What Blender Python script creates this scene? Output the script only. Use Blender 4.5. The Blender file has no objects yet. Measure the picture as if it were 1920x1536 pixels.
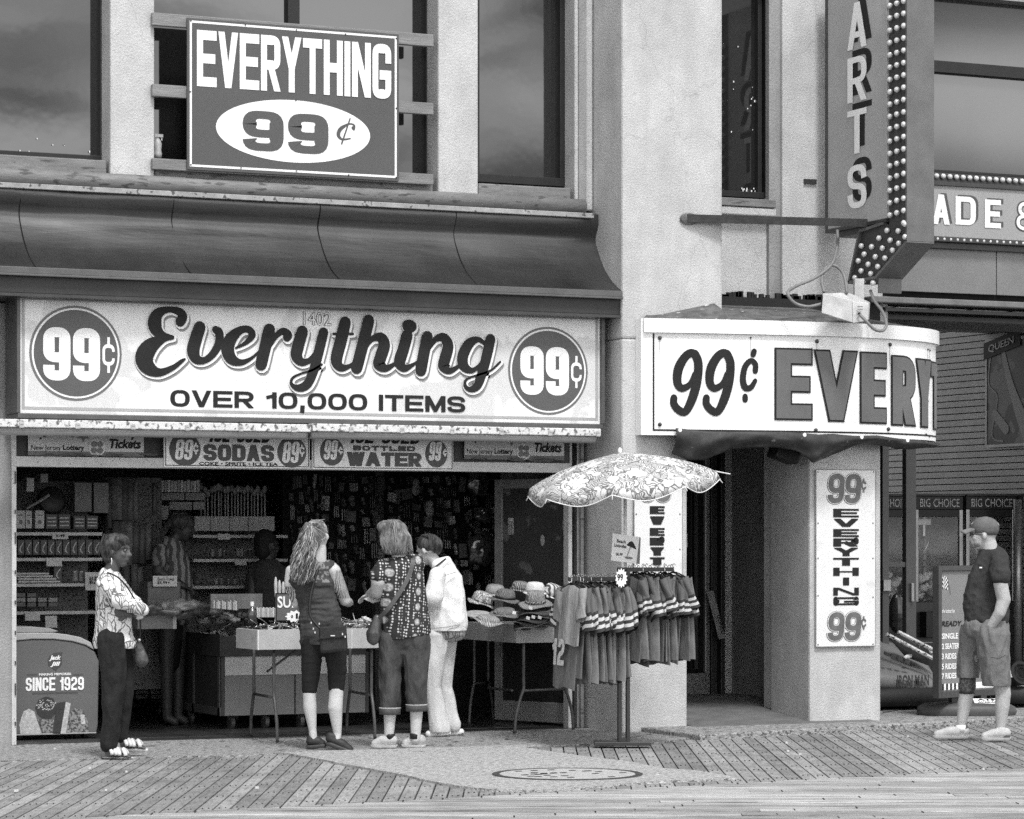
import bpy, bmesh, math, random
from mathutils import Vector, Matrix, noise
random.seed(11)
S = bpy.context.scene
COL = bpy.context.collection
R = math.radians
# ---------------------------------------------------------------- camera, sky, sun, exposure
F, TH, D, H, HOR = 5450.0, R(24.63), 21.6, 1.53, 1020.0
cam = bpy.data.objects.new('camera', bpy.data.cameras.new('camera'))
COL.objects.link(cam); S.camera = cam
cam.location = (0, -D, H); cam.rotation_euler = (R(90), 0, -TH)
cam.data.sensor_width = 36; cam.data.lens = F/1920*36
cam.data.shift_y = (HOR-768)/1920
cam.data.clip_start = 0.5; cam.data.clip_end = 3000
W = bpy.data.worlds.new('World'); S.world = W; W.use_nodes = True
nt = W.node_tree; nt.nodes.clear()
def wn(t): return nt.nodes.new(t)
out = wn('ShaderNodeOutputWorld'); bg = wn('ShaderNodeBackground'); sky = wn('ShaderNodeTexSky')
sky.sky_type = 'NISHITA'; sky.sun_disc = False
SUN_EL, SUN_AZ = R(58), R(186)            # compass-style: the sun stands behind the camera, a little to its side
sky.sun_elevation = SUN_EL; sky.sun_rotation = SUN_AZ
bwn = wn('ShaderNodeRGBToBW'); tc = wn('ShaderNodeTexCoord'); mp = wn('ShaderNodeMapping')
mp.inputs['Scale'].default_value = (1.0, 1.0, 4.5); mp.inputs['Rotation'].default_value = (0.15, 0.22, 0.5)
cn = wn('ShaderNodeTexNoise'); cn.inputs['Scale'].default_value = 8; cn.inputs['Detail'].default_value = 9; cn.inputs['Roughness'].default_value = .55
cn.inputs['Distortion'].default_value = .6
cr = wn('ShaderNodeMapRange'); cr.inputs['From Min'].default_value = .42; cr.inputs['From Max'].default_value = .62
cr.inputs['To Min'].default_value = .35; cr.inputs['To Max'].default_value = 2.5
mul = wn('ShaderNodeMath'); mul.operation = 'MULTIPLY'
L = nt.links.new
L(sky.outputs[0], bwn.inputs[0]); L(tc.outputs['Generated'], mp.inputs[0]); L(mp.outputs[0], cn.inputs['Vector'])
L(cn.outputs['Fac'], cr.inputs['Value']); L(bwn.outputs[0], mul.inputs[0]); L(cr.outputs[0], mul.inputs[1])
L(mul.outputs[0], bg.inputs['Color']); bg.inputs['Strength'].default_value = .15; L(bg.outputs[0], out.inputs[0])
sl = bpy.data.lights.new('sun', 'SUN'); sl.energy = 1.5; sl.angle = R(11); sl.color = (1, 1, 1)
sun = bpy.data.objects.new('sun', sl); COL.objects.link(sun)
sd = Vector((math.sin(SUN_AZ)*math.cos(SUN_EL), math.cos(SUN_AZ)*math.cos(SUN_EL), math.sin(SUN_EL)))
sun.rotation_euler = sd.to_track_quat('Z', 'Y').to_euler()
S.view_settings.view_transform = 'Standard'; S.view_settings.look = 'None'
S.view_settings.exposure = 0.92; S.view_settings.gamma = 1
S.render.engine = 'CYCLES'
S.cycles.use_denoising = False
S.cycles.max_bounces = 6; S.cycles.diffuse_bounces = 3; S.cycles.glossy_bounces = 3; S.cycles.transmission_bounces = 4; S.cycles.transparent_max_bounces = 8
S.cycles.caustics_reflective = False; S.cycles.caustics_refractive = False

# ---------------------------------------------------------------- picture -> place
def pt(px, py, Y=0.0):
    a = math.atan((px-960)/F)+TH; p = D+Y; x = p*math.tan(a); Z = x*math.sin(TH)+p*math.cos(TH)
    return Vector((x, Y, H+(HOR-py)*Z/F))
def g(px, py, z=0.0):
    Z = (H-z)*F/(py-HOR); X = (px-960)/F*Z
    return Vector((X*math.cos(TH)+Z*math.sin(TH), -X*math.sin(TH)+Z*math.cos(TH)-D, z))
def wx(px, Y=0.0): return pt(px, 0, Y).x
def wz(px, py, Y=0.0): return pt(px, py, Y).z
def pp(px, py, Z):                       # point at camera depth Z
    X = (px-960)/F*Z
    return Vector((X*math.cos(TH)+Z*math.sin(TH), -X*math.sin(TH)+Z*math.cos(TH)-D, H+(HOR-py)*Z/F))
RT = Vector((math.cos(TH), -math.sin(TH), 0)); FW = Vector((math.sin(TH), math.cos(TH), 0)); UP = Vector((0, 0, 1))

# ---------------------------------------------------------------- materials (the photograph is monochrome: all greys)
MATS = {}
def mat(name, c, rough=.75, var=.12, scale=6, bump=0.0, bscale=80, metal=0, spec=.4, c2=None, thr=(.45, .6), pscale=None, ptype='noise', stretch=None, emit=0, alpha=1, coat=0, ior=None, bdist=.01, rot=0, grime=None, cracks=0):
    if name in MATS: return MATS[name]
    m = bpy.data.materials.new(name); m.use_nodes = True; MATS[name] = m
    t = m.node_tree; b = t.nodes['Principled BSDF']; N = t.nodes.new; K = t.links.new
    b.inputs['Roughness'].default_value = rough; b.inputs['Metallic'].default_value = metal
    b.inputs['Specular IOR Level'].default_value = spec; b.inputs['Coat Weight'].default_value = coat
    if ior: b.inputs['IOR'].default_value = ior
    b.inputs['Base Color'].default_value = (c, c, c, 1)
    co = N('ShaderNodeTexCoord'); src = co.outputs['Object']
    if rot:
        vr = N('ShaderNodeVectorRotate'); vr.rotation_type = 'Z_AXIS'; vr.inputs['Angle'].default_value = rot; K(src, vr.inputs['Vector']); src = vr.outputs[0]
    if stretch:
        ma = N('ShaderNodeMapping'); ma.inputs['Scale'].default_value = stretch; K(src, ma.inputs[0]); src = ma.outputs[0]
    nz = N('ShaderNodeTexNoise'); nz.inputs['Scale'].default_value = scale; nz.inputs['Detail'].default_value = 6; nz.inputs['Roughness'].default_value = .65
    K(src, nz.inputs['Vector'])
    mr = N('ShaderNodeMapRange'); mr.inputs['From Min'].default_value = .3; mr.inputs['From Max'].default_value = .7
    mr.inputs['To Min'].default_value = c*(1-var); mr.inputs['To Max'].default_value = min(1, c*(1+var)); K(nz.outputs['Fac'], mr.inputs['Value'])
    col = mr.outputs[0]
    if c2 is not None:
        if ptype == 'voronoi':
            p = N('ShaderNodeTexVoronoi'); p.inputs['Scale'].default_value = pscale; po = p.outputs['Distance']
        elif ptype == 'wave':
            p = N('ShaderNodeTexWave'); p.inputs['Scale'].default_value = pscale; p.inputs['Distortion'].default_value = 6; p.inputs['Detail'].default_value = 3; po = p.outputs['Fac']
        else:
            p = N('ShaderNodeTexNoise'); p.inputs['Scale'].default_value = pscale; p.inputs['Detail'].default_value = 5; po = p.outputs['Fac']
        K(src, p.inputs['Vector'])
        r2 = N('ShaderNodeMapRange'); r2.inputs['From Min'].default_value = thr[0]; r2.inputs['From Max'].default_value = thr[1]; K(po, r2.inputs['Value'])
        mx = N('ShaderNodeMix'); mx.data_type = 'FLOAT'; K(r2.outputs[0], mx.inputs['Factor']); K(col, mx.inputs['A']); mx.inputs['B'].default_value = c2
        col = mx.outputs['Result']
    if grime:                             # large soft stains and runs: (scale, strength, stretch)
        gm = N('ShaderNodeMapping'); gm.inputs['Scale'].default_value = grime[2]; K(co.outputs['Object'], gm.inputs[0])
        gn = N('ShaderNodeTexNoise'); gn.inputs['Scale'].default_value = grime[0]; gn.inputs['Detail'].default_value = 8; gn.inputs['Roughness'].default_value = .7; K(gm.outputs[0], gn.inputs['Vector'])
        gr_ = N('ShaderNodeMapRange'); gr_.inputs['From Min'].default_value = .36; gr_.inputs['From Max'].default_value = .6; gr_.inputs['To Min'].default_value = 1-grime[1]; gr_.inputs['To Max'].default_value = 1; K(gn.outputs['Fac'], gr_.inputs['Value'])
        mm = N('ShaderNodeMath'); mm.operation = 'MULTIPLY'; K(col, mm.inputs[0]); K(gr_.outputs[0], mm.inputs[1]); col = mm.outputs[0]
    if cracks:
        cw = N('ShaderNodeTexNoise'); cw.inputs['Scale'].default_value = 5; K(co.outputs['Object'], cw.inputs['Vector']); ca = N('ShaderNodeVectorMath'); ca.operation = 'MULTIPLY_ADD'; K(cw.outputs['Color'], ca.inputs[0]); ca.inputs[1].default_value = (.3, .3, .3); K(co.outputs['Object'], ca.inputs[2])
        cv = N('ShaderNodeTexVoronoi'); cv.feature = 'DISTANCE_TO_EDGE'; cv.inputs['Scale'].default_value = cracks; K(ca.outputs[0], cv.inputs['Vector'])
        cr_ = N('ShaderNodeMapRange'); cr_.inputs['From Min'].default_value = .0; cr_.inputs['From Max'].default_value = .006; cr_.inputs['To Min'].default_value = .84; K(cv.outputs['Distance'], cr_.inputs['Value'])
        cm = N('ShaderNodeMath'); cm.operation = 'MULTIPLY'; K(col, cm.inputs[0]); K(cr_.outputs[0], cm.inputs[1]); col = cm.outputs[0]
    K(col, b.inputs['Base Color'])
    if bump:
        n2 = N('ShaderNodeTexNoise'); n2.inputs['Scale'].default_value = bscale; n2.inputs['Detail'].default_value = 4; K(src, n2.inputs['Vector'])
        bp = N('ShaderNodeBump'); bp.inputs['Strength'].default_value = bump; bp.inputs['Distance'].default_value = bdist; K(n2.outputs['Fac'], bp.inputs['Height']); K(bp.outputs[0], b.inputs['Normal'])
    if emit: b.inputs['Emission Color'].default_value = (c, c, c, 1); b.inputs['Emission Strength'].default_value = emit
    if alpha < 1: b.inputs['Alpha'].default_value = alpha
    return m
def leaf_mat(name, base, ink, scale, rough=.8, warp=.5, stretch=(1, 1, .45), w=.07, fill=.56):
    """cloth printed with drawn leaves: cell outlines in a dark line, some cells filled with hatching"""
    m = bpy.data.materials.new(name); m.use_nodes = True; MATS[name] = m
    t = m.node_tree; b = t.nodes['Principled BSDF']; N = t.nodes.new; K = t.links.new
    b.inputs['Roughness'].default_value = rough; b.inputs['Specular IOR Level'].default_value = .2
    co = N('ShaderNodeTexCoord'); nz = N('ShaderNodeTexNoise'); nz.inputs['Scale'].default_value = scale*.35; K(co.outputs['Object'], nz.inputs['Vector'])
    mxv = N('ShaderNodeVectorMath'); mxv.operation = 'MULTIPLY_ADD'; K(nz.outputs['Color'], mxv.inputs[0]); mxv.inputs[1].default_value = (warp*3/scale,)*3; K(co.outputs['Object'], mxv.inputs[2])
    ma = N('ShaderNodeMapping'); ma.inputs['Scale'].default_value = stretch; ma.inputs['Rotation'].default_value = (0.2, .6, 0.3); K(mxv.outputs[0], ma.inputs[0])
    vo = N('ShaderNodeTexVoronoi'); vo.feature = 'DISTANCE_TO_EDGE'; vo.inputs['Scale'].default_value = scale; K(ma.outputs[0], vo.inputs['Vector'])
    ed = N('ShaderNodeMapRange'); ed.inputs['From Min'].default_value = w; ed.inputs['From Max'].default_value = w*.35; K(vo.outputs['Distance'], ed.inputs['Value'])
    vc = N('ShaderNodeTexVoronoi'); vc.inputs['Scale'].default_value = scale; K(ma.outputs[0], vc.inputs['Vector'])
    bw_ = N('ShaderNodeRGBToBW'); K(vc.outputs['Color'], bw_.inputs[0])
    gt = N('ShaderNodeMath'); gt.operation = 'GREATER_THAN'; gt.inputs[1].default_value = fill; K(bw_.outputs[0], gt.inputs[0])
    wv = N('ShaderNodeTexWave'); wv.inputs['Scale'].default_value = scale*1.2; wv.inputs['Distortion'].default_value = 4; K(ma.outputs[0], wv.inputs['Vector'])
    m1 = N('ShaderNodeMath'); m1.operation = 'MULTIPLY'; K(gt.outputs[0], m1.inputs[0]); K(wv.outputs['Fac'], m1.inputs[1])
    m2 = N('ShaderNodeMath'); m2.operation = 'MAXIMUM'; K(m1.outputs[0], m2.inputs[0]); K(ed.outputs[0], m2.inputs[1])
    mx = N('ShaderNodeMix'); mx.data_type = 'FLOAT'; K(m2.outputs[0], mx.inputs['Factor']); mx.inputs['A'].default_value = base; mx.inputs['B'].default_value = ink
    K(mx.outputs['Result'], b.inputs['Base Color'])
    return m
stucco = mat('stucco', .5, .9, .13, 3, .45, 70, bdist=.014, c2=.42, thr=(.55, .75), pscale=1.6, grime=(2.2, .13, (1.6, 1.6, .35)), cracks=.7)
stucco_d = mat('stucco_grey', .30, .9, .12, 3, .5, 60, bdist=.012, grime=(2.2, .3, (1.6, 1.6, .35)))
trim = mat('trim_paint', .17, .6, .25, 9, .35, 30, c2=.07, thr=(.6, .66), pscale=14, stretch=(.5, .5, 2))
woodgrey = mat('plain_wood_grey', .2, .8, .3, 8, .3, 40, stretch=(.3, 1, 2))
dmetal = mat('dark_metal', .035, .45, .3, 6, .1, 40, metal=.0, spec=.5)
black = mat('black_paint', .012, .5, .3, 8)
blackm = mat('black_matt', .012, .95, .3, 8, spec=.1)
white = mat('white_sign', .78, .45, .05, 5, c2=.62, thr=(.58, .7), pscale=2.5, grime=(4, .06, (2, 1, .5)))
white2 = mat('white_print', .8, .6, .03, 6, spec=.2)
ink = mat('ink_black', .018, .6, .15, 10, spec=.2)
inkred = mat('ink_mid', .075, .5, .12, 5, spec=.3)
inkgrey = mat('ink_grey', .16, .5, .1, 5, spec=.3)
metalw = mat('painted_metal_pale', .5, .5, .12, 12, c2=.15, thr=(.66, .7), pscale=45)
rusty = mat('speckled_paint', .62, .7, .1, 9, .2, 60, c2=.12, thr=(.52, .6), pscale=26)
glass = mat('window_glass', .012, .04, .2, 1, spec=.8, ior=1.55, bump=.02, bscale=1.2, bdist=.05)
steelg = mat('galvanised', .32, .4, .2, 12, metal=.7)
pipe = mat('grey_conduit', .18, .5, .15, 10)

# ---------------------------------------------------------------- mesh builder
class MB:
    def __init__(s): s.v = []; s.f = []; s.m = []
    def add(s, vs, fs, mi=0):
        o = len(s.v); s.v += [Vector(v) for v in vs]; s.f += [tuple(i+o for i in f) for f in fs]; s.m += [mi]*len(fs); return s
    def poly(s, vs, mi=0): return s.add(vs, [tuple(range(len(vs)))], mi)
    def hexa(s, b, t, mi=0): return s.add(list(b)+list(t), [(3, 2, 1, 0), (4, 5, 6, 7), (0, 1, 5, 4), (1, 2, 6, 5), (2, 3, 7, 6), (3, 0, 4, 7)], mi)
    def box(s, x0, x1, y0, y1, z0, z1, mi=0):
        return s.hexa([(x0, y0, z0), (x1, y0, z0), (x1, y1, z0), (x0, y1, z0)], [(x0, y0, z1), (x1, y0, z1), (x1, y1, z1), (x0, y1, z1)], mi)
    def obox(s, c, ax, ay, az, mi=0):       # centre and three half-axis vectors
        c = Vector(c); ax = Vector(ax); ay = Vector(ay); az = Vector(az)
        q = [c-ax-ay, c+ax-ay, c+ax+ay, c-ax+ay]
        return s.hexa([p-az for p in q], [p+az for p in q], mi)
    def prism(s, pts, d, mi=0):             # polygon (3d points) pushed along d
        n = len(pts); pts = [Vector(p) for p in pts]; d = Vector(d)
        return s.add(pts+[p+d for p in pts], [tuple(range(n))[::-1], tuple(range(n, 2*n))]+[(i, (i+1) % n, n+(i+1) % n, n+i) for i in range(n)], mi)
    def tube(s, pts, r, n=8, mi=0, flat=None, closed=False):
        pts = [Vector(p) for p in pts]; k = len(pts); rs = r if isinstance(r, (list, tuple)) else [r]*k
        vs = []; up = None
        for i, p in enumerate(pts):
            t = (pts[min(i+1, k-1)]-pts[max(i-1, 0)]).normalized()
            if up is None: up = t.orthogonal().normalized()
            up = (up-t*up.dot(t))
            up = up.normalized() if up.length > 1e-5 else t.orthogonal().normalized()
            w = t.cross(up)
            for j in range(n):
                a = 2*math.pi*j/n; o = (up*math.cos(a)+w*math.sin(a))*rs[i]
                if flat: o.y *= flat
                vs.append(p+o)
        fs = [(i*n+j, i*n+(j+1) % n, (i+1)*n+(j+1) % n, (i+1)*n+j) for i in range(k-1) for j in range(n)]
        if not closed: fs += [tuple(range(n))[::-1], tuple(range((k-1)*n, k*n))]
        return s.add(vs, fs, mi)
    def lathe(s, c, prof, n=16, mi=0, M=None):
        c = Vector(c); vs = []
        for r, z in prof:
            for j in range(n):
                a = 2*math.pi*j/n; v = Vector((r*math.cos(a), r*math.sin(a), z)); vs.append(c+(M @ v if M else v))
        k = len(prof)
        fs = [(i*n+j, i*n+(j+1) % n, (i+1)*n+(j+1) % n, (i+1)*n+j) for i in range(k-1) for j in range(n)]+[tuple(range(n))[::-1], tuple(range((k-1)*n, k*n))]
        return s.add(vs, fs, mi)
    def ell(s, c, rx, ry, rz, M=None, n=12, k=8, mi=0):
        prof = []; vs = []; c = Vector(c)
        for i in range(k+1):
            a = math.pi*i/k
            for j in range(n):
                b = 2*math.pi*j/n; v = Vector((rx*math.sin(a)*math.cos(b), ry*math.sin(a)*math.sin(b), -rz*math.cos(a)))
                vs.append(c+(M @ v if M else v))
        fs = [(i*n+j, i*n+(j+1) % n, (i+1)*n+(j+1) % n, (i+1)*n+j) for i in range(k) for j in range(n)]
        return s.add(vs, fs, mi)
    def build(s, name, mats, parent=None, smooth=False, bevel=0, label=None):
        if not isinstance(mats, (list, tuple)): mats = [mats]
        me = bpy.data.meshes.new(name); o0 = org(parent)
        me.from_pydata([v-o0 for v in s.v], [], s.f)
        for m_ in mats: me.materials.append(m_)
        if len(mats) > 1: me.polygons.foreach_set('material_index', s.m)
        if smooth: me.polygons.foreach_set('use_smooth', [True]*len(me.polygons))
        me.validate(); ob = bpy.data.objects.new(name, me); COL.objects.link(ob)
        if parent: ob.parent = parent
        if bevel:
            b = ob.modifiers.new('bevel', 'BEVEL'); b.width = bevel; b.segments = 2; b.limit_method = 'ANGLE'
        if label: ob['label'] = label
        return ob
def org(p):
    o = Vector((0, 0, 0))
    while p is not None: o += p.location; p = p.parent
    return o
def tag(o, label, cat, group=None):
    o['label'] = label; o['category'] = cat
    if group: o['group'] = group
    return o
def thing(name, label, cat, loc=(0, 0, 0), group=None):
    o = bpy.data.objects.new(name, None); COL.objects.link(o); o.location = Vector(loc); o.empty_display_size = .1
    return tag(o, label, cat, group)
def struct(o, k='structure'): o['kind'] = k; return o
def part_copy(src, parent, mesh=None):
    c = src.copy(); COL.objects.link(c); c.parent = parent; return c
def dup(root, loc, rotz=0, label=None):
    r = root.copy(); COL.objects.link(r); r.location = loc; r.rotation_euler = (0, 0, rotz)
    if label: r['label'] = label
    for ch in root.children:
        c = ch.copy(); COL.objects.link(c); c.parent = r
        for gch in ch.children:
            d = gch.copy(); COL.objects.link(d); d.parent = c
    return r

# ---------------------------------------------------------------- lettering
class Plane:                               # flat sign surface: u to the right, v up, in metres from the origin
    def __init__(s, o, u=(1, 0, 0), v=(0, 0, 1), n=(0, -1, 0)):
        s.o = Vector(o); s.u = Vector(u).normalized(); s.v = Vector(v).normalized(); s.n = Vector(n).normalized()
    def __call__(s, u, v, lift): return s.o+s.u*u+s.v*v+s.n*lift
GL = {
 'O': ['c 0,0 1,0 1,1 0,1'], '0': ['c 0,0 1,0 1,1 0,1'], 'C': ['q 1,.66 1,1 0,1 0,0 1,0 1,.34'],
 'G': ['q 1,.68 1,1 0,1 0,0 1,0 1,.42', 's 1,.42 .55,.42'], 'S': ['q 1,.7 1,1 0,1 0,.53 1,.48 1,0 0,0 0,.3'],
 'D': ['s 0,0 0,1', 'r 0,1 1,1 1,0 0,0'], 'R': ['s 0,0 0,1', 'r 0,1 1,1 1,.46 0,.46', 'y 1,0 .45,.5'],
 'P': ['s 0,0 0,1', 'r 0,1 1,1 1,.44 0,.44'], 'B': ['s 0,0 0,1', 'r 0,1 1,1 1,.52 0,.52', 'r 0,.52 1,.52 1,0 0,0'],
 '8': ['c 0,.53 1,.53 1,1 0,1', 'c 0,0 1,0 1,.53 0,.53'], '9': ['c 0,.42 1,.42 1,1 0,1', 'q 1,.75 1,0 0,0 0,.24'],
 '1': ['s 1,0 1,1', 's 1,.86 .1,.74'], '2': ['q 0,.72 0,1 1,1 1,.52 0,.36 0,0', 's 0,0 1,0'],
 'c': ['q 1,.6 1,.78 0,.78 0,.22 1,.22 1,.4', 's .5,1 .5,.8', 's .5,.2 .5,0'],
 'E': ['s 0,0 0,1', 's 0,1 1,1', 's 0,.5 .9,.5', 's 0,0 1,0'], 'F': ['s 0,0 0,1', 's 0,1 1,1', 's 0,.5 .9,.5'],
 'H': ['s 0,0 0,1', 's 1,0 1,1', 's 0,.5 1,.5'], 'I': ['s .5,0 .5,1'], 'L': ['s 0,1 0,0', 's 0,0 1,0'],
 'T': ['s 0,1 1,1', 's .5,1 .5,0'], 'N': ['s 0,0 0,1', 's 1,0 1,1', 'x 0,1 1,0'],
 'M': ['s 0,0 0,1', 's 1,0 1,1', 'x 0,1 .5,.1', 'x 1,1 .5,.1'], 'V': ['x 0,1 .5,0', 'x 1,1 .5,0'],
 'W': ['x 0,1 .26,0', 'x .5,1 .26,0', 'x .5,1 .74,0', 'x 1,1 .74,0'], 'Y': ['y 0,1 .5,.42', 'y 1,1 .5,.42', 's .5,.45 .5,0'],
 'A': ['x 0,0 .5,1', 'x 1,0 .5,1', 's .25,.27 .75,.27'], 'K': ['s 0,0 0,1', 'y 1,1 .1,.45', 'y 1,0 .35,.6'],
 'U': ['r 0,1 0,0 1,0 1,1'], 'Q': ['c 0,0 1,0 1,1 0,1', 's .6,.3 1,0'], ',': ['y .1,-.42 .5,.0', 's .5,0 .5,.04'], '&': ['c .1,.55 .8,.55 .8,1 .1,1', 'r .8,0 0,0 0,.5 .4,.5', 'y 1,0 .3,.6'], '.': ['s .5,0 .5,.02'],
}
GW = {'I': 0, '1': .45, ',': .3, 'M': 1.3, 'W': 1.5, ' ': .5, 'c': .62, '.': .1}
def round_path(P, r, closed, a, b):
    n = len(P); out_ = []
    for i in range(n):
        p = P[i]
        if not closed and i in (0, n-1): out_.append(p); continue
        q0, q1 = P[(i-1) % n], P[(i+1) % n]
        d0, d1 = (q0-p), (q1-p); l0, l1 = d0.length, d1.length
        if l0 < 1e-6 or l1 < 1e-6: continue
        f0 = .5 if (closed or i > 1) else 1.0; f1 = .5 if (closed or i < n-2) else 1.0
        e0, e1 = min(r, l0*f0), min(r, l1*f1); A_, B_ = p+d0/l0*e0, p+d1/l1*e1
        for k in range(7):
            t = k/6; # conic with weight for roundness
            w_ = .72; q = (A_*(1-t)**2+p*(2*t*(1-t)*w_*1.35)+B_*t**2)/((1-t)**2+2*t*(1-t)*w_*1.35+t**2); out_.append(q)
    res = []
    for q in out_:
        if not res or (q-res[-1]).length > 1e-5: res.append(q)
    return res
def clipv(poly, lo, hi):
    for s_, lim in ((1, lo), (-1, -hi)):
        o_ = []
        for i in range(len(poly)):
            p, q = poly[i], poly[(i+1) % len(poly)]; a, b = s_*p.y-lim, s_*q.y-lim
            if a >= 0: o_.append(p)
            if a*b < 0: o_.append(p+(q-p)*(a/(a-b)))
        poly = o_
        if len(poly) < 3: return []
    return poly
def ribbon(mb, P, hw, M, lift, mi, closed=False, clip=None):
    """P: 2d path, hw: function(normal, i) -> half width"""
    curved = getattr(M, 'curved', False); hw0 = hw
    if curved:                            # follow a bent sign face: short steps along and across
        Q = []; idx = []
        for i in range(len(P)-(0 if closed else 1)):
            a_, b_ = P[i], P[(i+1) % len(P)]; k_ = max(1, int((b_-a_).length/.03))
            for j in range(k_): Q.append(a_.lerp(b_, j/k_)); idx.append(i)
        if not closed: Q.append(P[-1]); idx.append(len(P)-1)
        P = Q; hw = lambda nn, i: hw0(nn, idx[i])
    n = len(P); L_, R_ = [], []
    for i in range(n):
        if closed: t = (P[(i+1) % n]-P[(i-1) % n])
        else: t = P[min(i+1, n-1)]-P[max(i-1, 0)]
        t.normalize(); nn = Vector((-t.y, t.x)); h = hw(nn, i); L_.append(P[i]+nn*h); R_.append(P[i]-nn*h)
    m_ = n if closed else n-1
    if curved:
        for i in range(m_):
            j = (i+1) % n
            for q_ in range(4):
                a_, b_ = q_/4, (q_+1)/4; q = [R_[i].lerp(L_[i], a_), R_[j].lerp(L_[j], a_), R_[j].lerp(L_[j], b_), R_[i].lerp(L_[i], b_)]
                if clip: q = clipv(q, *clip)
                if q: mb.poly([M(v.x, v.y, lift) for v in q], mi)
        return
    if clip:
        for i in range(m_):
            j = (i+1) % n; q = clipv([R_[i], R_[j], L_[j], L_[i]], *clip)
            if q: mb.poly([M(v.x, v.y, lift) for v in q], mi)
    else:
        vs = [M(v.x, v.y, lift) for v in R_]+[M(v.x, v.y, lift) for v in L_]
        mb.add(vs, [(i, (i+1) % n, n+(i+1) % n, n+i) for i in range(m_)], mi)
def word(mb, s, M, u0, u1, v0, v1, tv, th, mi=0, gap=.25, lift=.003, ex=0.0, rad=.5, shear=0, dv=0, du=0, gw=None):
    """block lettering: pen tv wide across stems, th high across bars, ex widens it (outline under a letter)"""
    gw = gw or GW; Hh = v1-v0; ws = [gw.get(ch, 1) for ch in s]; n = len(s)
    # total = sum(w*(k)) + n*tv + gaps
    free = (u1-u0)-n*tv-(n-1)*gap*tv; k = free/max(sum(ws), 1e-6) if sum(ws) > 0 else 0
    u = u0; a, b = tv/2+ex, th/2+ex; li = lift
    for ch, w_ in zip(s, ws):
        wd = w_*k
        if ch != ' ':
            for st in GL[ch]:
                fl, *pr = st.split(); P = []
                for q in pr:
                    x, y = map(float, q.split(',')); P.append(Vector((u+tv/2+x*wd, v0+y*Hh if (fl == 'x' or (fl == 'y' and y in (0, 1))) else v0+th/2+y*(Hh-th))))
                hf = lambda nn, i: math.sqrt((a*nn.x)**2+(b*nn.y)**2)
                def ext(p, q, f=1.0):
                    t = (p-q).normalized(); return p+t*f*math.sqrt((a*t.x)**2+(b*t.y)**2)
                SM = (lambda u_, v_, l_: M(u_+du+(v_-v0)*shear, v_+dv, l_)); SM.curved = getattr(M, 'curved', False)
                clip = None
                if fl in 'rcq':
                    P = round_path(P, rad*min(wd if wd > 0 else 1, Hh), fl == 'c', a, b)
                    if fl == 'r': P[0] = ext(P[0], P[1]); P[-1] = ext(P[-1], P[-2])
                    ribbon(mb, P, hf, SM, li, mi, closed=(fl == 'c')); li += .00012
                else:
                    if fl == 'x': P[0] = ext(P[0], P[1], .7); P[-1] = ext(P[-1], P[-2], .7); clip = (v0-ex, v1+ex)
                    elif fl == 'y': P[0] = ext(P[0], P[1], .7 if ch != ',' else 0); clip = (v0-ex if ch != ',' else v0-Hh, v1+ex)
                    else: P[0] = ext(P[0], P[1]); P[-1] = ext(P[-1], P[-2])
                    ribbon(mb, P, hf, SM, li, mi, clip=clip); li += .00012
        u += wd+tv+gap*tv
    return li
def smooth_path(P, per=6):
    o_ = []; n = len(P)
    for i in range(n-1):
        p0, p1, p2, p3 = P[max(i-1, 0)], P[i], P[i+1], P[min(i+2, n-1)]
        for k in range(per):
            t = k/per
            o_.append([.5*((2*b_)+(-a_+c_)*t+(2*a_-5*b_+4*c_-d_)*t*t+(-a_+3*b_-3*c_+d_)*t**3) for a_, b_, c_, d_ in zip(p0, p1, p2, p3)])
    o_.append(list(P[-1])); return o_
def brush(mb, strokes, M, mi=0, lift=.003, ex=0, per=6, du=0, dv=0):
    """strokes: lists of (u, v, width) run through smoothly, round ends"""
    for st in strokes:
        Q = smooth_path(st, per); P = [Vector((q[0]+du, q[1]+dv)) for q in Q]; ws = [max(q[2], .001)/2+ex for q in Q]
        ribbon(mb, P, lambda nn, i: ws[i], M, lift, mi); lift += .0001
        for e in (0, -1):
            c = P[e]; r = ws[e]*.98
            mb.poly([M(c.x+r*math.cos(k*math.pi/5), c.y+r*math.sin(k*math.pi/5), lift) for k in range(10)], mi); lift += .0001
    return lift
def disc(mb, M, cu, cv, ru, rv, lift, mi=0, n=48):
    mb.poly([M(cu+ru*math.cos(2*math.pi*k/n), cv+rv*math.sin(2*math.pi*k/n), lift) for k in range(n)], mi)
def ring(mb, M, cu, cv, ru, rv, w_, lift, mi=0, n=48):
    A_ = [M(cu+ru*math.cos(2*math.pi*k/n), cv+rv*math.sin(2*math.pi*k/n), lift) for k in range(n)]
    B_ = [M(cu+(ru-w_)*math.cos(2*math.pi*k/n), cv+(rv-w_)*math.sin(2*math.pi*k/n), lift) for k in range(n)]
    mb.add(A_+B_, [(k, (k+1) % n, n+(k+1) % n, n+k) for k in range(n)], mi)
def rect(mb, M, u0, u1, v0, v1, lift, mi=0): mb.poly([M(u0, v0, lift), M(u1, v0, lift), M(u1, v1, lift), M(u0, v1, lift)], mi)
def frame(mb, M, u0, u1, v0, v1, w_, lift, mi=0):
    rect(mb, M, u0, u1, v0, v0+w_, lift, mi); rect(mb, M, u0, u1, v1-w_, v1, lift, mi); rect(mb, M, u0, u0+w_, v0+w_, v1-w_, lift, mi); rect(mb, M, u1-w_, u1, v0+w_, v1-w_, lift, mi)
_tc = {}
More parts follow.
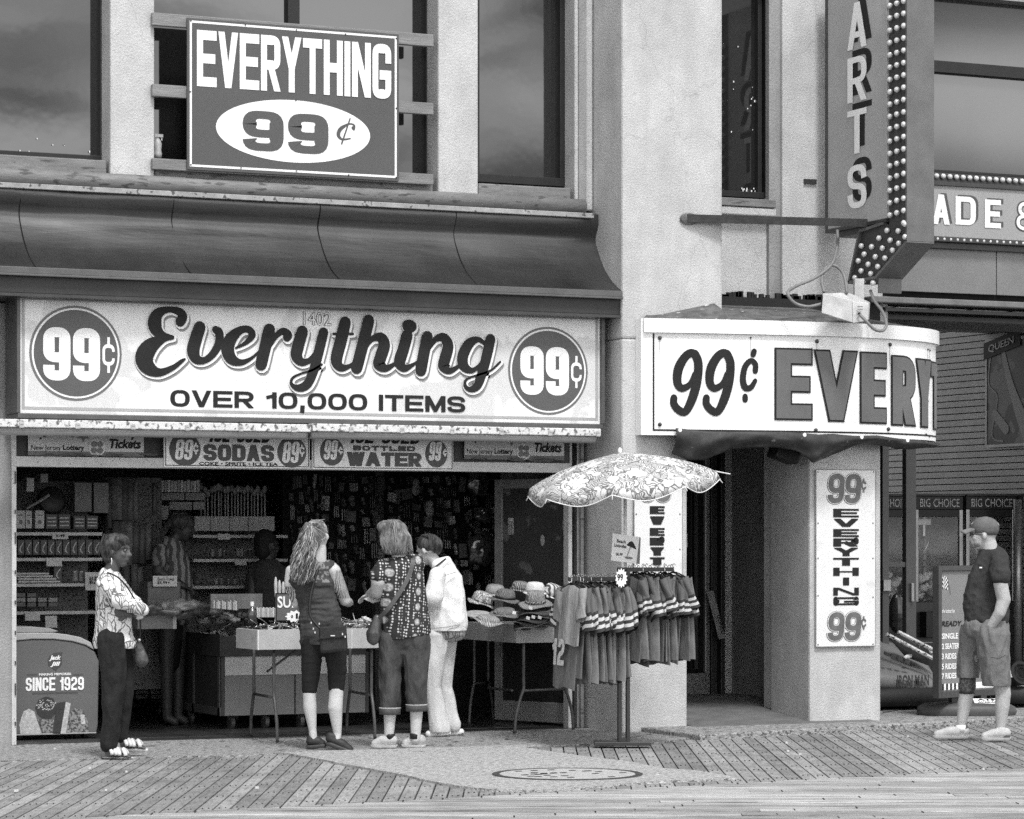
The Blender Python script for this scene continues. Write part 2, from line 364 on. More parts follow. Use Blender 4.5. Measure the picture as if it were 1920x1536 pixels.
def small(mb, s, M, u0, u1, v0, v1, mi=0, lift=.003, bold=0.0, shear=0.0):
    """ordinary lettering in Blender's own letter shapes, fitted into a box"""
    key = (s, bold, shear)
    if key not in _tc:
        cu = bpy.data.curves.new('t', 'FONT'); cu.body = s; cu.size = 1; cu.offset = bold; cu.shear = shear; cu.resolution_u = 3
        ob = bpy.data.objects.new('t', cu); COL.objects.link(ob); dg = bpy.context.evaluated_depsgraph_get()
        me = bpy.data.meshes.new_from_object(ob.evaluated_get(dg)); vs = [v.co.copy() for v in me.vertices]; fs = [tuple(p.vertices) for p in me.polygons]
        bpy.data.objects.remove(ob); bpy.data.curves.remove(cu); bpy.data.meshes.remove(me); _tc[key] = (vs, fs)
    vs, fs = _tc[key]
    if not vs: return
    xs = [v.x for v in vs]; ys = [v.y for v in vs]; x0, x1, y0, y1 = min(xs), max(xs), min(ys), max(ys)
    mb.add([M(u0+(v.x-x0)/(x1-x0)*(u1-u0), v0+(v.y-y0)/(y1-y0)*(v1-v0), lift) for v in vs], fs, mi)
# ================================================================ ground
def isect(p, d, q, e):                   # 2d line intersection p+d*t with q+e*s
    den = d.x*e.y-d.y*e.x; t = ((q.x-p.x)*e.y-(q.y-p.y)*e.x)/den
    return Vector((p.x+d.x*t, p.y+d.y*t))
sand = mat('sand_ground', .3, .95, .2, .5, .2, 8)
m = MB(); m.poly([(-400, -400, -.35), (400, -400, -.35), (400, 60, -.35), (-400, 60, -.35)])
struct(m.build('ground', sand))
conc = mat('sidewalk_aggregate', .30, .95, .5, 50, .9, 120, c2=.09, thr=(.52, .6), pscale=46, bdist=.012, stretch=(.55, 1, 1))
conc2 = mat('pad_aggregate', .39, .95, .5, 55, .9, 120, c2=.17, thr=(.53, .61), pscale=52, bdist=.012, stretch=(.55, 1, 1))
plankm = [mat('weathered_plank_%d' % i, c, .85, .4, 5, .6, 30, stretch=(6, .7, 1), rot=TH, c2=c*.5, thr=(.58, .72), pscale=5, bdist=.006, grime=(1.6, .35, (1, 1, 1))) for i, c in enumerate((.25, .29, .33, .22))]
plankf = [mat('silvered_plank_%d' % i, c, .85, .55, 4, .8, 14, c2=c*.42, thr=(.54, .66), pscale=5, bdist=.012, stretch=(.45, 9, 1), rot=TH, grime=(1.3, .25, (1, 1, 1))) for i, c in enumerate((.40, .33, .46, .29))]
nailm = mat('nail_heads', .02, .6)
base = MB(); base.poly([(-3, -9, -.12), (20, -9, -.12), (20, -.6, -.12), (-3, -.6, -.12)])
bw = struct(base.build('boardwalk', blackm))
TA = TH+.0046; dv_ = Vector((math.sin(TA), math.cos(TA))); du_ = Vector((math.cos(TA), -math.sin(TA)))
fe0 = g(700, 1500).xy; fe1 = g(1920, 1437).xy; fe = (fe1-fe0)
c0 = Vector((0, -D)); PW = .0955
bk0 = g(0, 1418); by = bk0.y
def at2(s, line_p, line_d): return isect(c0+du_*s, dv_, line_p, line_d)
nails = MB()
for i in range(-41, 46):
    s0, s1 = i*PW+.0055, (i+1)*PW-.0055
    a, b = at2(s0, fe0, fe), at2(s1, fe0, fe)
    bl_ = Vector((0, by+.35)); c, d = at2(s1, bl_, Vector((1, 0))), at2(s0, bl_, Vector((1, 0)))
    if i > 0: 
        bl2 = g(1500, 1372).xy; c, d = at2(s1, bl2+Vector((0, .25)), Vector((1, 0))), at2(s0, bl2+Vector((0, .25)), Vector((1, 0)))
    if (d-a).dot(dv_) < .05: continue
    dz = random.uniform(-.003, .003)
    # long boards are butted somewhere along the run, like the real ones
    m = MB(); m.hexa([(a.x, a.y, -.05), (b.x, b.y, -.05), (c.x, c.y, -.05), (d.x, d.y, -.05)], [(a.x, a.y, -.012+dz), (b.x, b.y, -.012+dz*.6), (c.x, c.y, -.012), (d.x, d.y, -.012)])
    m.build('plank', random.choice(plankm), bw)
    LL = (d-a).length; t = random.uniform(.05, .3)
    while t < LL:
        for q in (.3, .7):
            o = a+(b-a)*q+dv_*t; nails.box(o.x-.003, o.x+.003, o.y-.005, o.y+.005, -.012, -.0065)
        t += .8+random.uniform(-.02, .02)
for j in range(34):
    t0 = 15.5+j*.142; t1 = t0+.136
    def Xb(t): return (fe0-c0).dot(du_)+(t-(fe0-c0).dot(dv_))/((fe.dot(dv_))/(fe.dot(du_)))
    xa, xb = max(-5, Xb(t0)+.012), max(-5, Xb(t1)+.012)
    if xb > 5.4: break
    cuts = [None, None]; sp = random.uniform(.3, 3.5)
    P = lambda x, t: c0+du_*x+dv_*t
    segs = [(xa, xb, sp, sp), (sp+.004, sp+.004, 5.6, 5.6)] if sp > xb+.3 else [(xa, xb, 5.6, 5.6)]
    for (l0, l1, r0, r1) in segs:
        dz = random.uniform(-.003, .003); q = [P(l0, t0), P(r0, t0), P(r1, t1), P(l1, t1)]
        m = MB(); m.hexa([(v.x, v.y, -.05) for v in q], [(v.x, v.y, -.012+dz) for v in q]); m.build('plank', random.choice(plankf), bw)
        x = l0+.2
        while x < r0:
            for q_ in (.3, .7):
                o = P(x, t0+.136*q_); nails.box(o.x-.003, o.x+.003, o.y-.005, o.y+.005, -.012, -.0065)
            x += 2.3
struct(nails.build('nail_heads', nailm, bw), 'stuff')
# footway: thin slab of exposed aggregate, its front edge worn irregular where it meets the boards
def slab(name, pix, zt, zb, material, jit=.012, step=.12):
    P = [g(x, y).xy for x, y in pix]; Q = []
    for i in range(len(P)):
        a, b = P[i], P[(i+1) % len(P)]; n = max(1, int((b-a).length/step)) if pix[i][1] > 1370 else 1
        for k in range(n):
            v = a+(b-a)*k/n; Q.append(v+Vector((random.uniform(-jit, jit), random.uniform(-jit, jit))) if n > 1 else v)
    m = MB(); m.prism([(v.x, v.y, zb) for v in Q], (0, 0, zt-zb)); return m.build(name, material)
sw = struct(slab('footway', [(-500, 1441), (-60, 1427), (300, 1418), (440, 1416), (527, 1411), (590, 1418), (985, 1398), (1235, 1392), (1290, 1384), (1440, 1380), (1440, 1340), (-500, 1365)], -.0015, -.06, conc))
pad = struct(slab('concrete_pad', [(527, 1411.5), (590, 1422), (665, 1437), (740, 1450), (815, 1467), (860, 1474), (920, 1481), (1035, 1482), (1210, 1467), (1335, 1461), (1385, 1460), (1365, 1455), (1302, 1445), (1240, 1441), (1185, 1429), (1085, 1417), (990, 1403), (985, 1397)], .0035, -.06, conc2))
m = MB(); e0, e1 = g(1312, 1386).xy, g(2100, 1341).xy
m.prism([(e0.x, e0.y, -.06), (e1.x, e1.y, -.06), (20, e1.y+3, -.06), (20, 12, -.06), (12.3, 12, -.06), (12.3, -.2, -.06), (e0.x, -.45, -.06)], (0, 0, .095))
struct(m.build('arcade_pavement', conc, bevel=.012))
m = MB(); m.box(4.5, 10.66, .12, 6.6, -.06, .004); m.box(10.66, 12.28, .45, 6.6, -.06, .003)
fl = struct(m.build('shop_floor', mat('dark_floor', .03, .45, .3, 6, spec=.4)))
# floor tiles, each its own piece with a recessed joint
tilem = mat('floor_tile', .032, .35, .4, 3, spec=.5)
tm = None
for i in range(15):
    for j in range(5):
        x = 5.6+i*.33; y = .35+j*.33
        m = MB(); m.box(x+.004, x+.326, y+.004, y+.326, .004, .0095); m.build('tile', tilem, fl)
# ramp of the entry beside the big pillar
m = MB(); xa, xb = wx(1289, -.5), 13.0
m.hexa([(xa, -.62, -.02), (xb, -.62, -.02), (xb, 2.2, -.02), (xa, 2.2, -.02)], [(xa, -.62, .036), (xb, -.62, .036), (xb, 1.2, .17), (xa, 1.2, .17)])
m.box(xa, xb, 1.2, 2.2, 0, .171)
struct(m.build('entry_ramp', mat('worn_concrete', .13, .9, .25, 5, .5, 60)))
# manhole
mc = g(1064, 1453); tmn = thing('manhole_cover', 'round pale cast manhole cover with a dark rim set in the concrete pad', 'manhole cover', mc)
m = MB(); m.lathe((mc.x, mc.y, 0), [(.50, -.01), (.50, .009), (.455, .009), (.455, -.01)], 48); m.build('rim', mat('iron_rim', .05, .6, .3, 20, .3), tmn)
m = MB(); m.lathe((mc.x, mc.y, 0), [(.45, -.01), (.45, .008)], 48)
lid = m.build('lid', mat('worn_iron_lid', .42, .6, .2, 16, .5, 90, c2=.25, thr=(.6, .68), pscale=30), tmn)
m = MB()
for k in range(26):
    a = random.uniform(0, 6.28); r = .4*math.sqrt(random.random()); m.box(mc.x+r*math.cos(a)-.022, mc.x+r*math.cos(a)+.022, mc.y+r*math.sin(a)-.012, mc.y+r*math.sin(a)+.012, .008, .0115)
m.build('stud', nailm, lid)
# chewing gum and dark spots trodden into the footway
m = MB()
for k in range(150):
    px = random.uniform(0, 1350); py = random.uniform(1378, 1412) if px < 1000 else random.uniform(1376, 1392)
    v = g(px, py, .0); r = random.uniform(.008, .022)
    m.poly([(v.x+r*1.3*math.cos(q), v.y+r*math.sin(q), .0035) for q in [k2*math.pi/4 for k2 in range(8)]])
struct(m.build('gum_spots', mat('gum', .05, .8)), 'stuff')
m = MB()
for k in range(14):
    px = random.uniform(0, 1900); py = random.uniform(1378, 1500); v = g(px, py, 0); r = random.uniform(.006, .014)
    m.box(v.x-r, v.x+r, v.y-r*.6, v.y+r*.6, -.006, .008)
struct(m.build('litter', mat('litter', .5, .8)), 'stuff')

# ================================================================ the building
bld = thing('shop_building', 'pale stucco two storey building holding the discount shop under a dark curved metal awning', 'building', (7, .3, 0))
def B(px0, px1, pyt, pyb, Y, ref=None):
    r = px0 if ref is None else ref
    return wx(px0, Y), wx(px1, Y), wz(r, pyb, Y), wz(r, pyt, Y)
def pbox(mb, px0, px1, pyt, pyb, Y0, Y1, ref=None, mi=0):
    x0, x1, z0, z1 = B(px0, px1, pyt, pyb, Y0, ref); mb.box(x0, x1, Y0, Y1, z0, z1, mi); return x0, x1, z0, z1
XP = 10.66
def Yat(px, x=XP): return x/math.tan(math.atan((px-960)/F)+TH)-D
def onx(px, py, x=XP):                    # point of the plane x = const seen at a pixel
    Y = Yat(px, x); return Vector((x, Y, wz(px, py, Y)))
ZT = 6.35
def part(px0, px1, pyt, pyb, Y0, Y1, name, mt, ref=None, z0=None, z1=None, bevel=.006):
    m = MB(); x0, x1, a, b = B(px0, px1, pyt, pyb, Y0, ref); m.box(x0, x1, Y0, Y1, a if z0 is None else z0, b if z1 is None else z1); return m.build(name, mt, bld, bevel=bevel)
# upper pillars
part(207, 290, 0, 337, -.02, .42, 'pillar', stucco, 290, z1=ZT, bevel=.015)
part(822, 897, 0, 374, -.02, .42, 'pillar', stucco, 897, z1=ZT, bevel=.015)
part(1078, 1112, 0, 395, .02, .42, 'pillar', stucco, 1100, z1=ZT, bevel=.015)
# big corner pillar: wide above the marquee, narrower below it
m = MB(); m.box(XP, wx(1355, -.5), -.5, .45, 3.2, ZT); m.build('corner_pillar', stucco, bld, bevel=.02)
m = MB(); m.box(XP, wx(1289, -.5), -.5, .45, -.02, 3.2); m.build('corner_pillar', stucco, bld, bevel=.02)
# window reveals, glass, frames
def window(px0, px1, pyb, Yg, bars=(), fr=.05, ref=None, mull=()):
    x0, x1 = wx(px0, Yg), wx(px1, Yg); z0 = wz(ref or px1, pyb, Yg)
    m = MB(); m.box(x0, x1, Yg-.05, Yg+.03, z0, z0+fr); m.box(x0, x0+fr, Yg-.05, Yg+.03, z0+fr, ZT); m.box(x1-fr, x1, Yg-.05, Yg+.03, z0+fr, ZT)
    for q in mull: xx = wx(q, Yg); m.box(xx-.05, xx+.05, Yg-.05, Yg+.03, z0+fr, ZT)
    w_ = m.build('window', black, bld, bevel=.004)
    m = MB(); m.poly([(x0+fr, Yg, z0+fr), (x1-fr, Yg, z0+fr), (x1-fr, Yg, ZT), (x0+fr, Yg, ZT)]); m.build('pane', glass, w_)
    return w_
window(-120, 196, 306, .26, ref=190)
window(270, 805, 345, .26, ref=805, mull=(547,))
window(880, 1060, 352, .26, ref=1060, fr=.07)
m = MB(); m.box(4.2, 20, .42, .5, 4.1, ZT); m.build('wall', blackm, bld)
# window jamb boards (pale) seen to the right of each opening
for px in (192, 806, 1060):
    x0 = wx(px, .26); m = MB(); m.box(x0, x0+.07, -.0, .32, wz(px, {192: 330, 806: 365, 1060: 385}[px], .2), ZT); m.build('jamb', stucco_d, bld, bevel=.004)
# sill boards, rounded ledge and drip strip: three mouldings running along the facade
for (a, b, y0, y1, rf) in ((-120, 200, 300, 330, 190), (290, 812, 333, 372, 812), (897, 1070, 353, 387, 1070)):
    part(a, b, y0, y1, -.0, .3, 'sill', trim, rf, bevel=.01)
zl = wz(900, 383, -.08)
m = MB(); m.tube([(4.3, -.03, zl+.03), (wx(1095, -.03), -.03, zl+.03)], .062, 12); m.build('ledge', trim, bld, smooth=True)
m = MB(); m.box(4.3, wx(1112, -.1), -.12, .1, zl-.07, zl-.03); m.build('drip_strip', metalw if False else mat('drip_paint', .3, .6, .3, 10, c2=.08, thr=(.6, .65), pscale=20), bld, bevel=.004)
# the cove awning; its profile is what shows against the pillar's side
sil = [(1110, 405), (1113, 425), (1117, 452), (1124, 480), (1134, 505), (1147, 527), (1160, 541), (1166, 546)]
prof = [onx(a, b) for a, b in sil]; prof = [Vector((0, min(v.y, .05), v.z)) for v in prof]
prof[0].y = -.06
prof[1].y = min(prof[1].y, -.065)
sp = smooth_path([(v.y, v.z, 0) for v in prof], 4)
awm = mat('awning_metal', .02, .3, .3, 3, .12, 5, metal=.0, spec=.7, ior=1.65, grime=(3, .4, (1.5, 1, .4)), stretch=(.3, 1, 2), bdist=.05)
seams = [wx(-60, -.2), wx(48, -.2), wx(336, -.2), wx(612, -.2), wx(868, -.2), XP]
seams = [4.3]+seams[1:]
for a, b in zip(seams, seams[1:]):
    m = MB(); n = 14
    for i in range(n+1):
        x = a+(b-a)*i/n
        for y, z, _ in sp: m.v.append(Vector((x, y+.014*noise.noise(Vector((x*1.5, z*4, 0))), z)))
    k = len(sp); m.f = [(i*k+j, (i+1)*k+j, (i+1)*k+j+1, i*k+j+1) for i in range(n) for j in range(k-1)]; m.m = [0]*len(m.f)
    o = m.build('awning_panel', awm, bld, smooth=True); so = o.modifiers.new('thick', 'SOLIDIFY'); so.thickness = .012; so.offset = 1; so.use_rim = False
    m = MB(); m.tube([(a, y-.0, z) for y, z, _ in sp], .0045, 5); m.build('awning_seam', blackm, bld)
yl, zlp = sp[-1][0], sp[-1][1]
m = MB(); m.box(4.3, XP, yl-.015, yl+.03, zlp-.05, zlp); m.box(4.3, XP, yl-.03, yl+.03, zlp-.068, zlp-.05); m.build('awning_lip', mat('awning_lip', .06, .35, .3, 8, spec=.8), bld, bevel=.004)
zs_top = wz(1127, 588, -.3)
m = MB(); m.box(4.3, XP, yl+.03, .05, zs_top-.02, zlp-.06); m.build('fascia', mat('fascia_dark', .028, .5, .35, 3, .1, 6), bld, bevel=.004)
m = MB(); m.box(4.3, XP, yl+.01, .05, zs_top-.045, zs_top-.022); m.build('drip_strip', dmetal, bld)
# wall pieces round the shop front
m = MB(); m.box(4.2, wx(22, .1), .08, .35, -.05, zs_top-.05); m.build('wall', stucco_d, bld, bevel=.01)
m = MB(); m.box(4.2, XP, .1, .4, wz(1090, 815, .1), zs_top-.05); m.build('wall', stucco, bld)
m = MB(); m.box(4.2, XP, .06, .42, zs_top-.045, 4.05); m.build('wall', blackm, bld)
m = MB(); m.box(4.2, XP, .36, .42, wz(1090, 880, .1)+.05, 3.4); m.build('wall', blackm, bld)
# metal post left, frames right of the opening
zop = wz(1000, 884, .1)
m = MB(); m.box(wx(22.5, .05), wx(31, .05), .05, .16, 0, zop+.3); o = m.build('door_post', metalw, bld, bevel=.004)
m = MB(); 
for k in range(9): m.box(wx(28, .04), wx(30, .04), .038, .05, .15+k*.23, .15+k*.23+random.choice((.03, .09)))
m.build('hinge', dmetal, o)
for (a, b, y, mt_) in ((1066, 1073, .12, metalw), (1075, 1081, .2, black), (1082, 1087, .14, steelg), (1089, 1095, .12, trim)):
    m = MB(); m.box(wx(a, y), wx(b, y), y, y+.1, 0, zop+.28); m.build('door_post', mt_, bld, bevel=.004)
# transom beam and dark boards above the opening
def pz(px, py, Y): return wz(px, py, Y)
m = MB(); m.box(wx(24, .08), wx(1066, .08), .04, .16, wz(1000, 886, .06), wz(1000, 868, .06)); m.build('transom', metalw, bld, bevel=.004)
m = MB(); m.box(wx(24, .12), wx(1068, .12), .12, .2, wz(1000, 870, .12), wz(1000, 800, .12)); m.build('transom_board', mat('transom_dark', .06, .6, .3, 6), bld)
# interior shell
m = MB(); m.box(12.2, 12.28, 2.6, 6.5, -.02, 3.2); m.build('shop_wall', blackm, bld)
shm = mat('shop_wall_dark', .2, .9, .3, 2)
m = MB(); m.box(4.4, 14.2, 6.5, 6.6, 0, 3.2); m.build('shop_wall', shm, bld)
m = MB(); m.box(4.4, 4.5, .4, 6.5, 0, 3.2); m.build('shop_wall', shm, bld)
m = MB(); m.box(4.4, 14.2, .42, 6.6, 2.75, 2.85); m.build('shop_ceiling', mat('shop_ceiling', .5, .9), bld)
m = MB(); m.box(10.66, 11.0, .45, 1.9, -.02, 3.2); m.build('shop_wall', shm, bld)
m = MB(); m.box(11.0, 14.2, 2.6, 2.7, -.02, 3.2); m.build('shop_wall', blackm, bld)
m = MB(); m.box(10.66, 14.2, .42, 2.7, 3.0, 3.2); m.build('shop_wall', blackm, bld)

# entry: right pillar, recessed wall, trim, glazed door
xr0, xr1 = wx(1518, -.5), wx(1652, -.5)
m = MB(); m.hexa([(xr0, -.5, -.02), (xr1, -.5, -.02), (xr1, .25, -.02), (xr0+.05, .25, -.02)], [(xr0, -.5, 3.2), (xr1, -.5, 3.2), (xr1, .25, 3.2), (xr0+.05, .25, 3.2)]); m.build('pillar', stucco, bld, bevel=.02)
m = MB(); m.box(wx(1452, .26), xr1-.05, .26, .45, 0, 3.1); m.build('pillar', stucco, bld, bevel=.01)
xq = 12.86
ya, yb = Yat(1448, xq), Yat(1372, xq)
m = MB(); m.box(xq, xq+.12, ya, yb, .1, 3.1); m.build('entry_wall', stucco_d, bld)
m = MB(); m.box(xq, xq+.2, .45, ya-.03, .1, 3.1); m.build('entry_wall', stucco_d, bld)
m = MB(); m.box(xq-.02, xq+.02, ya-.03, ya, .1, 3.1); m.build('corner_bead', mat('bead', .5, .6), bld)
m = MB(); m.box(wx(1360, yb), xq+.1, yb, yb+.1, .1, 3.1); m.build('entry_wall', stucco, bld, bevel=.004)
yd = yb-.08
m = MB(); m.box(wx(1352, yd), wx(1359, yd), yd, yd+.1, .15, 3.1); m.box(wx(1334, yd), wx(1345, yd), yd, yd+.1, .15, 3.1)
m.box(wx(1240, yd), wx(1334, yd), yd, yd+.1, 2.6, 3.1); m.build('door_frame', dmetal, bld, bevel=.004)
dr = MB(); dr.box(wx(1240, yd), wx(1333, yd), yd+.02, yd+.07, .17, .36); dr.box(wx(1325, yd), wx(1333, yd), yd+.02, yd+.07, .36, 2.6); dr = dr.build('door', steelg, bld, bevel=.004)
m = MB(); m.poly([(wx(1240, yd), yd+.04, .36), (wx(1325, yd), yd+.04, .36), (wx(1325, yd), yd+.04, 2.6), (wx(1240, yd), yd+.04, 2.6)]); m.build('pane', glass, dr)
m = MB(); m.box(wx(1303, yd), wx(1309, yd), yd-.0, yd+.02, .4, 2.6); m.build('mullion', dmetal, dr)
m = MB(); m.box(wx(1287, yd), wx(1292, yd), yd+.03, yd+.035, 1.5, 1.62); m.build('sticker', white2, dr)
# upper right: wall with narrow window, sill
m = MB(); m.box(wx(1467, 0), 13.5, 0, .4, 3.1, ZT); m.build('wall', stucco, bld, bevel=.01)
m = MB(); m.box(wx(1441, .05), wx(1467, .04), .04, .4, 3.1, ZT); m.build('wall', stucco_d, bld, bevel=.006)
m = MB(); m.box(11.4, wx(1441, .05), .08, .4, 3.1, wz(1440, 392, .08)); m.build('wall', stucco, bld, bevel=.006)
m = MB(); m.box(11.4, wx(1453, .0), -.02, .2, wz(1440, 390, 0), wz(1440, 375, 0)); m.build('sill', trim, bld, bevel=.006)
m = MB(); m.box(11.4, wx(1455, .0), -.01, .2, wz(1440, 406, 0), wz(1440, 391, 0)); m.build('sill', stucco, bld, bevel=.01)
m = MB(); x0, x1 = 11.4, wx(1441, .1); z0 = wz(1440, 372, .1)
m.box(x1-.03, x1, .1, .4, z0, ZT); m.box(x1-.08, x1-.04, .14, .3, z0, ZT); m.box(x0, x1, .12, .3, z0, z0+.05); w_ = m.build('window', black, bld, bevel=.003)
m = MB(); m.poly([(x0, .2, z0+.05), (x1-.08, .2, z0+.05), (x1-.08, .2, ZT), (x0, .2, ZT)]); m.build('pane', glass, w_)
# white dots on the panes; the narrow window's stand in for reflected bulbs
m = MB()
for k in range(44):
    px, py = random.choice([(random.gauss(1412, 14), random.gauss(185, 10)), (random.uniform(1368, 1430), random.uniform(60, 360)), (random.gauss(1395, 12), random.gauss(358, 5)), (random.gauss(90, 50), random.gauss(275, 12))])
    v = pt(px, py, .19 if px > 1000 else .25); r = random.uniform(.002, .006); m.box(v.x-r, v.x+r, v.y-.004, v.y, v.z-r*1.5, v.z+r*1.5)
struct(m.build('glint_dots', white2, bld), 'stuff')
# roof slab, so that rooms and recesses stay shaded
m = MB(); m.box(4.2, 20, .0, 7, ZT, ZT+.1); m.build('roof', stucco_d, bld)

# ---- arcade building to the right
arc = thing('arcade_building', 'dark fronted amusement arcade with metal fascia, tall tinted windows and a slatted inner wall', 'building', (15, .3, 0))
YA = .05
def apart(px0, px1, pyt, pyb, Y0, Y1, name, mt, ref=None, bevel=.004, z1=None):
    m = MB(); x0, x1, a, b = B(px0, px1, pyt, pyb, Y0, ref); m.box(x0, x1, Y0, Y1, a, z1 or b); return m.build(name, mt, arc, bevel=bevel)
wmm = MB(); wmm.box(13.5, 20, .2, .26, 4.0, ZT); ww = wmm.build('window', black, arc)
zb_ = wz(1836, 132, .14)
tint = mat('tinted_glass', .05, .06, .2, 1, spec=.7, ior=1.6)
for za, zb2 in ((4.3, zb_-.05), (zb_+.05, ZT)):
    m = MB(); m.poly([(13.5, .16, za), (19, .16, za), (19, .16, zb2), (13.5, .16, zb2)]); m.build('pane', tint, ww)
m = MB(); m.box(13.4, 20, .1, .19, zb_-.05, zb_+.05); m.build('glazing_bar', black, ww)
fasm = mat('fascia_metal', .17, .45, .15, 2, .1, 5, spec=.5)
xA = wx(1655, 0)
zf0, zf1 = wz(1836, 552, -.05), wz(1836, 455, -.05)
xx = xA
while xx < 19:
    m = MB(); m.box(xx+.002, xx+1.14, -.05, .12, zf0, zf1); m.build('fascia_panel', fasm, arc, bevel=.004); xx += 1.146
m = MB(); m.box(xA, 19, -.02, .5, wz(1836, 562, -.02), zf0-.002); m.build('shutter_slot', blackm, arc)
m = MB(); m.box(xA-.2, 19, -.14, .2, wz(1836, 575, -.14), wz(1836, 563, -.14)); m.build('shutter_rail', mat('rail', .14, .4, .3, 8, spec=.6), arc, bevel=.01)
zso = wz(1836, 577, -.14)-.02
m = MB(); m.hexa([(xA, -.05, zso-.03), (19, -.05, zso-.03), (19, 5, zso+.24), (xA, 5, zso+.24)], [(xA, -.05, zso), (19, -.05, zso), (19, 5, zso+.36), (xA, 5, zso+.36)]); m.build('soffit', dmetal, arc)
for k in range(5):
    m = MB(); m.box(xA+.05, 19, .12+k*.17, .26+k*.17, zso-.09+k*.0, zso-.04); m.build('shutter_slat', dmetal, arc, bevel=.005)
m = MB(); m.box(xr1, xr1+.06, .25, 7.4, 0, 3.3); m.build('side_wall', dmetal, arc)
# inner slatted wall: every board its own piece
A0 = pp(1640, 800, 33.5); A1 = pp(2010, 800, 30.2); wd = (A1-A0); wd.z = 0; wl = wd.length; wd.normalize(); wn_ = Vector((wd.y, -wd.x, 0))
slatm = mat('slat_boards', .42, .7, .12, 4, spec=.3)
m = MB(); m.obox(Vector((A0.x, A0.y, 2.2))+wd*wl/2-wn_*.1, wd*wl/2, wn_*.03, UP*2.3); sw_ = m.build('slat_wall', blackm, arc)
z = .15
while z < 4.4:
    m = MB(); c = Vector((A0.x, A0.y, z+.03))+wd*wl/2-wn_*.045
    m.obox(c, wd*wl/2, wn_*.022, UP*.0305); m.build('slat', slatm, arc, bevel=.003); z += .0705
# glazed door leaf of the arcade beside the pillar, with two tall frames
def agl(px0, px1, Y, z0, z1): return
yg = 1.2
zt_ = 2.55
m = MB()
for a, b in ((1655, 1667), (1699, 1718)): m.box(wx(a, yg), wx(b, yg), yg, yg+.07, .04, zt_+.6)
m.box(wx(1667, yg), wx(1699, yg), yg+.01, yg+.06, wz(1680, 1064, yg), wz(1680, 1054, yg)); m.box(wx(1667, yg), wx(1699, yg), yg+.01, yg+.06, .04, .14)
dfr = m.build('door', mat('door_bronze', .05, .4, .2, 8, spec=.6), arc, bevel=.004)
m = MB(); m.box(wx(1706, yg), wx(1711, yg), yg-.03, yg, 1.0, 1.17); m.build('handle', steelg, dfr, bevel=.004)
m = MB(); m.box(wx(1655, yg), wx(1668, yg), yg-.02, yg, 1.1, 1.2); m.build('lock', steelg, dfr)

# ================================================================ marquee drum over the entry
mq_pts = [(10.80, -.60), (11.3, -.70), (11.9, -.79), (12.4, -.83), (12.85, -.80), (13.2, -.71), (13.55, -.54), (13.82, -.26), (13.95, .1), (13.98, .45)]
sm = smooth_path([(a, b, 0) for a, b in mq_pts], 6); MQ = [Vector((q[0], q[1])) for q in sm]
acc = [0]
for a, b in zip(MQ, MQ[1:]): acc.append(acc[-1]+(b-a).length)
def mq_at(u):
    u = max(0, min(acc[-1]-1e-6, u)); i = 0
    while acc[i+1] < u: i += 1
    t = (u-acc[i])/(acc[i+1]-acc[i]); p = MQ[i].lerp(MQ[i+1], t)
    ta = (MQ[min(i+2, len(MQ)-1)]-MQ[max(i-1, 0)]).normalized(); return p, Vector((ta.y, -ta.x))
def MQM(u, v, lift): p, n = mq_at(u); return Vector((p.x+n.x*lift, p.y+n.y*lift, v))
MQM.curved = True
def mk(px, py):                          # marquee surface position seen at a pixel (searched along its curve)
    best = None
    for k in range(0, 400):
        u = acc[-1]*k/400; p, n = mq_at(u); X = p.x*math.cos(TH)-(p.y+D)*math.sin(TH); Z = p.x*math.sin(TH)+(p.y+D)*math.cos(TH)
        e = abs(960+F*X/Z-px)
        if best is None or e < best[0]-1e-9: best = (e, u, Z)
        if 960+F*X/Z > px+3: break
    return best[1], H+(HOR-py)*best[2]/F
mqt = thing('marquee', 'white curved drum marquee over the entry with large price lettering wrapping round it', 'marquee', (12.3, -.3, 2.6))
zb, zt = wz(1235, 816, -.62), wz(1235, 624, -.62)
def band(z0, z1, off, name, mt, par, u0=0, u1=None, nn=60):
    u1 = acc[-1] if u1 is None else u1; m = MB(); vs = []
    for k in range(nn+1):
        u = u0+(u1-u0)*k/nn; a = MQM(u, z0, off); b = MQM(u, z1, off); vs += [a, b]
    m.add(vs, [(2*k, 2*k+2, 2*k+3, 2*k+1) for k in range(nn)]); o = m.build(name, mt, par)
    s_ = o.modifiers.new('t', 'SOLIDIFY'); s_.thickness = .02; s_.offset = -1; return o
mpan = mat('marquee_white', .82, .35, .04, 3, spec=.4, c2=.66, thr=(.62, .8), pscale=2.2, stretch=(1, 1, .35), grime=(5, .05, (3, 3, .4)))
face = band(zb, zt, 0, 'face_panel', mpan, mqt)
zfa = zt+.115
fas = band(zt, zfa, .03, 'fascia', mpan, mqt)
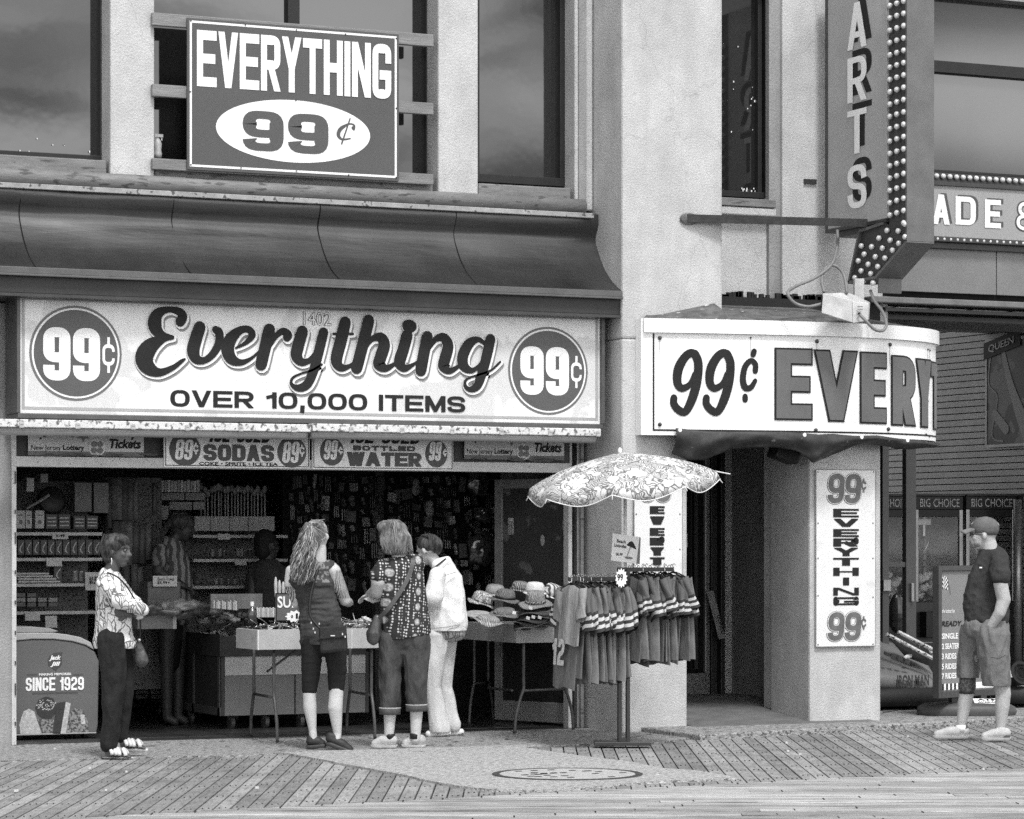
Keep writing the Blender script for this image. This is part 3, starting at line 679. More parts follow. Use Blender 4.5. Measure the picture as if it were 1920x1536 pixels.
# end caps, underside and the felted roof rising to the wall
m = MB(); m.box(10.78, 10.82, -.6, -.502, zb, zfa); m.build('end_panel', mpan, mqt)
m = MB(); ring_ = [MQM(acc[-1]*k/40, zb+.02, -.02) for k in range(41)]
m.poly(ring_+[Vector((13.8, .5, zb+.02)), Vector((11.3, .5, zb+.02)), Vector((11.3, -.49, zb+.02)), Vector((10.85, -.52, zb+.02))]); m.build('underside', dmetal, mqt)
m = MB(); rim = [MQM(acc[-1]*k/60, zfa+.002, .02) for k in range(61)]
def apexpt(k):
    t = k/60; return Vector((11.0+2.4*t, -.02+.3*(1-abs(2*t-1))*0, zfa+.03+.15*math.sin(math.pi*min(1, .15+t*.95))))
inn = []
for k in range(61):
    r = rim[k]; x = min(max(r.x, 10.9), 13.5); inn.append(Vector((x, -.0 if x > 11.56 else -.49, zfa+.02+.17*min(1, max(0, (x-10.9)/.75))*min(1, max(0, (13.6-x)/.9)))))
mid = [a.lerp(b, .5)+Vector((0, 0, .02)) for a, b in zip(rim, inn)]
m.add(rim+mid+inn, [(k, k+1, 62+k, 61+k) for k in range(60)]+[(61+k, 62+k, 123+k, 122+k) for k in range(60)])
roofm = mat('roof_felt', .10, .85, .5, 14, .6, 30, c2=.5, thr=(.66, .72), pscale=22, stretch=(.6, 1, 1))
m.build('roof', roofm, mqt, smooth=True)
m = MB(); m.box(11.56, 13.4, -.03, .0, zfa+.1, zfa+.26)
for k in range(60): x = random.uniform(11.57, 13.3); m.box(x, x+random.uniform(.02, .06), -.03, -.0, zfa+.26, zfa+.26+random.uniform(.005, .05))
m.build('tar_upstand', mat('tar', .02, .9), mqt)
# lettering
m = MB(); li = .003
def R6(x, y): return mk(1160+x/3.097, 520+y/3.097)
def br(mb, pts, ex=0, lift=.006, mi=0):
    st = []
    for x, y, w in pts:
        u, v = R6(x, y); st.append((u, v, w/3.097*.00437))
    return brush(mb, [st], MQM, mi, lift, ex, per=5)
for dx in (0, 187):
    l2 = .006
    l2 = br(m, [(455+dx, 470, 46), (430+dx, 440, 48), (385+dx, 460, 50), (350+dx, 530, 56), (338+dx, 610, 50), (368+dx, 645, 44), (415+dx, 620, 34), (440+dx, 560, 30)], lift=l2)
    l2 = br(m, [(440+dx, 445, 50), (462+dx, 500, 52), (452+dx, 600, 54), (425+dx, 700, 54), (385+dx, 780, 46), (350+dx, 770, 46), (322+dx, 735, 44), (322+dx, 700, 42)], lift=l2)
l2 = br(m, [(786, 430, 34), (778, 450, 34)])
l2 = br(m, [(790, 545, 34), (795, 505, 34), (765, 485, 32), (735, 520, 36), (720, 590, 38), (735, 640, 40), (765, 640, 34), (795, 600, 26)])
l2 = br(m, [(735, 692, 34), (730, 712, 34)])
m.build('lettering', ink, mqt)
mo, mi_ = MB(), MB()
for ch, x0, x1, y0, y1, tv_ in (('E', 905, 1125, 408, 830, .135), ('V', 1130, 1388, 418, 838, .13), ('E', 1395, 1555, 430, 850, .135), ('R', 1577, 1722, 450, 862, .135), ('Y', 1722, 1808, 468, 872, .13), ('T', 1806, 1859, 485, 885, .135)):
    u0, vb = R6(x0, y1); u1, _ = R6(x1, y1); _, vt = R6(x0, y0)
    if ch == 'T': u1 = u0+.34
    if ch == 'Y': u1 = max(u1, u0+.3)
    u0 += .012; u1 -= .012; vb += .012; vt -= .012
    l2 = word(mo, ch, MQM, u0, u1, vb, vt, tv_, .118, ex=.012, lift=.007); word(mi_, ch, MQM, u0, u1, vb, vt, tv_, .118, ex=-.004, lift=.012)
mo.build('lettering', ink, mqt); mi_.build('lettering', mat('letter_mid', .12, .5, .2, 1.5, spec=.3), mqt)
# thin black border line and bolt heads with rust runs
m = MB(); u0, v0 = R6(200, 892); _, v1 = R6(200, 326); u1 = acc[-1]-.02
for k in range(50):
    a, b = u0+(u1-u0)*k/50, u0+(u1-u0)*(k+1)/50
    m.poly([MQM(a, v0, .003), MQM(b, v0, .003), MQM(b, v0+.014, .003), MQM(a, v0+.014, .003)])
m.poly([MQM(u0, v0, .003), MQM(u0+.014, v0, .003), MQM(u0+.014, v1, .003), MQM(u0, v1, .003)]); m.build('border_line', ink, mqt)
m = MB(); m2 = MB()
for x, y in ((240, 352), (240, 855), (1149, 372), (1145, 888), (1574, 391), (1563, 882), (765, 351), (1793, 420), (1806, 425), (1783, 912), (1803, 925), (1793, 720)):
    u, v = R6(x, y); r = .017 if x < 1700 and x != 765 else .008; c = MQM(u, v, .005); p, n = mq_at(u); n3 = Vector((n.x, n.y, 0))
    m.ell(c, r, r, r, n=10, k=6)
    if y < 500: m2.poly([MQM(u-.004, v-.18*random.uniform(.4, 1), .0022), MQM(u+.004, v-.18, .0022), MQM(u+.003, v, .0022), MQM(u-.003, v, .0022)])
m.build('bolt', dmetal, mqt, smooth=True); m2.build('rust_run', mat('rust_run', .45, .8), mqt)
# torn tarpaulin hanging under the drum
tp = []
tarp_px = [(1265, 803, 850), (1290, 806, 862), (1330, 809, 862), (1370, 810, 842), (1420, 810, 838), (1470, 810, 838), (1500, 812, 845), (1530, 815, 868), (1560, 814, 858), (1600, 818, 838), (1640, 817, 832), (1680, 823, 838), (1720, 826, 842), (1752, 832, 838)]
m = MB(); nu, nv = 90, 12; vs = []
for i in range(nu+1):
    px = 1265+(1754-1265)*i/nu
    for (a, b) in zip(tarp_px, tarp_px[1:]):
        if a[0] <= px <= b[0]: t = (px-a[0])/(b[0]-a[0]); yt = a[1]+(b[1]-a[1])*t; yb2 = a[2]+(b[2]-a[2])*t
    u, v0 = mk(px, yt); _, v1 = mk(px, yb2)
    for j in range(nv+1):
        s_ = j/nv; w_ = noise.noise(Vector((i*.13, s_*2.2, 3)))*.05+.03*math.sin(i*.45+s_*6)*s_
        vs.append(MQM(u, v0+(v1-v0)*s_, .022+.05*math.sin(math.pi*s_)+w_*s_*1.0-.10*s_))
m.add(vs, [(i*(nv+1)+j, (i+1)*(nv+1)+j, (i+1)*(nv+1)+j+1, i*(nv+1)+j+1) for i in range(nu) for j in range(nv)])
tarp = m.build('tarpaulin', mat('tarp', .035, .55, .5, 7, .3, 20, c2=.25, thr=(.68, .74), pscale=12), smooth=True)
tag(tarp, 'torn dark tarpaulin tied up along the bottom edge of the curved marquee', 'tarpaulin')
so = tarp.modifiers.new('t', 'SOLIDIFY'); so.thickness = .004
m = MB()
for px, py in ((1270, 806), (1502, 815), (1606, 819), (1688, 825)):
    u, v = mk(px, py); m.lathe(MQM(u, v-.005, .075), [(.016, 0), (.016, .006)], 12, M=Matrix.Rotation(R(90), 3, 'X'))
m.build('eyelet', white2, tarp)
# dark floodlight under the tarp
fl_c = pt(1470, 853, -.45); o = thing('floodlight', 'black floodlight housing hanging tilted under the torn tarpaulin', 'floodlight', fl_c)
m = MB(); m.obox(fl_c, Vector((.11, 0, -.035)), Vector((0, .09, 0)), Vector((.02, 0, .05))); m.build('housing', black, o, bevel=.02)
m = MB(); m.tube([fl_c+Vector((0, 0, .03)), fl_c+Vector((-.02, 0, .16))], .012, 8); m.build('bracket', dmetal, o)
# junction box with conduits on the drum roof
jb = pp(1580, 575, 23.75); jbt = thing('junction_box', 'grey metal junction box on the marquee roof with looping conduits', 'electrical box', jb)
def jp(px, py, dz=0): return pp(px, py, 23.75+dz)
m = MB(); a0 = [jp(1540, 587), jp(1600, 606), jp(1630, 600, .3), jp(1570, 582, .3)]; a1 = [jp(1543, 550), jp(1600, 563), jp(1632, 567, .3), jp(1590, 548, .3)]
m.hexa(a0, a1); m.build('box', mat('box_grey', .48, .6, .25, 9, .2, 20), jbt, bevel=.006)
m = MB(); m.hexa([jp(1599, 606, -.01), jp(1627, 602, .0), jp(1627, 602, .05), jp(1600, 606, .05)], [jp(1598, 565, -.01), jp(1629, 568, 0), jp(1629, 568, .05), jp(1600, 565, .05)]); m.build('cover_plate', mat('box_pale', .5, .6, .2, 9), jbt, bevel=.004)
m = MB()
for y in (575, 580): m.obox(jp(1613, y, -.03), RT*.022, FW*.004, UP*.002)
m.ell(jp(1611, 588, -.03), .012, .01, .012); m.build('vent', black, jbt)
def cond(pts, r=.013, lab=None):
    m = MB(); P = smooth_path([tuple(jp(*p)) for p in pts], 6); m.tube([Vector(p) for p in P], r, 8); return m.build('conduit', pipe, jbt, smooth=True)
cond([(1570, 432, .6), (1570, 460, .5), (1560, 495, .3), (1530, 520, .2), (1490, 538, .1), (1477, 550, 0), (1490, 568, 0), (1515, 575, 0), (1540, 570, .05)])
cond([(1545, 548, .1), (1541, 525, .2), (1548, 503, .3), (1565, 498, .3), (1582, 515, .3), (1588, 550, .2)])
cond([(1612, 590, -.04), (1625, 603, -.06), (1640, 618, -.05), (1655, 620, 0), (1662, 608, .05), (1655, 585, .2), (1640, 565, .3), (1632, 545, .4)])
m = MB(); m.obox(pp(1610, 555, 24.2), RT*.04, FW*.05, UP*.14); m.build('mounting_plate', mat('box_pale', .5, .6), jbt, bevel=.004)
# steel bar from the pillar to the blade sign
m = MB(); b0 = Vector((11.24, -.53, wz(1325, 412, -.53))); b1 = Vector((12.86, -.86, b0.z-.0))
d = (b1-b0).normalized(); m.obox((b0+b1)/2, (b1-b0)/2, Vector((0, .006, 0)), UP*.03); m.obox((b0+b1)/2+Vector((0, .03, .03)), (b1-b0)/2, Vector((0, .035, 0)), UP*.006)
sb = m.build('steel_bar', mat('rusted_steel', .03, .7, .5, 10, .4, 50), None); tag(sb, 'dark steel angle bar running from the stucco pillar to the blade sign', 'steel bar')
m = MB(); m.ell((11.27, -.515, b0.z), .09, .02, .05); m.build('mortar_patch', mat('mortar', .12, .9, .5, 30, .8, 60), sb, smooth=True)
# ================================================================ signs
def sign_panel(name, label, px0, px1, pyt, pyb, Y, mt, th=.03, ref=None, fr=None, frm=None, cat='sign'):
    x0, x1, z0, z1 = B(px0, px1, pyt, pyb, Y, ref); t = thing(name, label, cat, ((x0+x1)/2, Y, z0))
    m = MB(); m.box(x0, x1, Y, Y+th, z0, z1); m.build('panel', mt, t, bevel=.003)
    return t, Plane((0, Y, 0)), x0, x1, z0, z1
PX = .00412
# ---- banner
banm = mat('banner_grey', .085, .55, .07, 2, spec=.3)
t, M_, x0, x1, z0, z1 = sign_panel('banner_sign', 'dark banner with white block letters and an oval price across the upper windows', 351, 748, 33, 318, -.10, banm, .02, ref=351)
m = MB(); frame(m, M_, x0+.02, x1-.02, z0+.025, z1-.02, .017, .002); m.build('border', white2, t)
m = MB(); a, b, c, d = B(369, 733, 56, 161.5, -.10, ref=369); word(m, 'EVERYTHING', M_, a, b, c, d, .050, .075, gap=.28, rad=.42); m.build('lettering', white2, t)
cx, cz, ru, rv = wx(551, -.1), wz(551, 246.5, -.1), (wx(696, -.1)-wx(407, -.1))/2, 59.5*PX
m = MB(); disc(m, M_, cx, cz, ru, rv, .002, n=64); m.build('oval', white2, t)
m = MB(); a, b, c, d = B(454.6, 615.5, 207, 283, -.10, ref=500); d = wz(500, 209, -.1); c = wz(500, 284, -.1); word(m, '99', M_, a, b, c, d, .118, .062, gap=.3, rad=.36, lift=.004)
def cent(m, px, py, s, sh, lift=.004):
    c = pt(px, py, -.1); q = lambda x, y: (c.x+(x+y*sh)*s, c.z+y*s)
    brush(m, [[(*q(.32, .12), .05*s*2.2), (*q(.28, .28), .08*s), (*q(.05, .33), .07*s), (*q(-.25, .12), .16*s), (*q(-.28, -.15), .16*s), (*q(-.05, -.33), .09*s), (*q(.3, -.28), .06*s)], [(*q(0, .55), .06*s), (*q(0, -.52), .07*s)]], M_, 0, lift)
    brush(m, [[(*q(.26, .18), .14*s), (*q(.3, .14), .12*s)]], M_, 0, lift+.001)
cent(m, 648, 247, .19, .35); m.build('lettering', banm, t)
m = MB()
for px, py in ((358, 39), (460, 47), (556, 56), (648, 64), (743, 72), (357, 172), (743, 203), (358, 309), (452, 315), (556, 321), (654, 328), (743, 333), (555, 188)):
    v = pt(px, py, -.105); m.ell(v, .006, .006, .006, n=8, k=4)
m.build('screw', black, t)
# wooden battens holding the banner
bt = thing('batten_frame', 'three weathered wooden battens behind the dark banner across the upper window', 'battens', (8, -.04, 5))
for py0, py1 in ((24, 48), (158, 181), (297, 318)):
    m = MB(); xa, xb_, za, zb3 = B(284, 811, py0, py1, -.05, ref=284); m.box(xa, xb_, -.075, -.03, za, zb3); m.build('batten', mat('batten', .2, .75, .3, 6, .4, 30, stretch=(.4, 1, 3)), bt, bevel=.006)
# spray bottle on the window sill inside the panes
v = pt(296, 296, .1); sbt = thing('spray_bottle', 'pale plastic spray bottle standing on the upper window sill', 'spray bottle', v)
plm = mat('pale_plastic', .4, .4, .1)
m = MB(); m.lathe(v, [(.03, 0), (.033, .03), (.026, .06), (.032, .1), (.024, .13), (.011, .15)], 14); m.build('bottle', plm, sbt, smooth=True)
m = MB(); m.obox(v+Vector((.005, 0, .172)), (.035, 0, 0), (0, .01, 0), (0, 0, .012)); m.obox(v+Vector((.03, 0, .155)), (.005, 0, 0), (0, .006, 0), (0, 0, .02)); m.build('trigger', plm, sbt)
# ---- the long shop sign
YM = -.3
t, M_, x0, x1, z0, z1 = sign_panel('shop_sign', 'long white lightbox sign with black script lettering between two circled prices', 36, 1125, 556, 775, YM, mat('sign_face', .74, .3, .05, 2, spec=.5, c2=.6, thr=(.53, .545), pscale=1.3, grime=(6, .06, (3, 1, .3))), .3, ref=36)
edge = mat('sign_edge', .35, .4, .1)
m = MB(); frame(m, M_, x0+.02, x1-.02, z0+.03, z1-.0, .022, .0025); m.build('inner_border', edge, t)
m = MB(); m.box(x0-.02, x1+.012, YM-.04, YM+.3, z0-.04, z0+.0); m.box(x0-.028, x0, YM-.04, YM+.3, z0, z1); m.box(x1, x1+.03, YM-.04, YM+.3, z0, z1); m.build('frame', mat('bronze_frame', .06, .4, .3, 6, spec=.6), t, bevel=.006)
m = MB(); ztop = wz(36, 540, YM-.05); m.box(x0-.03, x1+.035, YM-.06, YM+.25, z1, ztop)
m.build('top_trim', mat('top_trim', .6, .4, .1, 6), t, bevel=.005)
for px0, px1 in ((0, 30),): pass
cgrey = mat('circle_grey', .085, .4, .12, 3, spec=.4)
for (cx, cy, rx, ry, n0, n1, n2, n3, ny0, ny1, c0_, c1_, cy0, cy1) in ((142, 662.5, 86.7, 88.5, 80.5, 131, 136.5, 187, 613, 713, 191.5, 214.5, 632, 699), (1027.6, 695.6, 74.6, 81, 975, 1018, 1022.5, 1066, 649, 740, 1070, 1090, 667.5, 727.5)):
    X, Z_ = wx(cx, YM), wz(cx, cy, YM); ru = (wx(cx+rx, YM)-wx(cx-rx, YM))/2; rv = ru*1.0; k_ = ru/rx
    m = MB(); disc(m, M_, X, Z_, ru, rv, .003); m.build('disc', mat('disc_ring', .13, .4, .1, 3, spec=.4), t)
    m = MB(); disc(m, M_, X, Z_, ru*.95, rv*.95, .0045); m.build('disc', white2, t)
    m = MB(); disc(m, M_, X, Z_, ru*.91, rv*.91, .006); m.build('disc', cgrey, t)
    m = MB(); a, b = wx(n0, YM), wx(n3, YM); zz0, zz1 = wz(n0, ny1, YM), wz(n0, ny0, YM)
    word(m, '99', M_, a, b, zz0, zz1, .088, .075, gap=.22, rad=.42, lift=.0075)
    word(m, 'c', M_, wx(c0_, YM), wx(c1_, YM), wz(c0_, cy1, YM), wz(c0_, cy0, YM), .02, .028, rad=.5, lift=.0075); m.build('lettering', white2, t)
m = MB(); a, b, c, d = B(319, 872, 731, 762.5, YM, ref=319)
word(m, 'OVER 10,000 ITEMS', M_, a, b, c, d, .037, .026, gap=.42, rad=.42, gw={**GW, ' ': .25, ',': .12, 'I': 0, 'M': 1.15}); m.build('lettering', ink, t)
m = MB(); a, b, c, d = B(568, 621, 584, 610, YM, ref=568); small(m, '1402', M_, a, b, c, d, lift=.004, bold=.03); small(m, '1402', M_, a+.004, b-.004, c+.003, d-.003, mi=1, lift=.0055, bold=-.012); m.build('lettering', [inkgrey, white2], t)
# script word
def r4(L_): return [(wx(x/3.2, YM), wz(x/3.2, 520+y/3.2, YM), w/3.2*PX) for x, y, w in L_]
def r5(L_): return [(wx(560+x/3.097, YM), wz(560+x/3.097, 540+y/3.097, YM), w/3.097*PX) for x, y, w in L_]
scr = [r4([(1078, 268, 62), (1092, 235, 58), (1070, 207, 48), (1010, 195, 36), (950, 215, 62), (925, 265, 84), (935, 315, 76), (975, 348, 44), (1035, 358, 16)]),
 r4([(1035, 366, 16), (975, 372, 44), (900, 415, 96), (862, 480, 112), (885, 540, 92), (950, 572, 52), (1030, 545, 34), (1085, 505, 24), (1105, 492, 14)]),
 r4([(1195, 300, 74), (1172, 370, 78), (1156, 440, 80), (1175, 490, 62), (1220, 500, 42), (1270, 465, 46), (1308, 400, 52), (1312, 335, 52), (1290, 315, 46)]),
 r4([(1412, 425, 14), (1470, 395, 26), (1508, 350, 46), (1490, 315, 42), (1440, 318, 48), (1385, 365, 74), (1362, 430, 82), (1385, 490, 70), (1440, 512, 40), (1500, 490, 22), (1545, 450, 14)]),
 r4([(1612, 315, 76), (1588, 415, 76), (1562, 525, 76)]), r4([(1622, 410, 16), (1655, 350, 34), (1695, 325, 44), (1722, 345, 56), (1718, 362, 54)]),
 r4([(1810, 325, 74), (1785, 410, 78), (1775, 470, 74), (1805, 508, 54), (1850, 500, 34), (1890, 450, 22)]),
 r5([(140, 258, 60), (112, 370, 64), (82, 480, 60), (45, 560, 56), (-5, 582, 44), (-45, 560, 22), (-40, 525, 16), (5, 500, 14), (75, 478, 14), (130, 445, 14)]),
 r5([(266, 200, 72), (240, 310, 76), (215, 415, 74), (240, 462, 52), (290, 455, 26), (330, 420, 14)]), r5([(198, 268, 16), (310, 268, 16)]),
 r5([(402, 190, 72), (370, 320, 74), (332, 466, 74)]), r5([(385, 350, 18), (420, 300, 34), (470, 288, 60), (492, 330, 74), (472, 400, 76), (460, 445, 68), (500, 468, 44), (548, 445, 24), (575, 425, 14)]),
 r5([(625, 275, 72), (602, 360, 74), (582, 430, 74), (608, 466, 50), (650, 452, 26), (690, 425, 14)]),
 r5([(742, 285, 74), (722, 380, 74), (704, 480, 74)]), r5([(752, 355, 18), (790, 300, 36), (835, 290, 58), (862, 335, 70), (845, 410, 74), (835, 455, 66), (872, 482, 42), (925, 455, 22), (950, 430, 14)]),
 r5([(1070, 320, 26), (1035, 300, 36), (985, 325, 62), (948, 395, 72), (955, 455, 64), (1000, 480, 36), (1045, 450, 24), (1075, 390, 18)]),
 r5([(1108, 298, 66), (1085, 400, 68), (1058, 500, 62), (1030, 570, 54), (988, 590, 34), (960, 565, 22), (972, 530, 16), (1040, 505, 14), (1110, 480, 14), (1165, 430, 14)])]
dot = r5([(630, 222, 78), (646, 224, 78)])
al = scr+[dot]
k_ = .019
m = MB(); brush(m, al, M_, 0, .003, ex=.012, du=k_, dv=-.024); m.build('lettering', mat('script_shadow', .2, .5), t)
m = MB(); brush(m, al, M_, 0, .009, ex=.0105, du=.008, dv=-.008); m.build('lettering', white2, t)
m = MB(); brush(m, al, M_, 0, .015); m.build('lettering', ink, t)
# ---- twin fluorescent fittings under the sign
for px0, px1, yl_, lab in ((-40, 582, 796, 'long corroded fluorescent fitting under the sign above the lottery and soda signs'), (585, 1125, 794, 'long corroded fluorescent fitting under the sign above the bottled water sign')):
    x0, x1 = wx(px0, -.42), wx(px1, -.42); zt_0 = wz(583, yl_, -.44); t = thing('light_fitting', lab, 'light fitting', ((x0+x1)/2, -.4, zt_0-.1), 'fluorescent fittings under the shop sign')
    m = MB(); m.box(x0, x1, -.44, -.28, zt_0-.06, zt_0); m.build('housing', rusty, t, bevel=.006)
    m = MB(); m.tube([(x0+.01, -.36, zt_0-.072), (x1-.03, -.36, zt_0-.072), (x1-.01, -.36, zt_0-.07)], [.045, .045, .02], 16); m.build('diffuser', mat('diffuser', .33, .35, .1, 3, spec=.5), t, smooth=True)
    k = x0+.3
    while k < x1:
        m = MB(); m.box(k, k+.035, -.452, -.43, zt_0-.065, zt_0-.025); m.box(k+.005, k+.03, -.455, -.44, zt_0-.04, zt_0-.02); m.build('clip', mat('clip', .4, .5, .3, 20), t, bevel=.003); k += .43
# ---- transom signs
def price_disc(par, px, py, rx, ry, Y, txt, n0, n1, ny0, ny1, c0_, c1_, cy0, cy1, tv, th, M_):
    m = MB(); disc(m, M_, wx(px, Y), wz(px, py, Y), rx*PX, ry*PX, .003, n=40); m.build('disc', mat('disc_dark', .07, .5), par)
    m = MB(); word(m, txt, M_, wx(n0, Y), wx(n1, Y), wz(n0, ny1, Y), wz(n0, ny0, Y), tv, th, rad=.5, gap=.25, shear=.12, lift=.004, ex=.0)
    word(m, 'c', M_, wx(c0_, Y), wx(c1_, Y), wz(c0_, cy1, Y), wz(c0_, cy0, Y), .014, .014, rad=.5, lift=.004); m.build('lettering', white2, par)
YT = .02
t, M_, x0, x1, z0, z1 = sign_panel('soda_sign', 'white transom sign advertising cold sodas with a price disc at each end', 308, 581, 805, 876, YT, white, .03, ref=308)
m = MB(); frame(m, M_, x0+.008, x1-.008, z0+.012, z1, .006, .002); m.build('border', ink, t)
price_disc(t, 346.5, 843, 31, 31, YT, '89', 327, 359, 824, 862, 362, 372, 830, 852, .026, .022, M_)
price_disc(t, 547, 848, 29.5, 30, YT, '89', 528, 558, 828, 868, 561, 571, 834, 856, .026, .022, M_)
m = MB(); a, b, c, d = B(381, 514, 833, 864, YT); word(m, 'SODAS', M_, a, b, c, d, .042, .03, gap=.18, rad=.42); m.build('lettering', inkred, t)
m = MB(); a, b, c, d = B(392, 503, 807, 829, YT); word(m, 'ICE COLD', M_, a, b, c, d, .026, .022, gap=.35, shear=.28, rad=.45)
a, b, c, d = B(373, 521, 866, 872.5, YT); small(m, 'COKE • SPRITE • ICE TEA', M_, a, b, c, d, bold=.03); m.build('lettering', ink, t)
t, M_, x0, x1, z0, z1 = sign_panel('water_sign', 'white transom sign advertising cold bottled water with a price disc at each end', 586, 850, 808, 880, YT, white, .03, ref=586)
m = MB(); frame(m, M_, x0+.008, x1-.008, z0+.012, z1, .006, .002); m.build('border', ink, t)
price_disc(t, 622, 847, 24.5, 27, YT, '99', 606, 630, 825, 862, 634, 643, 838, 852, .022, .02, M_)
price_disc(t, 818, 851, 23.5, 27, YT, '99', 803, 825, 828, 864, 830, 838, 842, 856, .022, .02, M_)
m = MB(); a, b, c, d = B(650, 790, 847.5, 874, YT); word(m, 'WATER', M_, a, b, c, d, .044, .028, gap=.1, gw={**GW, 'W': 1.6, 'A': 1.25}); m.build('lettering', inkred, t)
m = MB(); a, b, c, d = B(657, 784, 811, 831, YT); word(m, 'ICE COLD', M_, a, b, c, d, .026, .022, gap=.4, shear=.28, rad=.45); m.build('lettering', ink, t)
m = MB(); a, b, c, d = B(662, 778, 835.5, 845, YT); word(m, 'BOTTLED', M_, a, b, c, d, .02, .013, gap=.4, rad=.4); m.build('lettering', inkred, t)
def star(m, M_, u, v, r, lift=.004, a0=.3):
    m.poly([M_(u+(r if k % 2 == 0 else r*.42)*math.cos(a0+k*math.pi/5), v+(r if k % 2 == 0 else r*.42)*math.sin(a0+k*math.pi/5), lift) for k in range(10)])
for px0, px1, yt, yb, lab in ((53, 270, 800, 854, 'worn lottery ticket banner at the end of the transom beside the soda sign'), (871, 1058, 808, 861, 'torn lottery ticket banner at the end of the transom beside the water sign')):
    t, M_, x0, x1, z0, z1 = sign_panel('lottery_sign', lab, px0, px1, yt, yb, YT+.06, mat('lottery_white', .55, .5, .1, 5), .01, ref=px0)
    w_ = (px1-px0)/217
    m = MB(); rect(m, M_, x0, x1, z0, z0+.035, .002); m.build('stripe', inkgrey, t)
    q = lambda x: px0+(x-53)*w_
    m = MB(); Yq = YT+.06; dy = yb-854
    small(m, 'New Jersey', M_, wx(q(58), Yq), wx(q(114), Yq), wz(q(58), 847+dy, Yq), wz(q(58), 834.5+dy, Yq), lift=.004)
    small(m, 'Lottery', M_, wx(q(118), Yq), wx(q(158), Yq), wz(q(118), 847+dy, Yq), wz(q(118), 834.5+dy, Yq), bold=.03, lift=.004)
    small(m, 'Lottery', M_, wx(q(196), Yq), wx(q(258), Yq), wz(q(196), 824+dy, Yq), wz(q(196), 804+dy, Yq), bold=.035, shear=.2, lift=.004)
    small(m, 'Tickets', M_, wx(q(205), Yq), wx(q(264), Yq), wz(q(205), 841+dy, Yq), wz(q(205), 823+dy, Yq), bold=.035, shear=.2, lift=.004)
    for a, b, r in ((76, 822, .014), (83, 817, .02), (94, 810, .02), (110, 811, .014)): star(m, M_, wx(q(a), Yq), wz(q(a), b+dy, Yq), r)
    m.build('lettering', ink, t)
    m = MB(); star(m, M_, wx(q(156), Yq), wz(q(156), 818+dy, Yq), .055, .003, .9); star(m, M_, wx(q(136), Yq), wz(q(136), 818+dy, Yq), .018, .003, .1)
    cu, cv = wx(q(181.5), Yq), wz(q(181.5), 839+dy, Yq)
    for k in range(4):
        a = math.pi/4+k*math.pi/2; disc(m, M_, cu+.034*math.cos(a), cv+.034*math.sin(a), .026, .024, .0055, n=12)
    m.build('emblem', mat('emblem_grey', .18, .5), t)
    m = MB(); disc(m, M_, cu, cv, .068, .07, .0045, n=24); m.build('emblem_disc', mat('emblem_white', .62, .5), t)
    m = MB()
    for k in range(7):                # curled torn strips along the lower edge
        u = x0+(x1-x0)*random.random(); v = z0+random.uniform(-.01, .02); m.poly([(u, Yq-.01, v), (u+.12, Yq-.02, v-.01), (u+.16, Yq-.012, v+.006), (u+.05, Yq-.018, v+.012)])
    m.build('torn_strip', mat('torn', .12, .7, .4, 20), t)
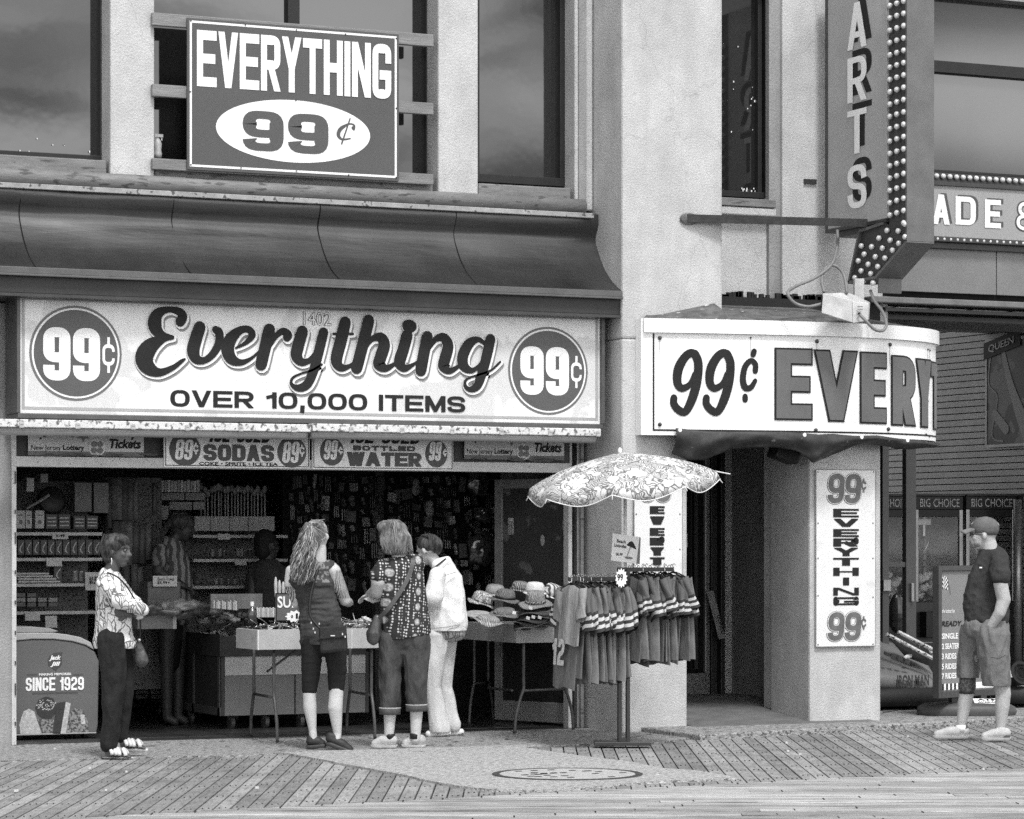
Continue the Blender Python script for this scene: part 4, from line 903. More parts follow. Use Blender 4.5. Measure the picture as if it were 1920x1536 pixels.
# ---- vertical price signs on the two pillars
def vertical_sign(lab, px0, px1, pyt, pyb, Y, nine1, nine2, letters, cut=None):
    t, M_, x0, x1, z0, z1 = sign_panel('pillar_sign', lab, px0, px1, pyt, pyb, Y, mat('pillar_sign_white', .72, .45, .06, 4, c2=.5, thr=(.6, .75), pscale=5), .02)
    m = MB(); frame(m, M_, x0-.006, x1+.006, z0-.006, z1+.006, .01, -.004); m.build('edge', mat('worn_edge', .2, .8, .6, 20), t)
    P_ = (wx(px0+10, Y)-wx(px0, Y))/10
    for k, nn_ in enumerate((nine1, nine2)):
        if not nn_: continue
        a, b, yt, yb = nn_; u0, u1, v0, v1 = B(a, b, yt, yb, Y)
        m = MB(); word(m, '99', M_, u0, u1, v0, v1, .052, .045, gap=.1, shear=.08, rad=.5, ex=.009, lift=.003); m.build('lettering', ink, t)
        m = MB(); word(m, '99', M_, u0, u1, v0, v1, .052, .045, gap=.1, shear=.08, rad=.5, ex=.0055, lift=.005); m.build('lettering', white2, t)
        m = MB(); word(m, '99', M_, u0, u1, v0, v1, .052, .045, gap=.1, shear=.08, rad=.5, ex=.0, lift=.007)
        word(m, 'c', M_, u1+.012, u1+.06, v0+(v1-v0)*.38, v0+(v1-v0)*.85, .014, .014, rad=.5, lift=.007); m.build('lettering', mat('nine_grey', .12, .5, .3, 8), t)
    m = MB()
    for ch, a, b, yt, yb in letters:
        u0, u1, v0, v1 = B(a, b, yt, yb, Y)
        if ch == 'I': m.poly([M_(u0+(u1-u0)*.38, v0, .004), M_(u0+(u1-u0)*.62, v0, .004), M_(u0+(u1-u0)*.62, v1, .004), M_(u0+(u1-u0)*.38, v1, .004)])
        elif ch == 'H':
            w2 = (u1-u0)*.25; m.poly([M_(u0, v0, .004), M_(u0+w2, v0, .004), M_(u0+w2, v1, .004), M_(u0, v1, .004)]); m.poly([M_(u1-w2, v0, .004), M_(u1, v0, .004), M_(u1, v1, .004), M_(u1-w2, v1, .004)]); m.poly([M_(u0+w2, (v0+v1)/2-.006, .004), M_(u1-w2, (v0+v1)/2-.006, .004), M_(u1-w2, (v0+v1)/2+.006, .004), M_(u0+w2, (v0+v1)/2+.006, .004)])
        else: word(m, ch, M_, u0, u1, v0, v1, {'Y': .07, 'V': .07, 'N': .045, 'G': .06}.get(ch, .078), .016, lift=.004, rad=.2)
    m.build('lettering', ink, t)
    m = MB()
    for px, py in ((px0+3, pyt+4), (px1-3, pyt+4), (px0+3, (pyt+pyb)/2-66), (px1-4, (pyt+pyb)/2-66), (px0+3, (pyt+pyb)/2), (px1-4, (pyt+pyb)/2), (px0+3, pyb-4), (px1-4, pyb-5), (px0+3, (pyt+pyb)/2+70), (px1-4, (pyt+pyb)/2+73)): m.ell(pt(px, py, Y-.003), .006, .004, .006, n=8, k=4)
    m.build('screw', black, t); return t
ys = [(954, 970), (972.5, 988), (992, 1007), (1009.5, 1025), (1027, 1043), (1046, 1061), (1064.5, 1080), (1083, 1098), (1102, 1117), (1120, 1135)]
vertical_sign('tall white price sign with full vertical word on the pillar beside the arcade', 1531, 1641, 881, 1213, -.53, (1550, 1612, 888, 944), (1550, 1612, 1148, 1202), [(c, 1562, 1610, a, b) for c, (a, b) in zip('EVERYTHING', ys)])
m = MB()
vertical_sign('tall white price sign half hidden behind the beach umbrella and hanging shirts', 1190, 1279, 880, 1180, -.53, (1200, 1256, 886, 941), None, [(c, 1218, 1246, a-4, b-4) for c, (a, b) in zip('EVERYT', [(y0-0, y1-0) for y0, y1 in ((953, 968), (972, 988), (994, 1009), (1012, 1027), (1030, 1046), (1049, 1064))])])
# ---- blade sign
xbl = 12.77
def bl(px, py, x=xbl): return onx(px, py, x)
t = thing('blade_sign', 'tall projecting blade sign with white vertical letters and rows of bulbs ending in an arrow', 'sign', (xbl+.12, -.7, 3.6))
MBp = Plane((xbl, 0, 0), (0, -1, 0), (0, 0, 1), (-1, 0, 0))
pa, pb_ = bl(1552, 434), bl(1663, 406); zz = (pa.z+pb_.z)/2
m = MB(); m.box(xbl, xbl+.25, pb_.y, pa.y, zz, ZT); m.build('face_panel', mat('blade_face', .36, .5, .08, 3, c2=.42, thr=(.5, .7), pscale=2), t, bevel=.004)
m = MB(); m.box(xbl-.01, xbl+.25, pa.y, pa.y+.03, zz-.03, ZT); m.box(xbl-.01, xbl+.25, pb_.y, pa.y, zz-.03, zz-.001); m.build('trim', dmetal, t, bevel=.003)
yf = bl(1702, 300).y
cor = bl(1702, 452); tipb = bl(1643, 520); tipl = bl(1592, 530); tipu = bl(1612, 434); inn_ = bl(1658, 418)
m = MB()
m.box(xbl+.02, xbl+.25, yf+.02, pb_.y-.002, cor.z, ZT)
zt_v = cor.z
arrow = [(cor.y+.001, cor.z), (tipb.y, tipb.z), (tipl.y, tipl.z+.0), (tipu.y, tipu.z), (inn_.y, inn_.z)]
m.prism([(xbl+.016, y, z) for y, z in arrow], (.23, 0, 0)); bk = m.build('bulb_board', mat('bulb_board', .05, .6, .3, 10), t)
# raised rim round the bulb board
m = MB(); m.box(xbl-.01, xbl+.25, yf, yf+.018, cor.z, ZT)
pr = [(cor.y, cor.z), (tipb.y, tipb.z)]
def rimseg(a, b, w=.012):
    d = Vector((0, b[0]-a[0], b[1]-a[1])); nrm = Vector((0, -d.z, d.y)).normalized()*w; c = Vector((xbl+.12, (a[0]+b[0])/2, (a[1]+b[1])/2)); m.obox(c, Vector((.13, 0, 0)), d/2, nrm)
rimseg((yf, cor.z), (tipb.y, tipb.z)); rimseg((tipb.y, tipb.z), (tipl.y, tipl.z)); rimseg((tipl.y, tipl.z), (tipu.y, tipu.z)); rimseg((tipu.y, tipu.z), (inn_.y, inn_.z)); m.build('rim', mat('blade_edge', .11, .45, .2, 5, spec=.6), t)
m = MB(); m.box(xbl-.01, xbl+.25, yf-.004, yf-.0, cor.z, ZT); m.build('edge_panel', mat('blade_edge', .1), t)
m = MB(); m.box(xbl+.02, xbl+.24, tipb.y-.01, tipb.y+.01, tipb.z-.13, tipb.z); m.build('mount', mat('blade_edge', .1), t, bevel=.003)
# letters (dark shadow, white face)
ms, mw = MB(), MB()
for ch, y0, y1 in (('A', 10, 96), ('R', 111, 195), ('T', 210, 292), ('S', 313, 394), ('D', -92, -8)):
    a = bl(1590, y1); b = bl(1626, y1); tt = bl(1590, y0); u0, u1 = -a.y, -b.y; v0, v1 = a.z, tt.z
    if v0 > ZT-.3: continue
    v1 = min(v1, ZT)
    word(ms, ch, MBp, u0+.075, u1+.075, v0+.055, v1+.055, .085, .05, lift=.003, rad=.45); word(mw, ch, MBp, u0, u1, v0, v1, .085, .05, lift=.006, rad=.45)
ms.build('lettering', ink, t); mw.build('lettering', white2, t)
# bulbs: three columns up the edge, a scatter in the arrow
bulbm = mat('bulb_glass', .62, .12, .3, 60, spec=.9, coat=.5); sock = mat('socket', .25, .4, .2, 20, metal=.5)
bm = MB(); bm.ell((0, 0, 0), .024, .024, .024, n=10, k=7)
b0_ = None
def bulb(y, z, par, X, dirx=(-1, 0, 0)):
    global b0_
    if b0_ is None:
        me = bpy.data.meshes.new('bulb'); me.from_pydata([v for v in bm.v], [], bm.f); me.materials.append(bulbm); me.polygons.foreach_set('use_smooth', [True]*len(me.polygons)); b0_ = me
    o = bpy.data.objects.new('bulb', b0_); COL.objects.link(o); o.parent = par; o.location = Vector((X, y, z))-org(par); return o
k = 0
for c, px in enumerate((1671, 1684, 1697)):
    y_ = bl(px, 200).y
    for r_ in range(-2, 18):
        py = 34+r_*23.1+(-4.2*c)
        v = bl(px, py)
        if v.z < ZT and py < 405+(14 if c else 0): bulb(y_, v.z, t, xbl-.012)
for x, y in ((1130, 255), (1195, 258), (1235, 218), (1235, 292), (1083, 300), (1148, 312), (1198, 330), (980, 345), (1040, 350), (1103, 358), (1162, 370), (997, 393), (1062, 408), (1118, 415), (963, 432), (1020, 452), (1076, 465), (979, 490), (1035, 506), (943, 530), (992, 548), (1048, 560)):
    v = bl(1300+x/3.097, 350+y/3.097); bulb(v.y, v.z, t, xbl-.008)
# bracket under the letters
m = MB(); v = bl(1590, 428); m.box(xbl+.02, xbl+.2, v.y-.25, v.y+.2, v.z-.06, v.z-.01); m.build('bracket', dmetal, t)
m = MB(); v0 = bl(1545, 338); m.box(xbl-.12, xbl, -.02, .02, v0.z-.02, v0.z+.02); m.build('bracket', dmetal, t)
# ---- arcade fascia sign
t, M_, x0, x1, z0, z1 = sign_panel('arcade_sign', 'horizontal grey fascia sign with large white letters edged by rows of bulbs', 1700, 2050, 345, 443, -.12, mat('arc_face', .3, .5, .06, 3), .15, ref=1750)
Yk = -.12
ms, mw = MB(), MB()
for ch, a, b, yt, yb in (('A', 1748, 1780, 364, 420), ('D', 1791, 1829, 368, 421), ('E', 1846, 1876, 374, 427)):
    u0, u1, v0, v1 = B(a, b, yt, yb, Yk); word(ms, ch, M_, u0+.028, u1+.028, v0+.014, v1+.014, .055, .045, lift=.003, rad=.35); word(mw, ch, M_, u0, u1, v0, v1, .055, .045, lift=.006, rad=.35)
u0, u1, v0, v1 = B(1905, 1945, 378, 432, Yk); word(ms, '&', M_, u0, u1, v0, v1, .035, .03, ex=.012, lift=.003); word(mw, '&', M_, u0, u1, v0, v1, .035, .03, lift=.008)
ms.build('lettering', mat('letter_shadow', .07, .5), t); mw.build('lettering', white2, t)
za, zc = wz(1750, 322, Yk), wz(1750, 345, Yk)
m = MB(); m.box(x0, x1, Yk+.02, Yk+.15, zc, za+.0); m.box(x0, x1, Yk-.02, Yk+.15, zc-.012, zc+.025); m.box(x0, x1, Yk-.02, Yk+.15, z0-.045, z0-.0); m.box(x0, x1, Yk+.03, Yk+.15, z0-.1, z0-.045); m.build('frame', dmetal, t, bevel=.004)
for row, py in ((0, 330), (1, 448)):
    x = wx(1756, Yk); 
    while x < x1:
        o = bulb(Yk-.0, wz(1756, py, Yk), t, x); x += .0685*1.0 if row == 0 else .0685
m = MB(); m.box(13.3, 19, .03, .2, wz(1750, 322, .03), wz(1750, 322, .03)+.02); m.build('cap', black, t)
# ================================================================ inside the shop
shelfm = mat('shelf_steel', .45, .5, .15, 8)
peg = mat('pegboard', .13, .8, .2, 3, c2=.02, thr=(.33, .2), pscale=34, ptype='voronoi')
def rackunit(label, px0, px1, Y, ys_, ytop, dep=.42, cards=()):
    x0, x1 = wx(px0, Y), wx(px1, Y); t = thing('shelf_unit', label, 'shelves', ((x0+x1)/2, Y, 0))
    m = MB(); m.box(x0, x1, Y+dep, Y+dep+.03, .1, wz(px0, ytop, Y)); m.build('back_panel', peg, t)
    for py in ys_:
        z = wz((px0+px1)/2, py, Y); m = MB(); m.box(x0, x1, Y, Y+dep, z-.028, z); m.build('shelf', shelfm, t, bevel=.004)
    for (px, py, w_, h_, txt) in cards:
        a, b, c, d = B(px, px+w_, py, py+h_, Y-.015); m = MB(); m.hexa([(a, Y-.02, c), (b, Y-.02, c), (b, Y-.016, c), (a, Y-.016, c)], [(a, Y-.008, d), (b, Y-.008, d), (b, Y-.004, d), (a, Y-.004, d)]); o = m.build('price_card', mat('card', .5, .7, .08), t)
        if txt:
            m = MB(); small(m, txt, Plane((0, Y-.02, 0)), a+(b-a)*.25, b-(b-a)*.2, c+(d-c)*.3, c+(d-c)*.75, lift=.004, bold=.03); m.build('lettering', ink, o)
    return t
Y1 = 1.6
rackunit('tall grey steel shelf unit with boxed goods just inside the shop opening', 10, 192, Y1, (998, 1046, 1094, 1146), 900, cards=((98, 999, 30, 12, '1.49'), (87, 1046, 29, 16, ''), (47, 1148, 28, 16, ''), (85, 1155, 22, 22, ''), (160, 1073, 30, 34, '$1.50')))
pcl = [0]
grp = 'boxed goods on the steel shelves inside the shop'
def carton(px0, px1, pyt, pyb, Y, shade, lab, dep=.12, band_=None, name='carton', cat='box', group=grp, rnd=.0):
    shade = min(.6, shade*1.5); x0, x1, z0, z1 = B(px0, px1, pyt, pyb, Y); t = thing(name, lab, cat, ((x0+x1)/2, Y, z0), group)
    m = MB(); m.box(x0, x1, Y, Y+dep, z0, z1); m.build('box', mat('goods_%02d' % int(shade*100), shade, .5, .25, 9, spec=.4), t, bevel=.004)
    if band_:
        m = MB(); M_ = Plane((0, Y, 0)); h = z1-z0
        if band_ == 's': brush(m, [[(x0+(x1-x0)*.8, z1-h*.2, .008), (x0+(x1-x0)*.45, z1-h*.45, .008), (x0+(x1-x0)*.35, z1-h*.7, .01), (x0+(x1-x0)*.6, z1-h*.85, .008)]], M_, 0, .002)
        elif band_ == 'b':
            for k in range(3): rect(m, M_, x0+(x1-x0)*.12, x1-(x1-x0)*.12, z0+h*(.2+.25*k), z0+h*(.28+.25*k), .002)
        elif band_ == 'o': disc(m, M_, (x0+x1)/2, z0+h*.35, (x1-x0)*.22, h*.13, .002, n=12); rect(m, M_, x0+(x1-x0)*.2, x1-(x1-x0)*.2, z0+h*.7, z0+h*.76, .002)
        m.build('print', mat('goods_print', .42, .5) if shade < .2 else inkgrey, t)
    return t
for a, b in ((31, 47), (48, 60), (66, 83)): carton(a, b, 957, 991, Y1+.03, .3, 'pale printed box on the top goods shelf of the steel unit', band_='o')
for a in (86, 110, 138, 162): carton(a, a+22, 964+(a > 120)*3, 992, Y1+.03, .04, 'dark packet with pale printed bands on the top goods shelf', band_='b')
for k in range(11): a = 33+k*14.2; carton(a, a+13, 1012, 1041, Y1+.03, .045, 'black bottle box with a pale curved stripe on the second shelf', band_='s')
carton(101, 116, 1062, 1088, Y1+.03, .04, 'single black box with curved stripe standing on the third shelf', band_='s', group=None)
for k in range(4): carton(31+k*1, 92+k*7, 1074+k*5, 1078+k*5, Y1+.02, .3, 'flat pale box lying in the pile on the third shelf', dep=.3)
for k in range(4):
    for j in range(3 if k < 2 else 2): a = 31+k*20; carton(a, a+17, 1130-j*9, 1138-j*9, Y1+.03, .16 if j % 2 else .07, 'small stacked packet on the lowest shelf', band_=None)
def jar(px, pyb, Y, w_, h_, shade, lab, group=grp, name='jar', cat='jar'):
    v = pt(px, pyb, Y+.06); s_ = .0044; r = w_*s_/2; h = h_*s_; t = thing(name, lab, cat, v, group)
    m = MB(); m.lathe(v, [(r, 0), (r, h*.8), (r*.7, h*.86)], 12); m.build('body', mat('goods_%02d' % int(shade*100), shade, .5, .25, 9, spec=.4), t, smooth=False)
    m = MB(); m.lathe(v+Vector((0, 0, h*.86)), [(r*.75, 0), (r*.75, h*.14)], 12); m.build('lid', mat('lid', .35, .4), t)
for px in (140, 152): jar(px, 1089, Y1, 12, 18, .2, 'small pale labelled jar on the third shelf')
carton(50, 64, 896, 922, Y1+.0, .34, 'pale carton tied on the top front edge of the steel unit', group=None)
carton(76, 90, 888, 905, Y1+.1, .2, 'grey carton standing on top of the steel unit', group=None)
for k, (a, b, c, d) in enumerate(((140, 172, 905, 960), (176, 204, 905, 962))): carton(a, b, c, d, Y1+.12, .10, 'speckled gift bag hanging in the upper bay of the steel unit', band_=None, name='gift_bag', cat='bag', group='speckled gift bags')
m = MB(); v = pt(95, 940, Y1+.15); m.lathe(v, [(.02, -.01), (.1, 0), (.12, .03), (.1, .05), (.02, .055)], 20, M=Matrix.Rotation(R(80), 3, 'X')); o = m.build('coiled_hose', black, smooth=True); tag(o, 'black coiled hose hanging in the upper bay of the steel unit', 'hose')
m = MB(); m.tube([pt(50, 953, Y1), pt(78, 938, Y1-.02), pt(92, 928, Y1)], .012, 6); o = m.build('back_scratcher', mat('goods_20', .2, .5)); tag(o, 'pale stick lying aslant across the upper bay of the steel unit', 'stick')
# rolled mats standing and hanging
for k, (px, y0, y1, r) in enumerate(((213, 898, 975, 8), (222, 898, 975, 8), (233, 898, 976, 8), (244, 898, 976, 7), (254, 898, 972, 6), (217, 978, 1060, 8), (229, 978, 1060, 8), (241, 978, 1060, 8), (254, 978, 1056, 8), (266, 985, 1056, 7), (278, 983, 1050, 7), (236, 1055, 1120, 8), (252, 1058, 1120, 8), (262, 1064, 1120, 7), (205, 905, 990, 5), (290, 905, 965, 5))):
    a, b = pt(px, y1, 1.9), pt(px, y0, 1.9); m = MB(); rr = r*.0044
    m.tube([a, a.lerp(b, .5), b], [rr, rr*1.04, rr], 12); o = m.build('rolled_mat', mat('mat_%d' % (k % 3), (.10, .14, .075)[k % 3], .6, .35, 14, spec=.3), smooth=True); tag(o, 'tall narrow rolled mat in the dim rack behind the waiting woman', 'rolled mat', 'rolled mats standing in the rack')
m = MB(); m.box(wx(195, 2.1), wx(300, 2.1), 2.05, 2.1, .3, wz(250, 896, 2.1)); o = m.build('mat_rack', peg); tag(o, 'dark pegboard rack that holds the rolled mats', 'rack')
# books and long boxes above the cashier
for k in range(13): a = 296+k*6.1; carton(a, a+5.4, 900+(k % 3), 923, 2.2, (.24, .3, .2, .36)[k % 4], 'thin upright booklet in the row above the striped cashier', name='booklet', cat='booklet', group='booklets in the upper row')
for a, b, c, d in ((301, 346, 924, 938), (348, 384, 924, 938), (318, 360, 941, 956), (362, 384, 941, 956), (300, 316, 948, 975)): carton(a, b, c, d, 2.25, .13, 'long dim box stacked above the striped cashier', band_=None, group='long boxes above the cashier')
carton(282, 299, 935, 1003, 2.2, .01, 'upright black panel box beside the rolled mats', group=None)
# centre shelf with buckets and spades
Y2 = 2.5
rackunit('low steel shelf unit with pegboard behind the sunglasses table', 362, 540, Y2, (1003, 1048, 1098, ), 995, cards=((409, 1001, 22, 11, ''), (441, 1049, 21, 11, '')))
for k, (a, b) in enumerate(((365, 394), (395, 430), (431, 465), (466, 515))):
    carton(a, b, 968, 996, Y2+.03, .22, 'clear tub of small beach toys on the low shelf, second row of spades above it' if 0 else 'clear tub of small toys on the low steel shelf', name='toy_tub', cat='tub', group='clear toy tubs on the low shelf')
for k in range(20):
    px = 378+k*6.2+random.uniform(-1, 1); y0 = random.uniform(912, 926); a, b = pt(px, 968, Y2+.12), pt(px, y0, Y2+.12); t = thing('toy_spade', 'pale toy beach spade standing up out of the clear tubs', 'toy spade', a, 'toy spades in the clear tubs')
    m = MB(); m.tube([a, b-Vector((0, 0, .04))], .008, 6); m.build('handle', mat('toy_%d' % (k % 3), (.14, .2, .26)[k % 3], .4), t)
    m = MB(); m.ell(b-Vector((0, 0, .0)), .022, .01, .034, n=10, k=6); m.build('blade', mat('toy_%d' % (k % 3), .2), t, smooth=True)
for k, px in enumerate((412, 420, 446, 453, 459, 468, 476, 398)): jar(px, 1043, Y2, 9, random.uniform(9, 17), random.choice((.06, .12, .2)), 'small dim bottle on the second low shelf', group='bottles on the low shelf', name='bottle', cat='bottle')
for k, px in enumerate((405, 415, 428, 440, 452, 464, 474)): jar(px, 1095, Y2, 9, random.uniform(7, 17), random.choice((.06, .12, .24)), 'small dim jar on the bottom low shelf', group='jars on the bottom low shelf')
# the cards, packets and toys hung on the back wall
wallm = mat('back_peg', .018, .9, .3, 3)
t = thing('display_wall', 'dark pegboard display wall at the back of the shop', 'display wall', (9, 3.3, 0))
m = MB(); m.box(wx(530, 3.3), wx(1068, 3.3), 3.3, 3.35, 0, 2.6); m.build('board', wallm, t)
m = MB(); m.box(wx(700, 3.25), wx(716, 3.25), 3.2, 3.28, 0, 2.6); m.build('post', mat('dim_post', .09, .9, .3, 8), t)
hg = 'packets hanging on the dark display wall'
px = 545
cols = []
while px < 930:
    w_ = random.uniform(8, 20); py = random.uniform(888, 896)
    while py < 1100:
        h_ = random.uniform(11, 30); 
        if random.random() < .95:
            sh = random.choice((.07, .1, .16, .08, .25, .12, .4)); Yh = 3.28-random.uniform(.05, .35); xc = wx(px+w_/2, Yh); zc = wz(px+w_/2, py+h_/2, Yh); hw_, hh = w_*.0023*random.uniform(.7, 1.1), h_*.0023; xc += random.uniform(-.03, .03)
            m = MB(); tilt = random.uniform(-.16, .16); kind = random.random()
            if kind < .38: m.obox((xc, Yh, zc), Vector((hw_, .004, hw_*tilt)), Vector((0, .015, 0)), Vector((-hh*tilt, 0, hh)))
            elif kind < .7: m.ell((xc, Yh, zc+hh*.3), hw_*.7, .03, hh*.6, n=10, k=6); m.ell((xc+.01, Yh, zc-hh*.5), hw_*.55, .03, hh*.5, n=10, k=6)
            else:
                for q in range(3): m.tube([(xc+(q-1)*hw_*.6, Yh-.01, zc+hh), (xc+(q-1)*hw_*.7, Yh-.02, zc-hh)], .006, 5)
            o = m.build('packet', mat('hung_%02d' % int(sh*100), sh, .4, .6, 30, spec=.6), None); m_ = [o.data]; tag(o, 'dim packet hanging among many on the dark display wall', 'packet', hg)
        py += h_+random.uniform(2, 8)
    px += w_+random.uniform(-2, 3)
# pale soft toys that stand out, and the foil balloons
for (px, y0, lab) in ((780, 905, 'pale soft toy hanging near the top of the display wall'), (806, 945, 'small pale soft toy hanging lower on the display wall')):
    v = pt(px, y0, 2.7); m = MB(); m.ell(v, .035, .03, .035); m.ell(v-Vector((0, 0, .07)), .04, .03, .05); m.ell(v+Vector((-.03, 0, -.06)), .012, .012, .03); m.ell(v+Vector((.03, 0, -.06)), .012, .012, .03); o = m.build('soft_toy', mat('plush', .3, .9, .2, 30), smooth=True); tag(o, lab, 'soft toy')
foil = mat('foil', .12, .12, .5, 12, .3, 18, metal=.8)
for (px, py, rx, ry, lab) in ((897, 905, 22, 26, 'crumpled foil balloon hanging high beside the folded door'), (903, 1030, 28, 34, 'big crumpled foil balloon hanging behind the table of hats'), (905, 965, 20, 14, 'small foil balloon between the two larger ones')):
    v = pt(px, py, 1.4); m = MB(); m.ell(v, rx*.0044, .06, ry*.0044, n=26, k=16)
    for i, q in enumerate(m.v): m.v[i] = q+(q-v)*.35*noise.noise(q*17)+(q-v)*.2*noise.noise(q*40)
    o = m.build('foil_balloon', foil, smooth=True); tag(o, lab, 'balloon')
m = MB(); m.tube([pt(878, 1093, 1.0), pt(935, 1088, 1.0)], .05, 10); 
# towel bin with handwritten card, stacked below counter
t = thing('towel_box', 'grey box with a handwritten towel price card in front of the cashier', 'box', pt(320, 1140, 1.25))
m = MB(); pbox(m, 277, 340, 1090, 1145, 1.25, 1.5); m.build('box', mat('goods_12', .12, .6), t, bevel=.02)
m = MB(); pbox(m, 287, 332, 1080, 1100, 1.22, 1.235); o = m.build('price_card', mat('card', .5), t)
m = MB(); M_ = Plane((0, 1.22, 0)); a, b, c, d = B(296, 326, 1083, 1089, 1.22); small(m, 'Beach Towel', M_, a, b, c, d, lift=.003); a, b, c, d = B(295, 318, 1090, 1096, 1.22); small(m, '$5.99+', M_, a, b, c, d, lift=.003, bold=.02); m.build('lettering', ink, o)
# stacks of boxes low down in the gloom behind the woman
for i, px in enumerate((262, 292, 316)):
    for j in range(9):
        if i == 0 and j > 5: continue
        carton(px+random.uniform(-1, 1)-8, px+15, 1303-j*9.5, 1311-j*9.5, 2.4-i*.05, random.choice((.08, .05, .11)), 'flat box in the low stack in the gloom under the tray', group='stacked flat boxes under the trays')
# ---- freezer
YF = .42
x0, x1 = wx(18, YF), wx(183, YF); zb = wz(100, 1378, YF); fzt = thing('ice_cream_freezer', 'grey chest freezer on castors with a curved pale lid and printed ice cream front', 'freezer', ((x0+x1)/2, YF, 0))
fm = mat('freezer_grey', .11, .45, .1, 2, spec=.4); M_ = Plane((0, YF, 0))
def fz(px, py): return Vector((wx(px, YF), YF, wz(px, py, YF)))
pts = [fz(18, 1378), fz(181, 1374), fz(184, 1360), fz(186, 1240), fz(178, 1222), fz(160, 1210), fz(135, 1203), fz(100, 1199), fz(60, 1199), fz(18, 1203)]
m = MB(); m.prism(pts, (0, .62, 0)); m.build('body', fm, fzt, bevel=.012)
l = [(18, 1203), (60, 1199), (100, 1199), (135, 1203), (160, 1210), (176, 1219)]; u = [(170, 1205), (150, 1195), (125, 1190), (100, 1187), (60, 1187), (18, 1188)]
m = MB(); m.prism([fz(*q)+Vector((0, -.012, .002)) for q in l+u], (0, .65, 0)); m.build('lid_rim', mat('freezer_lid', .33, .35, .05, 3, spec=.5), fzt, bevel=.008)
m = MB(); m.prism([fz(*q)+Vector((0, .02, 0)) for q in [(18, 1187), (100, 1186), (112, 1184), (95, 1178), (60, 1175), (18, 1175)]], (0, .55, 0)); m.build('lid', mat('freezer_lid2', .28, .25, .05, 3, spec=.6), fzt, bevel=.006)
m = MB(); rect(m, M_, wx(30, YF), wx(180, YF), wz(100, 1377, YF), wz(100, 1374.5, YF), .006); m.build('trim', mat('freezer_lid', .33), fzt)
for px in (36, 160):
    v = pt(px, 1378, YF+.05); m = MB(); m.lathe((v.x, YF+.08, .05), [(.05, -.015), (.05, .015)], 14, M=Matrix.Rotation(R(90), 3, 'Y')); m.box(v.x-.02, v.x+.02, YF+.04, YF+.12, .06, v.z+.01); m.build('castor', black, fzt)
m = MB(); a, b, c, d = B(48, 157, 1271, 1296, YF); word(m, 'SINCE 1929', M_, a, b, c, d, .017, .017, gap=.35, rad=.5, lift=.004, gw={**GW, ' ': .25, '1': .4})
a, b, c, d = B(73, 133, 1262.5, 1267, YF); small(m, 'MAKING MEMORIES', M_, a, b, c, d, lift=.004, bold=.03)
a, b, c, d = B(92, 114, 1229, 1240, YF); small(m, 'Jack', M_, a, b, c, d, lift=.006, bold=.04, shear=.3); a, b, c, d = B(94, 113, 1241, 1251, YF); small(m, 'Jill', M_, a, b, c, d, lift=.006, bold=.04, shear=.3)
m.build('lettering', white2, fzt)
m = MB()
for a in (50, 136):
    for q in (1264, 1266): rect(m, M_, wx(a, YF), wx(a+20, YF), wz(a, q+.6, YF), wz(a, q, YF), .003)
for q in (1299, 1301): rect(m, M_, wx(60, YF), wx(146, YF), wz(60, q+.7, YF), wz(60, q, YF), .003)
disc(m, M_, wx(103, YF), wz(103, 1240, YF), 14*.0041, 14*.0041, .0035); c_ = (wx(103, YF), wz(103, 1240, YF))
m.poly([M_(c_[0]-.012, c_[1]+.065, .004), M_(c_[0]-.055, c_[1]-.03, .004), M_(c_[0]+.01, c_[1]-.075, .004), M_(c_[0]+.06, c_[1]+.07, .004)]); m.build('emblem', mat('freezer_emblem', .055, .5), fzt)
# printed ices: dipped bar, cone with sprinkles, sandwich, nut bar
ci = mat('ice_pale', .42, .6, .35, 40); cd = mat('ice_dark', .03, .5, .3, 30); cg = mat('ice_mid', .22, .6, .4, 50, c2=.05, thr=(.5, .56), pscale=60)
def pol(mt, pl, l, nm='printed_ice'):
    m = MB(); m.poly([M_(wx(a, YF), wz(a, b, YF), l) for a, b in pl]); return m.build(nm, mt, fzt)
pol(ci, [(38, 1376), (36, 1358), (44, 1334), (54, 1329), (64, 1334), (70, 1352), (78, 1376)], .003)
pol(cg, [(70, 1348), (101, 1350), (97, 1376), (82, 1376)], .004)
pol(cd, [(66, 1326), (72, 1312), (86, 1306), (100, 1310), (106, 1324), (104, 1336), (96, 1347), (78, 1346), (70, 1338)], .005)
m = MB()
for k in range(70):
    a = random.uniform(0, 6.28); r = random.random()**.5; X, Y_ = 86+19*r*math.cos(a), 1321+12*r*math.sin(a); s_ = .005; c = pt(X, Y_, YF); m.poly([(c.x-s_, YF-.0065-k*1e-5, c.z), (c.x, YF-.0065-k*1e-5, c.z-s_), (c.x+s_, YF-.0065-k*1e-5, c.z), (c.x, YF-.0065-k*1e-5, c.z+s_)])
struct(m.build('sprinkles', ci, fzt), 'stuff')
pol(cd, [(99, 1376), (105, 1319), (123, 1315), (120, 1376)], .006); pol(ci, [(113, 1376), (123, 1316), (132, 1319), (123, 1376)], .007)
pol(cg, [(124, 1376), (130, 1336), (142, 1327), (156, 1332), (164, 1352), (166, 1376)], .005); pol(ci, [(150, 1340), (158, 1340), (160, 1358), (152, 1358)], .0065)

